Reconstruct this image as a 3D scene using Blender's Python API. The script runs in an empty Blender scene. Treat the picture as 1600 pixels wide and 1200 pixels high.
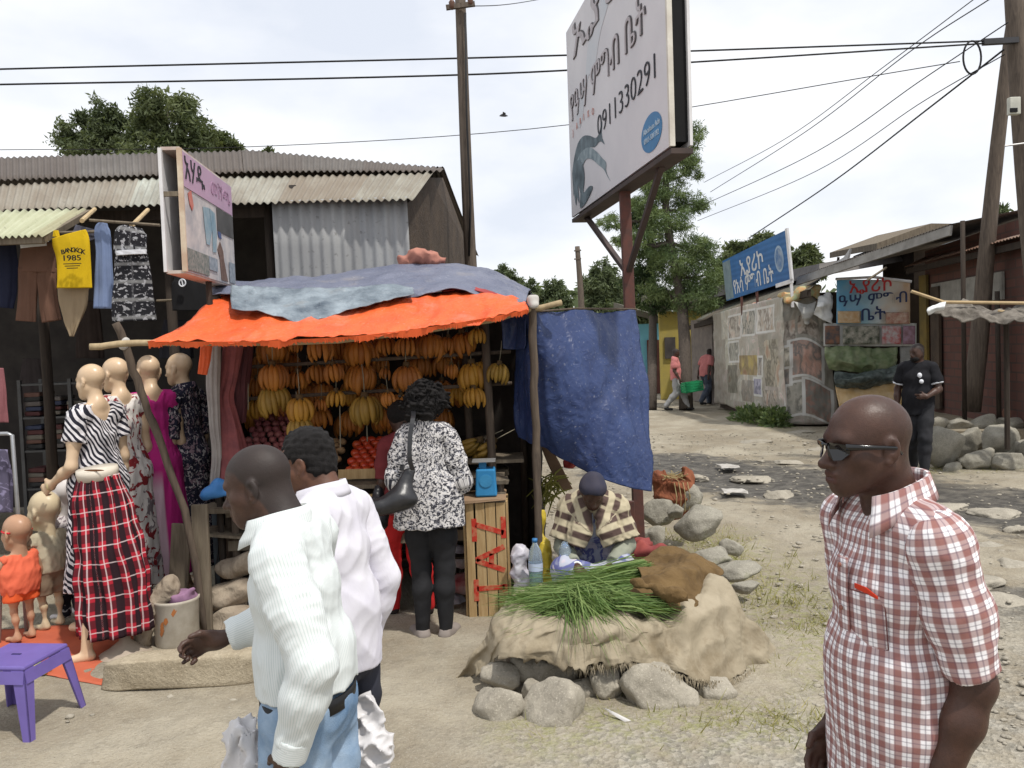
import bpy, math, random
import numpy as np
from mathutils import Vector, Matrix
sc = bpy.context.scene
C = sc.collection
R_ = math.radians
# ------------------------------------------------------------------ camera
CAMZ, FOC, PITCH, ROLL = 1.85, 1300.0, R_(2.42), R_(2.0)
_F = Vector((0, math.cos(PITCH), -math.sin(PITCH)))
_U0 = Vector((0, math.sin(PITCH), math.cos(PITCH)))
_R = Vector((1, 0, 0)) * math.cos(ROLL) - _U0 * math.sin(ROLL)
_U = _U0 * math.cos(ROLL) + Vector((1, 0, 0)) * math.sin(ROLL)
cam = bpy.data.objects.new('camera', bpy.data.cameras.new('camera'))
C.objects.link(cam)
cam.data.sensor_width = 36
cam.data.lens = 36 * FOC / 1600
cam.data.clip_start, cam.data.clip_end = 0.05, 3000
m = Matrix((_R, _U, -_F)).transposed().to_4x4()
m.translation = (0, 0, CAMZ)
cam.matrix_world = m
sc.camera = cam
# ------------------------------------------------------------------ sky, sun, exposure
SUN_DIR = Vector((0.30, -0.33, 0.895)).normalized()
sun = bpy.data.objects.new('sun', bpy.data.lights.new('sun', 'SUN'))
C.objects.link(sun)
sun.data.energy, sun.data.angle, sun.data.color = 3.25, R_(2.5), (1, 0.955, 0.88)
sun.rotation_euler = SUN_DIR.to_track_quat('Z', 'Y').to_euler()
W = bpy.data.worlds.new('World'); sc.world = W; W.use_nodes = True
nt = W.node_tree; nt.nodes.clear()
out = nt.nodes.new('ShaderNodeOutputWorld'); bg = nt.nodes.new('ShaderNodeBackground')
bg.inputs['Strength'].default_value = 0.112
sky = nt.nodes.new('ShaderNodeTexSky'); sky.sky_type = 'NISHITA'; sky.sun_disc = False
sky.sun_elevation = math.asin(SUN_DIR.z); sky.sun_rotation = math.atan2(SUN_DIR.x, SUN_DIR.y)
tc = nt.nodes.new('ShaderNodeTexCoord')
mp = nt.nodes.new('ShaderNodeMapping'); mp.inputs['Scale'].default_value = (1, 1, 2.2); mp.inputs['Location'].default_value = (0.3, 0.2, 0.12)
nz = nt.nodes.new('ShaderNodeTexNoise'); nz.inputs['Scale'].default_value = 2.6; nz.inputs['Detail'].default_value = 7; nz.inputs['Roughness'].default_value = 0.5
cr = nt.nodes.new('ShaderNodeValToRGB')
cr.color_ramp.elements[0].position = 0.36; cr.color_ramp.elements[0].color = (7.2, 7.6, 8.4, 1)
cr.color_ramp.elements[1].position = 0.57; cr.color_ramp.elements[1].color = (9.6, 9.65, 9.8, 1)
mx = nt.nodes.new('ShaderNodeMixRGB'); mx.inputs[0].default_value = 0.9
L = nt.links.new
L(tc.outputs['Generated'], mp.inputs[0]); L(mp.outputs[0], nz.inputs['Vector']); L(nz.outputs['Fac'], cr.inputs[0])
L(sky.outputs[0], mx.inputs[1]); L(cr.outputs[0], mx.inputs[2]); L(mx.outputs[0], bg.inputs['Color']); L(bg.outputs[0], out.inputs[0])
sc.view_settings.view_transform = 'Standard'; sc.view_settings.look = 'None'
sc.view_settings.exposure = 0.1; sc.view_settings.gamma = 1.0
sc.cycles.max_bounces = 6; sc.cycles.diffuse_bounces = 3; sc.cycles.glossy_bounces = 2; sc.cycles.transmission_bounces = 4; sc.cycles.transparent_max_bounces = 8
try:
    sc.cycles.use_denoising = True
except Exception:
    pass

# ------------------------------------------------------------------ placing
def at(px, py, Y):
    d = _R * ((px - 800) / FOC) + _U * ((600 - py) / FOC) + _F
    return Vector((d.x / d.y * Y, Y, CAMZ + d.z / d.y * Y))
def gp(px, py, z=0.0):
    d = _R * ((px - 800) / FOC) + _U * ((600 - py) / FOC) + _F
    s = (z - CAMZ) / d.z
    return Vector((d.x * s, d.y * s, z))
rnd = random.Random(7)
nprs = np.random.RandomState(11)

# ------------------------------------------------------------------ objects
def tag(o, label=None, cat=None, group=None, kind=None):
    for k, v in (('label', label), ('category', cat), ('group', group), ('kind', kind)):
        if v: o[k] = v
    return o
def thing(name, label, cat, loc, group=None, kind=None):
    o = bpy.data.objects.new(name, None); C.objects.link(o)
    o.location = loc; o.empty_display_size = 0.1
    return tag(o, label, cat, group, kind)
def mesh_np(name, V, F, pc=None, smooth=True, attrs=None):
    me = bpy.data.meshes.new(name)
    V = np.asarray(V, dtype=np.float32)
    if isinstance(F, np.ndarray):
        m_, k_ = F.shape
        me.vertices.add(len(V)); me.vertices.foreach_set('co', V.ravel())
        me.loops.add(m_ * k_); me.loops.foreach_set('vertex_index', F.astype(np.int32).ravel())
        me.polygons.add(m_); me.polygons.foreach_set('loop_start', np.arange(0, m_ * k_, k_, dtype=np.int32))
        me.update(calc_edges=True)
    else:
        me.from_pydata([tuple(v) for v in V.tolist()], [], F)
        me.update()
    if pc is not None:
        a = me.attributes.new('pc', 'FLOAT_VECTOR', 'POINT')
        a.data.foreach_set('vector', np.asarray(pc, dtype=np.float32).ravel())
    for k, v in (attrs or {}).items():
        a = me.attributes.new(k, 'FLOAT', 'POINT')
        a.data.foreach_set('value', np.asarray(v, dtype=np.float32).ravel())
    me.polygons.foreach_set('use_smooth', np.full(len(me.polygons), smooth, dtype=bool))
    return me
def wloc(o):
    p = Vector(o.location)
    while o.parent is not None:
        o = o.parent; p = p + Vector(o.location)
    return p
def obj(name, V, F, mat, parent=None, loc=None, pc=None, smooth=True, attrs=None, solid=0, mats=None, midx=None, bevel=0):
    """V in world coordinates. parent: its world place is subtracted."""
    V = np.asarray(V, dtype=np.float64).reshape(-1, 3)
    if parent is not None:
        o_loc = wloc(parent)
    elif loc is not None:
        o_loc = Vector(loc)
    else:
        lo, hi = V.min(0), V.max(0)
        o_loc = Vector(((lo[0] + hi[0]) / 2, (lo[1] + hi[1]) / 2, lo[2]))
    me = mesh_np(name, V - np.array(o_loc), F, pc, smooth, attrs)
    for mm in (mats or [mat]):
        me.materials.append(mm)
    if midx is not None:
        me.polygons.foreach_set('material_index', np.asarray(midx, dtype=np.int32))
    o = bpy.data.objects.new(name, me); C.objects.link(o)
    if parent is not None:
        o.parent = parent
    else:
        o.location = o_loc
    if bevel:
        b = o.modifiers.new('bevel', 'BEVEL'); b.width = bevel; b.segments = 2; b.limit_method = 'ANGLE'; b.angle_limit = 0.6
    if solid:
        s = o.modifiers.new('solid', 'SOLIDIFY'); s.thickness = abs(solid); s.offset = 0
    return o
def copy_tree(o, parent=None, loc=None):
    c = o.copy(); C.objects.link(c)
    if parent is not None: c.parent = parent
    if loc is not None: c.location = loc
    for ch in list(o.children):
        copy_tree(ch, c)
    return c

class G:
    """collects faces of one mesh"""
    def __init__(s): s.V = []; s.F = []; s.PC = []
    def add(s, V, F, pc=None):
        n = len(s.V)
        s.V += [tuple(v) for v in V]
        s.F += [tuple(i + n for i in f) for f in F]
        s.PC += [tuple(p) for p in (pc if pc is not None else V)]
    def box(s, c, size, X=(1, 0, 0), Y=(0, 1, 0), Z=(0, 0, 1), jit=0):
        c = Vector(c); X = Vector(X) * size[0] / 2; Y = Vector(Y) * size[1] / 2; Z = Vector(Z) * size[2] / 2
        V = [c + X * i + Y * j + Z * k + Vector((rnd.uniform(-jit, jit), rnd.uniform(-jit, jit), rnd.uniform(-jit, jit))) for i in (-1, 1) for j in (-1, 1) for k in (-1, 1)]
        s.add(V, [(0, 1, 3, 2), (4, 6, 7, 5), (0, 4, 5, 1), (2, 3, 7, 6), (0, 2, 6, 4), (1, 5, 7, 3)])
        return s
    def bar(s, p0, p1, w, h, up=(0, 0, 1)):
        p0, p1 = Vector(p0), Vector(p1); d = (p1 - p0); l = d.length; d = d / l
        up = Vector(up)
        if abs(d.dot(up)) > .98: up = Vector((0, 1, 0))
        x = d.cross(up).normalized(); z = x.cross(d)
        return s.box((p0 + p1) / 2, (l, w, h), d, x, z)
    def tube(s, path, rad, n=10, cap=True, flat=1.0, twist=0):
        path = [Vector(p) for p in path]; m_ = len(path)
        if not hasattr(rad, '__len__'): rad = [rad] * m_
        V = []; ref = None
        for i, p in enumerate(path):
            d = (path[min(i + 1, m_ - 1)] - path[max(i - 1, 0)]).normalized()
            if ref is None:
                ref = Vector((0, 0, 1)) if abs(d.z) < .9 else Vector((0, 1, 0))
            x = d.cross(ref).normalized(); ref = x.cross(d).normalized()
            for j in range(n):
                a = 2 * math.pi * j / n + twist
                V.append(p + x * (math.cos(a) * rad[i]) + ref * (math.sin(a) * rad[i] * flat))
        Fc = [(i * n + j, i * n + (j + 1) % n, (i + 1) * n + (j + 1) % n, (i + 1) * n + j) for i in range(m_ - 1) for j in range(n)]
        if cap:
            Fc.append(tuple(range(n - 1, -1, -1))); Fc.append(tuple((m_ - 1) * n + j for j in range(n)))
        s.add(V, Fc); return s
    def lathe(s, c, prof, n=24, axis=(0, 0, 1), cap=True):
        c = Vector(c); ax = Vector(axis).normalized()
        x = ax.orthogonal().normalized(); y = ax.cross(x)
        V = [c + ax * z + (x * math.cos(2 * math.pi * j / n) + y * math.sin(2 * math.pi * j / n)) * r for r, z in prof for j in range(n)]
        m_ = len(prof)
        Fc = [(i * n + j, i * n + (j + 1) % n, (i + 1) * n + (j + 1) % n, (i + 1) * n + j) for i in range(m_ - 1) for j in range(n)]
        if cap:
            Fc.append(tuple(range(n - 1, -1, -1))); Fc.append(tuple((m_ - 1) * n + j for j in range(n)))
        s.add(V, Fc); return s
    def prism(s, pts, off):
        """flat outline pts (3D) pushed by off"""
        n = len(pts); off = Vector(off)
        V = [Vector(p) for p in pts] + [Vector(p) + off for p in pts]
        s.add(V, [tuple(range(n - 1, -1, -1)), tuple(range(n, 2 * n))] + [(i, (i + 1) % n, n + (i + 1) % n, n + i) for i in range(n)]); return s
    def grid(s, P, pc=None):
        nu, nv = len(P), len(P[0])
        s.add([p for r in P for p in r], [(i * nv + j, (i + 1) * nv + j, (i + 1) * nv + j + 1, i * nv + j + 1) for i in range(nu - 1) for j in range(nv - 1)], pc); return s
    def obj(s, name, mat, parent=None, smooth=False, **k):
        return obj(name, s.V, s.F, mat, parent, smooth=smooth, pc=(s.PC if k.pop('usepc', False) else None), **k)

def catmull(P, n):
    """P: (m,3) array -> n points along it"""
    P = np.asarray(P, float); m_ = len(P)
    if m_ == 2:
        t = np.linspace(0, 1, n).reshape((-1,) + (1,) * (P.ndim - 1)); return P[0] * (1 - t) + P[1] * t
    Q = np.concatenate([(2 * P[0] - P[1])[None], P, (2 * P[-1] - P[-2])[None]])
    t = np.linspace(0, m_ - 1 - 1e-6, n); i = t.astype(int); f = (t - i)
    f = f.reshape((-1,) + (1,) * (P.ndim - 1))
    a, b, c, d = Q[i], Q[i + 1], Q[i + 2], Q[i + 3]
    return .5 * (2 * b + (c - a) * f + (2 * a - 5 * b + 4 * c - d) * f * f + (3 * b - a - 3 * c + d) * f ** 3)
def snoise(P, scale, seed=0, n=7):
    """cheap smooth noise in -1..1 of points (…,3)"""
    r = np.random.RandomState(seed); P = np.asarray(P, dtype=np.float32)
    o = np.zeros(P.shape[:-1], dtype=np.float32)
    for i in range(n):
        k = r.normal(size=3); k = k / np.linalg.norm(k) * scale * r.uniform(.6, 1.5)
        o += np.sin(P @ k.astype(np.float32) + np.float32(r.uniform(0, 6.28)))
    return o / (n ** .5 * .9)
def sheet(name, ctrl, nu, nv, mat, parent=None, wr=0.01, wscale=14, seed=0, stretch=(1, 1, 1), solid=.004, extra=None, edge_jag=0, **k):
    """cloth from a grid of control points ctrl[i][j] (world)"""
    P = np.array([[tuple(p) for p in r] for r in ctrl], float)
    P = catmull(P, nu)
    P = np.swapaxes(catmull(np.swapaxes(P, 0, 1), nv), 0, 1)
    du = np.gradient(P, axis=0); dv = np.gradient(P, axis=1)
    N = np.cross(du, dv); N /= np.linalg.norm(N, axis=2, keepdims=True) + 1e-9
    q = P * np.array(stretch)
    q = q + .03 * np.stack([snoise(q, 9, seed + 21), snoise(q, 9, seed + 22), snoise(q, 9, seed + 23)], -1)
    w = snoise(q, wscale, seed) * .55 + snoise(q, wscale * 2.6, seed + 1) * .22
    w = w + .55 * (.6 - np.abs(snoise(q, wscale * 1.5, seed + 2, 4))) + .30 * (.6 - np.abs(snoise(q, wscale * 3.4, seed + 3, 4))) + .13 * (.6 - np.abs(snoise(q, wscale * 7, seed + 4, 4)))
    P = P + N * (w * wr)[..., None]
    if extra is not None: P = extra(P)
    if edge_jag:
        jj = snoise(P, 90, seed + 5) * edge_jag
        P[-1] += (P[-1] - P[-2]) / (np.linalg.norm(P[-1] - P[-2], axis=1, keepdims=True) + 1e-9) * jj[-1][:, None]
    lu = np.linalg.norm(du, axis=2).cumsum(0); lv = np.linalg.norm(dv, axis=2).cumsum(1)
    pc = np.stack([lv, lu, np.zeros_like(lu)], -1).reshape(-1, 3)
    idx = np.arange(nu * nv).reshape(nu, nv)
    F = np.stack([idx[:-1, :-1], idx[1:, :-1], idx[1:, 1:], idx[:-1, 1:]], -1).reshape(-1, 4)
    return obj(name, P.reshape(-1, 3), F, mat, parent, pc=pc, solid=solid, **k)

# ------------------------------------------------------------------ materials
_M = {}
class NB:
    def __init__(s, name, rough=.85, metal=0.0, spec=.3):
        s.m = bpy.data.materials.new(name); s.m.use_nodes = True; s.t = s.m.node_tree
        s.b = s.t.nodes['Principled BSDF']
        s.b.inputs['Roughness'].default_value = rough; s.b.inputs['Metallic'].default_value = metal
        s.b.inputs['Specular IOR Level'].default_value = spec
        s._tc = None
    def n(s, t, **k):
        x = s.t.nodes.new(t)
        for a, v in k.items(): setattr(x, a, v)
        return x
    def l(s, a, b): s.t.links.new(a, b)
    def coord(s, which='Object'):
        if which == 'pc':
            x = s.n('ShaderNodeAttribute'); x.attribute_name = 'pc'; return x.outputs['Vector']
        if s._tc is None: s._tc = s.n('ShaderNodeTexCoord')
        return s._tc.outputs[which]
    def mapping(s, v, scale=(1, 1, 1), loc=(0, 0, 0), rot=(0, 0, 0)):
        x = s.n('ShaderNodeMapping'); x.inputs['Scale'].default_value = scale; x.inputs['Location'].default_value = loc; x.inputs['Rotation'].default_value = rot
        s.l(v, x.inputs[0]); return x.outputs[0]
    def noise(s, v, scale, detail=4, rough=.55, dist=0):
        x = s.n('ShaderNodeTexNoise'); x.inputs['Scale'].default_value = scale; x.inputs['Detail'].default_value = detail
        x.inputs['Roughness'].default_value = rough; x.inputs['Distortion'].default_value = dist
        s.l(v, x.inputs['Vector']); return x.outputs['Fac']
    def creases(s, v, scale):
        a = s.noise(s.mapping(v, (1, 1, .55)), scale, 2, .45, .9)
        b = s.noise(s.mapping(v, (1, 1, .8), (3, 1, 2)), scale * 2.3, 2, .45, .9)
        r = lambda f: s.math('SUBTRACT', 1.0, s.math('MULTIPLY', s.math('ABSOLUTE', s.math('SUBTRACT', f, .5)), 5.0, True))
        return s.math('ADD', r(a), s.math('MULTIPLY', r(b), .45))
    def vor(s, v, scale, out='Distance', feature='F1', rnd_=1):
        x = s.n('ShaderNodeTexVoronoi', feature=feature); x.inputs['Scale'].default_value = scale; x.inputs['Randomness'].default_value = rnd_
        s.l(v, x.inputs['Vector']); return x.outputs[out]
    def ramp(s, v, stops, interp='LINEAR'):
        x = s.n('ShaderNodeValToRGB'); x.color_ramp.interpolation = interp
        e = x.color_ramp.elements
        while len(e) > 1: e.remove(e[-1])
        for i, (p, c) in enumerate(stops):
            q = e[0] if i == 0 else e.new(p)
            q.position = p; q.color = (c, c, c, 1) if not hasattr(c, '__len__') else (*c[:3], 1)
        s.l(v, x.inputs[0]); return x.outputs['Color']
    def mix(s, f, a, b, mode='MIX'):
        x = s.n('ShaderNodeMixRGB', blend_type=mode)
        for i, v in ((0, f), (1, a), (2, b)):
            if isinstance(v, (int, float)): x.inputs[i].default_value = v if i == 0 else (v, v, v, 1)
            elif isinstance(v, tuple): x.inputs[i].default_value = (*v[:3], 1)
            else: s.l(v, x.inputs[i])
        return x.outputs[0]
    def math(s, op, a, b=None, clamp=False):
        x = s.n('ShaderNodeMath', operation=op, use_clamp=clamp)
        for i, v in ((0, a), (1, b)):
            if v is None: continue
            if isinstance(v, (int, float)): x.inputs[i].default_value = v
            else: s.l(v, x.inputs[i])
        return x.outputs[0]
    def sep(s, v):
        x = s.n('ShaderNodeSeparateXYZ'); s.l(v, x.inputs[0]); return x.outputs
    def attr(s, name):
        x = s.n('ShaderNodeAttribute'); x.attribute_name = name; return x.outputs['Fac']
    def color(s, c):
        if isinstance(c, tuple): s.b.inputs['Base Color'].default_value = (*c[:3], 1)
        else: s.l(c, s.b.inputs['Base Color'])
        return s
    def bump(s, h, strength=.3, dist=.01):
        x = s.n('ShaderNodeBump'); x.inputs['Strength'].default_value = strength; x.inputs['Distance'].default_value = dist
        s.l(h, x.inputs['Height']); s.l(x.outputs[0], s.b.inputs['Normal']); return s
    def rough(s, v):
        s.l(v, s.b.inputs['Roughness']) if not isinstance(v, (int, float)) else setattr(s.b.inputs['Roughness'], 'default_value', v); return s
def M(name, c, c2=None, rough=.85, scale=6, bump=.25, bs=40, metal=0, spec=.25, var=.25, dist=.004, coord='Object', crease=0, stain=None):
    """general worn material: c to c2 in blotches, fine grain in the bump"""
    if name in _M: return _M[name]
    x = NB(name, rough, metal, spec)
    v = x.coord(coord)
    if c2 is None: c2 = tuple(q * (1 - var) for q in c)
    f = x.noise(v, scale, 6, .6)
    col = x.mix(x.ramp(f, [(.35, 0.0), (.65, 1.0)]), c, c2)
    if stain: col = x.mix(x.ramp(x.noise(v, scale * .6, 6, .7), [(.52, 0.), (.66, .85)]), col, stain)
    x.color(col)
    if crease:
        hgt = x.math('ADD', x.creases(v, crease), x.math('MULTIPLY', x.noise(v, bs, 5, .6), .12)); x.bump(hgt, .30, .02)
    elif bump: x.bump(x.noise(v, bs, 5, .6), bump, dist)
    _M[name] = x.m
    return x.m

# ------------------------------------------------------------------ writing
def lettering(name, text, mat, parent, o, X, Y, size, width=None, off=0.003, depth=.002, grow=0.0, align='LEFT'):
    """flat letters on a board: o lower-left point, X along the line, Y up the board (unit vectors)"""
    cu = bpy.data.curves.new('text', 'FONT'); cu.body = text; cu.size = 1; cu.extrude = 0.001; cu.offset = grow; cu.resolution_u = 3
    tmp = bpy.data.objects.new('text', cu); C.objects.link(tmp)
    dg = bpy.context.evaluated_depsgraph_get()
    me = bpy.data.meshes.new_from_object(tmp.evaluated_get(dg))
    V = np.empty(len(me.vertices) * 3, dtype=np.float32); me.vertices.foreach_get('co', V); V = V.reshape(-1, 3)
    F = [tuple(p.vertices) for p in me.polygons]
    bpy.data.objects.remove(tmp); bpy.data.curves.remove(cu); bpy.data.meshes.remove(me)
    if len(V) == 0: return None
    X = np.array(Vector(X).normalized()); Y_ = np.array(Vector(Y).normalized()); N = np.cross(X, Y_)
    s = size
    sx = s
    if width:
        ext = V[:, 0].max() - V[:, 0].min(); sx = width / ext
    x0 = V[:, 0].min() if align == 'LEFT' else (V[:, 0].min() + V[:, 0].max()) / 2
    P = np.array(Vector(o)) + np.outer((V[:, 0] - x0) * sx, X) + np.outer(V[:, 1] * s, Y_) + np.outer(off + (V[:, 2] / .001) * depth, N)
    # one mesh per written sign: loose pieces that overlap along the line belong together
    root = list(range(len(V)))
    def find(i):
        while root[i] != i: root[i] = root[root[i]]; i = root[i]
        return i
    for f in F:
        for k in f[1:]: root[find(k)] = find(f[0])
    isl = {}
    for i in range(len(V)): isl.setdefault(find(i), []).append(i)
    spans = sorted((V[v, 0].min(), V[v, 0].max(), r) for r, v in isl.items()); groups = []
    for a_, b_, r in spans:
        if groups and a_ < groups[-1][0] + .02: groups[-1][0] = max(groups[-1][0], b_); groups[-1][1].add(r)
        else: groups.append([b_, {r}])
    o_ = None
    for _, rs in groups:
        vs = [i for r in rs for i in isl[r]]; m_ = {v: k for k, v in enumerate(vs)}
        o_ = obj('letter', P[vs], [tuple(m_[i] for i in f) for f in F if f[0] in m_], mat, parent, smooth=False)
    return o_

# ------------------------------------------------------------------ smooth bodies (signed distance + surface nets)
class SDF:
    def __init__(s): s.P = []; s.disp = None; s.dmax = 0
    def cap(s, p0, p1, r0, r1=None, k=.02, q=1.0, side=(1, 0, 0), op='u'):
        p0 = np.array(p0, np.float32); p1 = np.array(p1, np.float32); r1 = r0 if r1 is None else r1
        if np.linalg.norm(p1 - p0) < 1e-6: p1 = p1 + np.float32([0, 0, 1e-4])
        sd = np.array(side, np.float32); sd = sd / (np.linalg.norm(sd) + 1e-9)
        c = (p0 + p1) / 2; br = np.linalg.norm(p1 - p0) / 2 + max(r0, r1) * max(1, q)
        def f(p):
            ba = p1 - p0; pa = p - p0
            t = np.clip((pa @ ba) / (ba @ ba), 0, 1)
            e = pa - t[..., None] * ba; r = r0 + (r1 - r0) * t
            d2 = np.einsum('...i,...i->...', e, e)
            if q == 1.0: return np.sqrt(d2) - r
            sx = e @ sd
            return (np.sqrt(np.maximum(sx * sx + (d2 - sx * sx) / (q * q), 0)) - r) * min(1.0, q)
        s.P.append((f, c, br, k, op)); return s
    def chain(s, pts, rad, **k):
        for i in range(len(pts) - 1): s.cap(pts[i], pts[i + 1], rad[i], rad[i + 1], **k)
        return s
    def ell(s, c, r, k=.02, Rm=None, op='u'):
        c = np.array(c, np.float32); r = np.array(r, np.float32) if hasattr(r, '__len__') else np.full(3, r, np.float32)
        Rn = np.eye(3, dtype=np.float32) if Rm is None else np.array(Rm, np.float32)
        def f(p):
            q = (p - c) @ Rn
            k0 = np.linalg.norm(q / r, axis=-1); k1 = np.linalg.norm(q / (r * r), axis=-1) + 1e-9
            return k0 * (k0 - 1) / k1
        s.P.append((f, c, float(r.max()), k, op)); return s
    def cut(s, o, n):
        """removes the side n points to"""
        o = np.array(o, np.float32); n = np.array(n, np.float32); n = n / np.linalg.norm(n)
        s.P.append((lambda p: (p - o) @ n, None, 0, 0, 'cut')); return s
    @staticmethod
    def _join(d, a, k, op):
        if op == 'cut': return np.maximum(d, a)
        if op == 'u':
            h = np.maximum(k - np.abs(d - a), 0) / k if k > 0 else 0
            return np.minimum(d, a) - h * h * k * .25
        a = -a
        h = np.maximum(k - np.abs(d - a), 0) / k if k > 0 else 0
        return np.maximum(d, a) + h * h * k * .25
    def mesh(s, h):
        B = 8; bs = h * B
        cs = [(c, r + k) for f, c, r, k, op in s.P if c is not None and op == 'u']
        lo = np.min([c - r for c, r in cs], 0) - 2 * h - s.dmax; hi = np.max([c + r for c, r in cs], 0) + 2 * h + s.dmax
        nb = np.maximum(np.ceil((hi - lo) / bs).astype(int), 1)
        ii = np.stack(np.meshgrid(*[np.arange(n) for n in nb], indexing='ij'), -1).reshape(-1, 3)
        cen = (lo + (ii + .5) * bs).astype(np.float32)
        d = np.full(len(cen), 1e3, np.float32)
        for f, c, r, k, op in s.P:
            if op == 'cut':
                continue
            if op == 's': continue
            d = s._join(d, f(cen), k, op)
        dk = d.copy()
        for f, c, r, k, op in s.P:
            if op == 'cut': dk = np.maximum(dk, f(cen))
        subs = [(c, r + k) for f, c, r, k, op in s.P if op == 's']
        lim = bs * .95 + s.dmax + .02
        keep = (np.abs(d) < lim) | ((np.abs(dk) < lim) & (d < lim))
        for c, r in subs: keep |= (np.linalg.norm(cen - c, axis=1) < r + bs) & (d < lim)
        ii = ii[keep]; cen = cen[keep]
        g = np.stack(np.meshgrid(*[np.arange(B + 1)] * 3, indexing='ij'), -1).reshape(-1, 3).astype(np.float32) * h
        org = (lo + ii * bs).astype(np.float32)
        P = org[:, None, :] + g[None]
        D = np.full(P.shape[:2], 1e3, np.float32)
        for f, c, r, k, op in s.P:
            if op == 'cut':
                D = np.maximum(D, f(P.reshape(-1, 3)).reshape(D.shape)); continue
            sel = np.nonzero(np.linalg.norm(cen - c, axis=1) < r + k + bs * .9 + s.dmax)[0]
            if len(sel) == 0: continue
            D[sel] = s._join(D[sel], f(P[sel].reshape(-1, 3)).reshape(len(sel), -1), k, op)
        if s.disp is not None:
            near = np.abs(D) < s.dmax + 3 * h
            D[near] += s.disp(P[near]).astype(np.float32)
        D = D.reshape(-1, B + 1, B + 1, B + 1)
        S = D < 0
        off = [(i, j, k) for i in (0, 1) for j in (0, 1) for k in (0, 1)]
        cnt = sum(S[:, i:i + B, j:j + B, k:k + B].astype(np.int8) for i, j, k in off)
        b, x, y, z = np.nonzero((cnt > 0) & (cnt < 8))
        cv = np.stack([D[b, x + i, y + j, z + k] for i, j, k in off], 1)
        acc = np.zeros((len(b), 3), np.float32); num = np.zeros(len(b), np.float32)
        for a in range(8):
            for e in range(a + 1, 8):
                oa, oe = np.array(off[a]), np.array(off[e])
                if np.abs(oa - oe).sum() != 1: continue
                va, ve = cv[:, a], cv[:, e]; mk = (va < 0) != (ve < 0)
                t = np.where(mk, va / np.where(mk, va - ve, 1), 0)
                acc += np.where(mk[:, None], oa + t[:, None] * (oe - oa), 0); num += mk
        V = org[b] + (np.stack([x, y, z], 1) + acc / num[:, None]) * h
        gx, gy, gz = (ii[b] * B + np.stack([x, y, z], 1)).T
        NY, NZ = nb[1] * B + 4, nb[2] * B + 4
        gid = ((gx.astype(np.int64) + 1) * NY + gy + 1) * NZ + gz + 1
        order = np.argsort(gid); V = V[order]; gid_s = gid[order]
        cvs = cv[order]
        faces = []
        st = [NY * NZ, NZ, 1]
        for ax in range(3):
            s0 = cvs[:, 0] < 0; s1 = cvs[:, [4, 2, 1][ax]] < 0
            e = np.nonzero(s0 != s1)[0]
            u, w = [(1, 2), (2, 0), (0, 1)][ax]
            ids = np.stack([gid_s[e], gid_s[e] - st[u], gid_s[e] - st[u] - st[w], gid_s[e] - st[w]], 1)
            pos = np.searchsorted(gid_s, ids); pos = np.minimum(pos, len(gid_s) - 1)
            ok = (gid_s[pos] == ids).all(1)
            q = pos[ok]; fl = ~s0[e][ok]
            q[fl] = q[fl][:, ::-1]
            faces.append(q)
        return V, np.vstack(faces)
# ================================================================== special materials
def mat_ground():
    x = NB('packed_dirt', .95, 0, .15); v = x.coord()
    n1 = x.noise(v, .9, 7, .62); n2 = x.noise(v, 7, 6, .6); n3 = x.noise(v, 55, 4, .6)
    c = x.mix(x.ramp(n1, [(.40, 0.), (.60, 1.)]), (.25, .21, .15), (.37, .33, .255))
    c = x.mix(x.ramp(n2, [(.5, 0.), (.72, .55)]), c, (.23, .2, .15))
    c = x.mix(x.ramp(x.noise(v, .55, 8, .72, .6), [(.50, 0.), (.60, .55)]), c, (.20, .17, .125))
    c = x.mix(x.ramp(x.noise(x.mapping(v, (1, 1, 1), (5, 2, 0)), 1.7, 8, .75), [(.60, 0.), (.68, .6)]), c, (.155, .125, .09))
    gr = x.attr('gravel')
    peb = x.vor(v, 42, 'Color'); pd = x.vor(v, 42)
    pebc = x.mix(x.ramp(x.sep(peb)[0], [(.2, 0.), (.9, 1.)]), (.20, .19, .165), (.40, .375, .32))
    gm = x.math('MULTIPLY', gr, x.ramp(n2, [(.35, .25), (.6, 1.)]), True)
    c = x.mix(gm, c, pebc)
    c = x.mix(x.math('MULTIPLY', x.attr('turf'), x.ramp(x.noise(v, 16, 5, .7), [(.46, 0.), (.62, .8)]), True), c, (.25, .25, .10))
    c = x.mix(x.ramp(x.noise(v, 130, 2), [(.60, 0.), (.66, .45)]), c, (.46, .43, .37))
    c = x.mix(x.ramp(x.noise(v, 85, 2), [(.62, 0.), (.70, .6)]), c, (.2, .17, .13))
    w = x.math('ADD', x.attr('wet'), x.math('MULTIPLY', x.math('SUBTRACT', x.noise(v, 2.6, 6, .65), .5), 1.7))
    wet = x.ramp(w, [(.42, 0.), (.56, .6), (.78, 1.)])
    c = x.mix(wet, c, x.mix(x.ramp(n2, [(.4, 0.), (.7, 1.)]), (.068, .063, .057), (.15, .138, .118)))
    x.color(c)
    x.rough(x.mix(x.math('MULTIPLY', wet, x.ramp(n2, [(.45, .55), (.62, 1.)])), (.95,) * 3, (.42,) * 3))
    h = x.math('ADD', x.math('MULTIPLY', n3, .5), x.math('ADD', x.math('MULTIPLY', n2, .8), x.math('MULTIPLY', x.math('MULTIPLY', pd, gr), .5)))
    x.bump(h, .8, .035)
    return x.m
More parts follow.
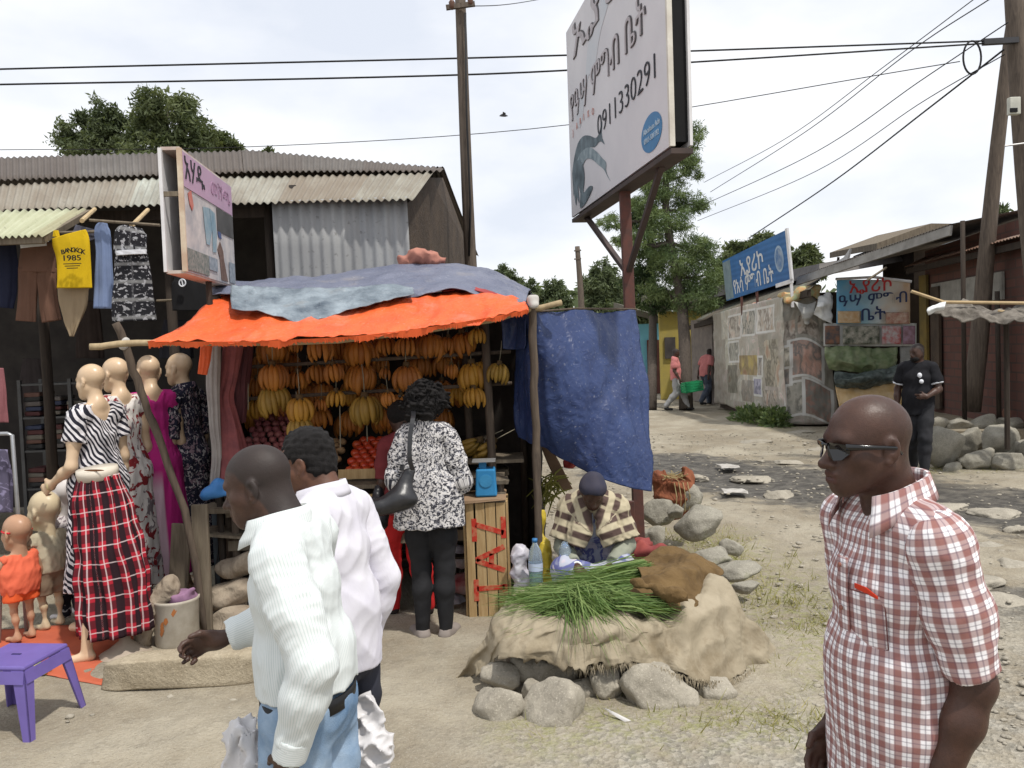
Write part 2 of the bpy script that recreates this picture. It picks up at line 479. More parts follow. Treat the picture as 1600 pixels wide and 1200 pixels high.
def mat_corr(name, base, rust, pale, amt=.5):
    """old corrugated iron; pc.x runs across the sheets, pc.y down the slope"""
    x = NB(name, .78, .08, .25); v = x.coord('pc')
    st = x.noise(x.mapping(v, (1.3, .28, 1)), 2.2, 6, .6); fine = x.noise(x.mapping(v, (9, .6, 1)), 3, 5, .65)
    sh = x.n('ShaderNodeTexWhiteNoise', noise_dimensions='1D')
    x.l(x.math('FLOOR', x.math('MULTIPLY', x.sep(v)[0], 1.35)), sh.inputs['W'])
    c = x.mix(x.ramp(st, [(.42, 0.), (.62, 1.)]), base, pale)
    c = x.mix(x.math('MULTIPLY', sh.outputs[0], .75), c, rust)
    c = x.mix(x.ramp(fine, [(.50 - .2 * amt, 0.), (.78, amt)]), c, rust)
    c = x.mix(x.ramp(x.noise(v, 22, 4), [(.6, 0.), (.75, .5)]), c, (.06, .05, .045))
    x.color(c); x.bump(x.noise(v, 60, 3), .12, .003)
    return x.m
def mat_wood(name, a, b, rough=.85):
    x = NB(name, rough, 0, .2); v = x.coord()
    g = x.noise(x.mapping(v, (14, 14, 1.6)), 2.5, 7, .62, .6)
    x.color(x.mix(x.ramp(g, [(.32, 0.), (.68, 1.)]), a, b)); x.bump(g, .35, .004)
    return x.m
def mat_leaf(name, a, b):
    x = NB(name, .7, 0, .25)
    r = x.attr('rnd')
    c = x.mix(x.ramp(r, [(.1, 0.), (.9, 1.)]), a, b); x.color(c)
    tr = x.n('ShaderNodeBsdfTranslucent'); x.l(x.mix(1., c, (1.3, 1.35, .7), 'MULTIPLY'), tr.inputs[0])
    mixs = x.n('ShaderNodeMixShader'); mixs.inputs[0].default_value = .28
    x.l(x.b.outputs[0], mixs.inputs[1]); x.l(tr.outputs[0], mixs.inputs[2])
    x.l(mixs.outputs[0], x.t.nodes['Material Output'].inputs[0])
    return x.m
def mat_brick():
    x = NB('painted_brick', .9); v = x.coord('pc')
    b = x.n('ShaderNodeTexBrick'); x.l(v, b.inputs['Vector'])
    b.inputs['Color1'].default_value = (.10, .045, .036, 1); b.inputs['Color2'].default_value = (.135, .062, .048, 1); b.inputs['Mortar'].default_value = (.075, .05, .042, 1)
    b.inputs['Scale'].default_value = 1; b.inputs['Brick Width'].default_value = .3; b.inputs['Row Height'].default_value = .14; b.inputs['Mortar Size'].default_value = .014
    c = x.mix(x.ramp(x.noise(v, 3, 6), [(.4, 0.), (.7, .6)]), b.outputs[0], (.10, .06, .05))
    x.color(c); x.bump(b.outputs['Fac'], -.5, .01)
    return x.m
def mat_stone(name, a, b, moss=None):
    x = NB(name, .92, 0, .2); v = x.coord()
    n1 = x.noise(v, 5, 7, .65); n2 = x.noise(v, 38, 5, .7)
    c = x.mix(x.ramp(n1, [(.35, 0.), (.66, 1.)]), a, b)
    c = x.mix(x.ramp(n2, [(.52, 0.), (.7, .5)]), c, tuple(q * .55 for q in a))
    c = x.mix(x.ramp(x.noise(v, 90, 2), [(.60, 0.), (.68, .5)]), c, tuple(min(1, q * 1.35) for q in b))
    if moss: c = x.mix(x.ramp(x.noise(v, 3.2, 6, .7), [(.56, 0.), (.68, .7)]), c, moss)
    x.color(c); x.bump(x.math('ADD', n2, x.math('MULTIPLY', n1, 1.2)), .6, .018)
    return x.m
M_dirt = mat_ground()
M_roof_old = mat_corr('rusted_roof_iron', (.27, .27, .235), (.20, .155, .115), (.43, .45, .40), .5)
M_roof_top = mat_corr('grey_roof_iron', (.11, .10, .09), (.10, .08, .068), (.145, .132, .12), .35)
M_roof_green = mat_corr('pale_green_iron', (.38, .40, .27), (.30, .27, .17), (.48, .50, .36), .3)
M_iron_wall = mat_corr('grey_wall_iron', (.30, .31, .32), (.24, .235, .23), (.42, .43, .43), .3)
M_roof_dark = mat_corr('dark_green_roof_iron', (.09, .10, .08), (.10, .07, .05), (.15, .16, .13), .4)
M_roof_rust = mat_corr('brown_roof_iron', (.23, .15, .11), (.17, .09, .06), (.33, .25, .2), .6)
M_wood_grey = mat_wood('weathered_wood', (.20, .165, .12), (.11, .088, .065))
M_wood_pole = mat_wood('pole_wood', (.15, .12, .095), (.075, .06, .05))
M_wood_pale = mat_wood('crate_wood', (.50, .36, .19), (.34, .22, .10))
M_wood_dark = mat_wood('dark_wood', (.055, .042, .033), (.03, .024, .02))
M_brick = mat_brick()
M_stone = mat_stone('field_stone', (.27, .245, .20), (.40, .365, .30))
M_stone_moss = mat_stone('mossy_stone', (.22, .205, .17), (.34, .32, .265), (.13, .14, .055))
M_mud_wall = M('mud_wall', (.085, .062, .045), (.05, .038, .03), scale=3, bump=.6, bs=25, dist=.02)
M_dark_in = M('dark_interior', (.075, .066, .06), (.045, .04, .038), scale=3)  # shade of indoor spaces put into the wall colour
M_white_tin = M('white_sheet_metal', (.72, .71, .72), (.60, .59, .60), .5, 5, .1, 30)
M_red_steel = M('rusty_red_steel', (.115, .045, .035), (.075, .04, .034), .65, 14, .2, 60)
M_black_void = M('matte_black', (.012, .012, .013), rough=.9)
M_wire = M('wire_rubber', (.02, .02, .022), rough=.7, bump=0)

# ================================================================== ground
def axis_pts(segs):
    o = [segs[0][0]]
    for a, b, n in segs: o += list(np.linspace(a, b, n + 1)[1:])
    return np.array(o)
gx = axis_pts([(-300, -40, 8), (-40, -8, 20), (-8, -4.5, 30), (-4.5, 6, 190), (6, 12, 50), (12, 60, 24), (60, 300, 8)])
gy = axis_pts([(-30, 2, 12), (2, 9, 140), (9, 16, 90), (16, 30, 60), (30, 80, 25), (80, 1200, 12)])
XX, YY = np.meshgrid(gx, gy, indexing='ij')
P3 = np.stack([XX, YY, XX * 0], -1)
near = np.clip((40 - YY) / 20, 0, 1) * np.clip((20 - np.abs(XX)) / 8, 0, 1)
ZZ = (snoise(P3, 1.1, 3) * .022 + snoise(P3, 4.5, 4) * .010 + snoise(P3, 13, 5) * .005) * near - .012
def segdist(px_, py_, a, b):
    ax, ay = a; bx, by = b; t = np.clip(((px_ - ax) * (bx - ax) + (py_ - ay) * (by - ay)) / ((bx - ax) ** 2 + (by - ay) ** 2), 0, 1)
    return np.hypot(px_ - ax - t * (bx - ax), py_ - ay - t * (by - ay))
wet = np.maximum(np.clip(1.4 - segdist(XX, YY, (2.2, 13.0), (4.4, 9.8)) / 1.55, 0, 1.1), np.clip(1.4 - segdist(XX, YY, (4.4, 9.6), (6.6, 7.2)) / 1.35, 0, 1.1))
wet = np.maximum(wet, np.clip(.95 - segdist(XX, YY, (3.0, 5.9), (4.6, 5.2)) / 1.0, 0, .62))
ZZ -= wet * .03 * near
gravel = np.clip(1 - segdist(XX, YY, (.4, 3.5), (4.5, 4.3)) / 1.1, 0, 1) * .9 + np.clip(1 - segdist(XX, YY, (2.6, 5.6), (5, 5.2)) / 1.2, 0, 1) * .8
gravel = np.maximum(gravel, .18)
turf = np.clip(1 - segdist(XX, YY, (1.9, 4.6), (1.8, 8)) / .7, 0, 1) + np.clip(1 - segdist(XX, YY, (.1, 3.9), (1.2, 3.95)) / .4, 0, 1) + np.clip(1 - segdist(XX, YY, (4.8, 11.4), (9, 11.0)) / .5, 0, 1) + np.clip(1 - segdist(XX, YY, (5.5, 17), (6.0, 23)) / .5, 0, 1)
idx = np.arange(XX.size).reshape(XX.shape)
Fq = np.stack([idx[:-1, :-1], idx[1:, :-1], idx[1:, 1:], idx[:-1, 1:]], -1).reshape(-1, 4)
tag(obj('ground', np.stack([XX, YY, ZZ], -1).reshape(-1, 3), Fq, M_dirt, loc=(0, 0, 0), attrs={'wet': wet.ravel(), 'gravel': np.clip(gravel, 0, 1).ravel(), 'turf': np.clip(turf, 0, 1).ravel()}), kind='structure')

# ================================================================== corrugated sheets
def corrugated(name, a0, a1, b0, b1, mat, parent, pitch=.076, amp=.011, rows=6, sag=.01, seed=0, ragged=0.02):
    """a0-a1 one edge, b0-b1 the other; the ribs run from a to b"""
    a0, a1, b0, b1 = [np.array(Vector(p)) for p in (a0, a1, b0, b1)]
    wdt = max(np.linalg.norm(a1 - a0), np.linalg.norm(b1 - b0)); n = int(wdt / pitch * 8) + 1
    u = np.linspace(0, 1, n); v = np.linspace(0, 1, rows + 1)
    rg = np.random.RandomState(seed + 50)
    sheets = int(wdt / .74) + 2; ext = rg.uniform(-ragged, ragged, sheets)
    e = ext[np.minimum((u * wdt / .74).astype(int), sheets - 1)]
    N = np.cross(a1 - a0, b0 - a0); N = N / np.linalg.norm(N)
    ln = np.linalg.norm(b0 - a0)
    V = np.zeros((n, rows + 1, 3)); pc = np.zeros((n, rows + 1, 3))
    for j, t in enumerate(v):
        tt = t + (e / ln if j == rows else 0)
        p = (a0 + np.outer(u, a1 - a0)) * (1 - tt if np.isscalar(tt) else (1 - tt)[:, None]) + (b0 + np.outer(u, b1 - b0)) * (tt if np.isscalar(tt) else tt[:, None])
        V[:, j] = p + np.outer(np.sin(u * wdt / pitch * 2 * math.pi) * amp, N)
        V[:, j] += np.outer(snoise(p, 1.5, seed) * sag, N)
        pc[:, j, 0] = u * wdt; pc[:, j, 1] = t * ln
    i_ = np.arange(n * (rows + 1)).reshape(n, rows + 1)
    F = np.stack([i_[:-1, :-1], i_[1:, :-1], i_[1:, 1:], i_[:-1, 1:]], -1).reshape(-1, 4)
    return obj(name, V.reshape(-1, 3), F, mat, parent, pc=pc.reshape(-1, 3), solid=.002)

# ------------------------------------------------------------------ clothes shop with iron roof
shop = thing('market_shack', 'long open fronted shack with rusty corrugated roof and grey iron wall', 'shack', (-3.2, 8, 0))
corrugated('roof', at(-260, 296, 8.15), at(678, 267, 8.15), at(-260, 340, 7), at(648, 309, 7), M_roof_old, shop, seed=2)
corrugated('upper_roof', at(-260, 252, 10.2), at(378, 234, 10.2), at(-260, 293, 8.1), at(381, 268, 8.1), M_roof_top, shop, seed=5)
corrugated('upper_roof', at(378, 234, 10.2), at(694, 262, 10.2), at(381, 268, 8.1), at(688, 266, 8.1), M_roof_top, shop, seed=6)
corrugated('rear_roof', at(-260, 252, 10.2), at(694, 263, 10.22), at(-200, 372, 13.4), at(748, 402, 13.4), M_roof_top, shop, seed=9)
g = G(); a = at(637, 318, 7.14); g_r = at(692, 270, 10.2); rr = at(738, 396, 13.2)
pts = [Vector((a.x, a.y, 0)), Vector((rr.x, rr.y, 0)), Vector(rr) - Vector((0, 0, .05)), Vector(g_r) - Vector((0, 0, .06)), Vector((at(672, 268, 8.3))) - Vector((0, 0, .06)), a]
g.prism(pts, (-.12, 0, 0)); g.obj('gable_wall', M_mud_wall, shop)
wx0, wx1 = at(425, 320, 7.1).x, at(636, 320, 7.1).x
corrugated('iron_wall', (wx0, 7.1, 3.17), (wx1, 7.1, 3.17), (wx0 + .02, 7.1, .0), (wx1 + .04, 7.1, .0), M_iron_wall, shop, pitch=.09, amp=.011, seed=3, rows=8)
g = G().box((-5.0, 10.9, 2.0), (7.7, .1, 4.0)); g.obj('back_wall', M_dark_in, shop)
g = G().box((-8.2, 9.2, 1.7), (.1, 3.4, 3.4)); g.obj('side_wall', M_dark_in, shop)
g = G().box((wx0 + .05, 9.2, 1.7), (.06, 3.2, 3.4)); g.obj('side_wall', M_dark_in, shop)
for px_ in (-150, 60, 262, 422):
    p = at(px_, 400, 7.3); g = G().tube([(p.x, p.y, 0), (p.x + .02, p.y, 1.5), (p.x, p.y, 3.22)], [.05, .045, .04], 9); g.obj('post', M_wood_dark, shop, smooth=True)
g = G().bar(at(-260, 350, 7.3), at(420, 332, 7.3), .06, .09); g.obj('eave_beam', M_wood_dark, shop)
corrugated('awning', at(-170, 333, 6.95), at(139, 327, 6.95), at(-170, 378, 6.0), at(66, 369, 6.0), M_roof_green, shop, seed=4, pitch=.07)
g = G().bar(at(-170, 384, 6.05), at(68, 375, 6.05), .04, .05); g.bar(at(66, 375, 6.05), at(139, 332, 6.9), .035, .045); g.obj('awning_frame', M_wood_grey, shop)
for a_, b_ in (((148, 327, 6.9), (128, 345, 6.2)), ((231, 328, 6.95), (205, 354, 6.25))):
    g = G().tube([at(*a_), at(*b_)], .017, 8); g.obj('pole', M('bare_stick', (.50, .38, .22), (.38, .28, .16)), shop)

# ------------------------------------------------------------------ light box sign beside the shack
sgn = thing('light_box_sign', 'faded two sided pink and white shop sign box with Amharic writing', 'sign', (-2.1, 5.8, 2.3))
n0, n1 = Vector((at(290, 428, 5.2).x, 5.2, 0)), Vector((at(367, 437, 6.4).x, 6.4, 0))
zb, zt = 2.40, 3.16
ux = (n1 - n0).normalized(); nx = Vector((ux.y, -ux.x, 0)); W_ = (n1 - n0).length
if nx.x < 0: nx = -nx
th = .115
def pnl(name, off, t, mat):
    c = (n0 + n1) / 2 + nx * (off) + Vector((0, 0, (zb + zt) / 2))
    g = G().box(c, (W_, t, zt - zb), ux, nx, (0, 0, 1)); return g.obj(name, mat, sgn, bevel=.003)
def mat_collage(name, tiles, base, scale=6, sat=.5, gloss=.6, streak=0, frame=True, rects=()):
    """a printed banner of faded pictures: tiles of blurred colour with pale borders"""
    x = NB(name, gloss, 0, .35); v = x.coord('pc')
    w = x.n('ShaderNodeTexWhiteNoise', noise_dimensions='3D')
    s = x.sep(v)
    ty, tx = tiles
    row = x.math('FLOOR', x.math('MULTIPLY', s[1], ty))
    shift = x.math('MULTIPLY', x.math('FRACT', x.math('MULTIPLY', row, .618)), 1.0)
    uu = x.math('ADD', x.math('MULTIPLY', s[0], tx), shift)
    cmb = x.n('ShaderNodeCombineXYZ'); x.l(x.math('FLOOR', uu), cmb.inputs[0]); x.l(row, cmb.inputs[1])
    x.l(cmb.outputs[0], w.inputs['Vector'])
    tcol = w.outputs['Color']
    pic = x.n('ShaderNodeTexNoise'); pic.inputs['Scale'].default_value = scale; pic.inputs['Detail'].default_value = 5; pic.inputs['Distortion'].default_value = 1.2
    add = x.n('ShaderNodeVectorMath', operation='ADD'); x.l(v, add.inputs[0]); sc_ = x.n('ShaderNodeVectorMath', operation='SCALE'); x.l(tcol, sc_.inputs[0]); sc_.inputs['Scale'].default_value = 9; x.l(sc_.outputs[0], add.inputs[1])
    x.l(add.outputs[0], pic.inputs['Vector'])
    c1 = x.ramp(pic.outputs['Fac'], [(.30, (.07, .08, .06)), (.42, (.23, .18, .12)), (.5, (.34, .31, .25)), (.545, (.16, .20, .17)), (.60, (.50, .46, .38)), (.66, (.34, .14, .10)), (.72, (.60, .57, .5))])
    hs = x.n('ShaderNodeHueSaturation'); x.l(c1, hs.inputs['Color']); hs.inputs['Saturation'].default_value = sat * 1.6
    x.l(x.math('ADD', .40, x.math('MULTIPLY', x.sep(tcol)[0], .2)), hs.inputs['Hue'])
    x.l(x.math('ADD', .35, x.math('MULTIPLY', x.sep(tcol)[1], 1.1)), hs.inputs['Value'])
    c = x.mix(.5, hs.outputs[0], base)
    if frame:
        fu = x.math('FRACT', uu); fv = x.math('FRACT', x.math('MULTIPLY', s[1], ty))
        e1 = x.math('LESS_THAN', fu, x.math('MULTIPLY', x.math('GREATER_THAN', x.sep(tcol)[2], .45), .045)); e2 = x.math('LESS_THAN', fv, x.math('MULTIPLY', x.math('GREATER_THAN', x.sep(tcol)[0], .5), .06))
        c = x.mix(x.math('MULTIPLY', x.math('MAXIMUM', e1, e2), .8), c, (.55, .55, .54))
    def inside(u0, u1, v0, v1):
        a_ = x.math('MULTIPLY', x.math('GREATER_THAN', s[0], u0), x.math('LESS_THAN', s[0], u1)); b_ = x.math('MULTIPLY', x.math('GREATER_THAN', s[1], v0), x.math('LESS_THAN', s[1], v1)); return x.math('MULTIPLY', a_, b_)
    for i, (u0, u1, v0, v1, ca, cb, fr__) in enumerate(rects):
        if fr__: c = x.mix(x.math('MULTIPLY', inside(u0 - .07, u1 + .07, v0 - .05, v1 + .05), .85), c, (.60, .60, .58))
        n_ = x.noise(x.mapping(v, (1, .7, 1), loc=(i * 3.1, i * 1.7, 0)), 2.6, 4, .55, .25)
        pc_ = x.ramp(n_, [(.36, ca), (.46, cb), (.52, tuple(q * .45 for q in ca)), (.60, tuple(min(1, q * 1.3) for q in cb)), (.68, (cb[0], cb[1] * .7, cb[2] * .6))])
        c = x.mix(x.math('MULTIPLY', inside(u0, u1, v0, v1), .85), c, pc_)
    c = x.mix(x.ramp(x.noise(x.mapping(v, (6, 1, 1)), 2, 5), [(.5, 0.), (.8, .35)]), c, tuple(q * .9 for q in base))
    x.color(c); x.bump(x.noise(v, 9, 4), .15, .01)
    return x.m
M_sign_face = M('faded_print', (.56, .52, .50), (.34, .34, .36), .6, 7, .1)
pnl('face_panel', 0.0, .012, M_sign_face)
pnl('rear_panel', -th, .012, M_white_tin)
for z in (zb, zt): G().box((n0 + n1) / 2 - nx * th / 2 + Vector((0, 0, z)), (W_, th, .02), ux, nx, (0, 0, 1)).obj('box_frame', M('peeling_frame', (.42, .28, .24), (.5, .45, .4)), sgn)
g = G().box(n0 - nx * th / 2 + Vector((0, 0, (zb + zt) * .5 + .1)), (.02, th, .03), ux, nx, (0, 0, 1)); g.obj('brace', M_wood_grey, sgn)
g = G().box(n0 + ux * (-.004) + Vector((0, 0, (zb + zt) / 2)), (.02, .03, zt - zb), ux, nx, (0, 0, 1)); g.obj('edge_strip', M('cream_edge', (.62, .54, .42), (.45, .33, .24)), sgn)
g = G().box(n0 - nx * th + ux * (-.004) + Vector((0, 0, (zb + zt) / 2)), (.03, .02, zt - zb), ux, nx, (0, 0, 1)); g.obj('edge_strip', M_white_tin, sgn)
def on_sign(u0, v0, u1, v1, name, mat, off=.009, pts=None):
    o = n0 + Vector((0, 0, zb)) + nx * off; H_ = zt - zb
    pts = pts or [(u0, v0), (u1, v0), (u1, v1), (u0, v1)]
    g = G().prism([o + ux * (W_ * a) + Vector((0, 0, H_ * b)) for a, b in pts], nx * .002); return g.obj(name, mat, sgn)
on_sign(.02, .70, .98, .985, 'header_print', M('mauve_print', (.45, .30, .42), (.40, .28, .38), .6))
on_sign(.62, .47, .98, .69, 'caption_print', M('charcoal_print', (.06, .06, .06), (.1, .1, .1), .6))
on_sign(0, 0, 0, 0, 'trouser_print', M('blue_denim_print', (.16, .26, .33), (.30, .38, .42), .6, 9), pts=[(.34, .62), (.46, .64), (.50, .45), (.44, .30), (.38, .30), (.36, .45)])
on_sign(0, 0, 0, 0, 'trouser_print', _M['blue_denim_print'], pts=[(.47, .64), (.58, .62), (.60, .42), (.57, .26), (.50, .25), (.51, .42)])
on_sign(0, 0, 0, 0, 'figure_print', M('brown_print', (.12, .075, .06), (.18, .12, .1), .6, 12), pts=[(.60, .30), (.66, .38), (.72, .30), (.73, .22), (.80, .02), (.66, .02), (.64, .22)])
on_sign(0, 0, 0, 0, 'red_print', M('red_print', (.42, .10, .08), (.5, .2, .16), .6, 12), pts=[(.08, .66), (.14, .70), (.17, .58), (.14, .53), (.1, .58)])
on_sign(.02, .02, .40, .20, 'shelf_print', M('shelf_print', (.10, .13, .12), (.28, .27, .25), .6, 40), off=.011)
on_sign(.41, .08, .58, .2, 'shelf_print', M('slate_print', (.17, .2, .24), (.3, .34, .38), .6, 30), off=.011)
on_sign(.84, .02, .97, .22, 'shelf_print', _M['slate_print'], off=.011)
on_sign(0, 0, 0, 0, 'blue_print', M('navy_print', (.06, .09, .2), (.12, .14, .25), .6), pts=[(.62, .46), (.66, .49), (.69, .46), (.70, .41), (.64, .41)])
lettering('lettering', 'አሃዱ', M('ink_black', (.02, .02, .025), rough=.6, bump=0), sgn, n0 + Vector((0, 0, zb + .585)) + ux * .05, ux, (0, 0, 1), .20, .42, off=.013)
lettering('lettering', 'መሸጫ', M('faded_ink', (.36, .22, .33), rough=.6, bump=0), sgn, n0 + Vector((0, 0, zb + .60)) + ux * .62, ux, (0, 0, 1), .12, .5, off=.013)
p = at(326, 440, 5.8); g = G().tube([(p.x, p.y, 0), (p.x, p.y, zb)], .022, 8); g.obj('post', M_wood_dark, sgn)

# ------------------------------------------------------------------ poles
def pole(label, pts, rads, n=14, extra=None, name='utility_pole', cat='utility pole', mat=None):
    t = thing(name, label, cat, (pts[0][0], pts[0][1], 0))
    G().tube([tuple(q) for q in catmull([tuple(p) for p in pts], 12)], list(np.interp(np.linspace(0, 1, 12), np.linspace(0, 1, len(rads)), rads)), n).obj('shaft', mat or M_wood_pole, t, smooth=True)
    return t
b = at(736, 420, 9.5); tp = at(717, -60, 9.5)
up = pole('straight dark wooden utility pole rising behind the fruit stall', [(b.x + .12, 9.5, 0), b, tp], [.075, .068, .058])
g = G().tube([at(733, 400, 9.42), at(735, 320, 9.4), at(729, 180, 9.4), at(727, 20, 9.4)], .012, 6); g.obj('conduit', M_wire, up, smooth=True)
for dz, px_ in ((8, 706), (2, 735)):
    g = G().lathe(at(px_, dz, 9.4), [(.012, -.05), (.035, -.03), (.03, 0), (.036, .03), (.015, .06)], 10); g.obj('insulator', M('porcelain_brown', (.12, .06, .04), rough=.3, bump=0), up, smooth=True)
g = G().bar(at(697, 12, 9.4), at(742, 6, 9.4), .04, .05); g.obj('crossarm', M_wood_pole, up)
pr = pole('leaning bent wooden pole rising from the stone terrace', [at(1517, 642, 12.8), at(1531, 520, 12.7), at(1541, 400, 12.6), at(1556, 250, 12.5), at(1577, 70, 12.4), at(1584, 20, 12.4)], [.14, .13, .115, .10, .085, .075])
p2 = pole('thick grey utility pole with meter box at the frame edge', [(at(1625, 480, 11.0).x + .25, 11.0, .3), at(1625, 480, 11.0), at(1602, 240, 11.0), at(1583, -60, 11.0)], [.16, .145, .135, .125])
g = G().box(at(1584, 166, 10.8), (.14, .08, .22)); g.obj('meter_box', M('meter_cream', (.55, .55, .48), rough=.5), p2, bevel=.01)
g = G().box(at(1584, 172, 10.75), (.09, .02, .05)); g.obj('meter_window', M_black_void, p2)
g = G().bar(at(1536, 66, 10.9), at(1590, 63, 10.9), .07, .07); g.obj('crossarm', M('dark_steel', (.05, .05, .055), rough=.5), p2)
g = G().tube([at(1570 + 0, 228, 10.86), at(1600, 224, 10.86)], .012, 6); g.obj('band', M('zinc', (.4, .4, .4), rough=.5, metal=.6), p2)
pd = pole('thin distant grey utility pole standing before far trees', [(at(911, 560, 38).x, 38, 0), at(908, 470, 38), at(902, 385, 38)], [.16, .14, .11])
for zz in (392, 405):
    G().bar(at(897, zz, 37.9), at(908, zz - 1, 37.9), .06, .06).obj('crossarm', M_wood_pole, pd)

# ------------------------------------------------------------------ wires
def wire(label, pts, r, sag=0):
    P = catmull([tuple(at(*p)) for p in pts], 30)
    if sag: P[:, 2] -= sag * (1 - (2 * np.linspace(0, 1, 30) - 1) ** 2)
    tag(G().tube(P, r, 6).obj('overhead_wire', M_wire, None, smooth=True), label, 'wire')
wire('upper of two thick black wires crossing the whole sky', [(-300, 118, 10.2), (0, 108, 10.2), (720, 91, 10.3), (1100, 79, 10.6), (1536, 64, 10.9)], .011)
wire('lower of two thick black wires crossing the whole sky', [(-300, 137, 10.0), (0, 132, 10.0), (720, 117, 10.1), (1100, 96, 10.5), (1536, 68, 10.9)], .011)
wire('thin grey wire sloping behind the wooden pole above the roof', [(-200, 236, 16), (0, 234, 16), (400, 229, 16), (880, 196, 15), (1500, 96, 12)], .007)
wire('thick black wire dropping from pole to blue sign', [(1568, 78, 10.9), (1450, 170, 13), (1300, 285, 17), (1170, 372, 22)], .013)
wire('steepest of the thin wires fanning out above the tree', [(1552, -5, 10.9), (1420, 82, 13), (1260, 205, 17), (1110, 300, 24)], .008)
wire('second thin wire of the fan above the tree', [(1575, 35, 10.9), (1440, 125, 13), (1270, 240, 17), (1095, 322, 24)], .008)
wire('lowest thin wire of the fan above the tree', [(1570, 85, 10.9), (1440, 160, 13), (1270, 270, 17), (1090, 345, 24)], .007)
wire('faint wire running high from the frame top', [(1560, -30, 11), (1380, 105, 14), (1230, 215, 18), (1100, 285, 24)], .007)
wire('short wire at the top of the wooden pole', [(705, 10, 9.4), (800, 6, 12), (900, -12, 16)], .006)
lp = [at(1519 + 14 * math.sin(a), 90 + 26 * math.cos(a), 10.8) for a in np.linspace(0.3, 6.5, 24)]
tag(G().tube(lp, .012, 6).obj('wire_coil', M_wire, None, smooth=True), 'loose loop of black cable hanging beside the crossarm', 'cable')

# ------------------------------------------------------------------ billboard
bb = thing('billboard', 'tall white billboard with Amharic lettering on a rusty red post', 'billboard', (at(978, 480, 6.7).x, 6.7, 0))
bl = at(895, 339, 8.4); br_ = at(1051, 228, 5.5); zb2 = (bl.z + br_.z) / 2; bl.z = br_.z = zb2
bx = (br_ - bl); BW = bx.length; bx.normalize(); bn = bx.cross(Vector((0, 0, 1)))   # faces the camera side
BH = 1.82; BT = .13
cen = (bl + br_) / 2 + Vector((0, 0, BH / 2))
g = G().box(cen, (BW, .02, BH), bx, bn, (0, 0, 1)); g.obj('face_panel', M('billboard_white', (.66, .64, .66), (.58, .565, .59), .55, 1.3, .05), bb)
g = G().box(cen - bn * BT, (BW, .02, BH), bx, bn, (0, 0, 1)); g.obj('rear_panel', M_white_tin, bb)
g = G().box(cen - bn * (BT / 2), (BW - .06, BT - .025, BH - .06), bx, bn, (0, 0, 1)); g.obj('shaded_gap_fill', M_black_void, bb)  # black box stands in for the shaded gap between the panels
g = G().box(br_ - bn * .0 + bx * -.01 + Vector((0, 0, BH / 2)), (.03, .035, BH + .01), bx, bn, (0, 0, 1)); g.obj('edge_strip', M('cream_strip', (.66, .63, .56), (.5, .46, .4), .6), bb)
g = G().box((bl + br_) / 2 - bn * BT / 2 + Vector((0, 0, -.035)), (BW, BT + .02, .035), bx, bn, (0, 0, 1)); g.obj('bottom_rail', M('brown_steel', (.07, .05, .045), (.05, .038, .035), .7), bb)
pb = Vector((at(1002, 880, 6.7).x, 6.7, 0)); mid_b = bl + bx * (BW * .545) - bn * BT / 2
pt_ = Vector((mid_b.x, mid_b.y, zb2 - .03)); pb.y = 6.75
g = G().bar(pb, pt_, .085, .085, (0, 1, 0)); g.obj('post', M_red_steel, bb, bevel=.006)
vj = pb + (pt_ - pb) * .78
for f in (.1, .86):
    q = bl + bx * (BW * f) - bn * BT / 2; q.z = zb2 - .04
    g = G().bar(vj, q, .042, .042); g.obj('strut', _M['brown_steel'], bb, bevel=.004)
fr = bl + bn * .010
M_out = M('letter_outline', (.10, .09, .095), rough=.6, bump=0); M_in = M('letter_fill', (.50, .46, .48), rough=.6, bump=0)
M_shade = M('pale_blue_print', (.52, .55, .59), (.57, .58, .61), .6, 4, 0)
def on_bb(pts, name, mat, off=.001):
    if name in ('fish_print', 'portrait_print'): pts = [(a, b * .88) for a, b in pts]
    G().prism([fr + bn * off + bx * (u * BW) + Vector((0, 0, v * BH)) for u, v in pts], bn * .0015).obj(name, mat, bb)
def catp(pts, n=40): return [tuple(p)[:2] for p in catmull([(a, b, 0) for a, b in pts], n)]
on_bb(catp([(.12, .44), (.12, .53), (.17, .58), (.24, .62), (.27, .70), (.30, .77), (.42, .86), (.52, .97), (.60, .98), (.58, .88), (.52, .80), (.44, .74), (.38, .64), (.33, .56), (.30, .62), (.24, .56), (.20, .46), (.16, .42)]), 'fish_shadow_print', M_shade)
for ln, (u, v, hgt, w_) in (('ኢያሪኮ', (.10, .80, .34, .78)), ('የዓሣ ምግብ ቤት', (.035, .50, .27, .82))):
    o_ = fr + bx * (u * BW) + Vector((0, 0, v * BH))
    lettering('lettering', ln, M_out, bb, o_, bx, (0, 0, 1), hgt * 1.25, w_ * BW, off=.006, grow=.011)
    lettering('lettering', ln, M_in, bb, o_ + bx * .012, bx, (0, 0, 1), hgt * 1.25, w_ * BW * .985, off=.010, grow=-.006)
lettering('lettering', '0911330291', M('number_ink', (.03, .03, .04), rough=.6, bump=0), bb, fr + bx * (.38 * BW) + Vector((0, 0, .285 * BH)), bx, (0, 0, 1), .25, BW * .53, off=.006, grow=-.016)
ov = [(.868 + .078 * math.cos(a), .10 + .072 * math.sin(a)) for a in np.linspace(0, 6.283, 33)[:-1]]
on_bb(ov, 'oval_badge', M('badge_blue', (.05, .20, .40), (.04, .16, .34), .5, bump=0), .002)
M_pale_ink = M('pale_ink', (.5, .62, .72), rough=.6, bump=0)
lettering('lettering', 'Abraham Adv', M_pale_ink, bb, fr + bx * (.81 * BW) + Vector((0, 0, .108 * BH)), bx, (0, 0, 1), .06, BW * .125, off=.006)
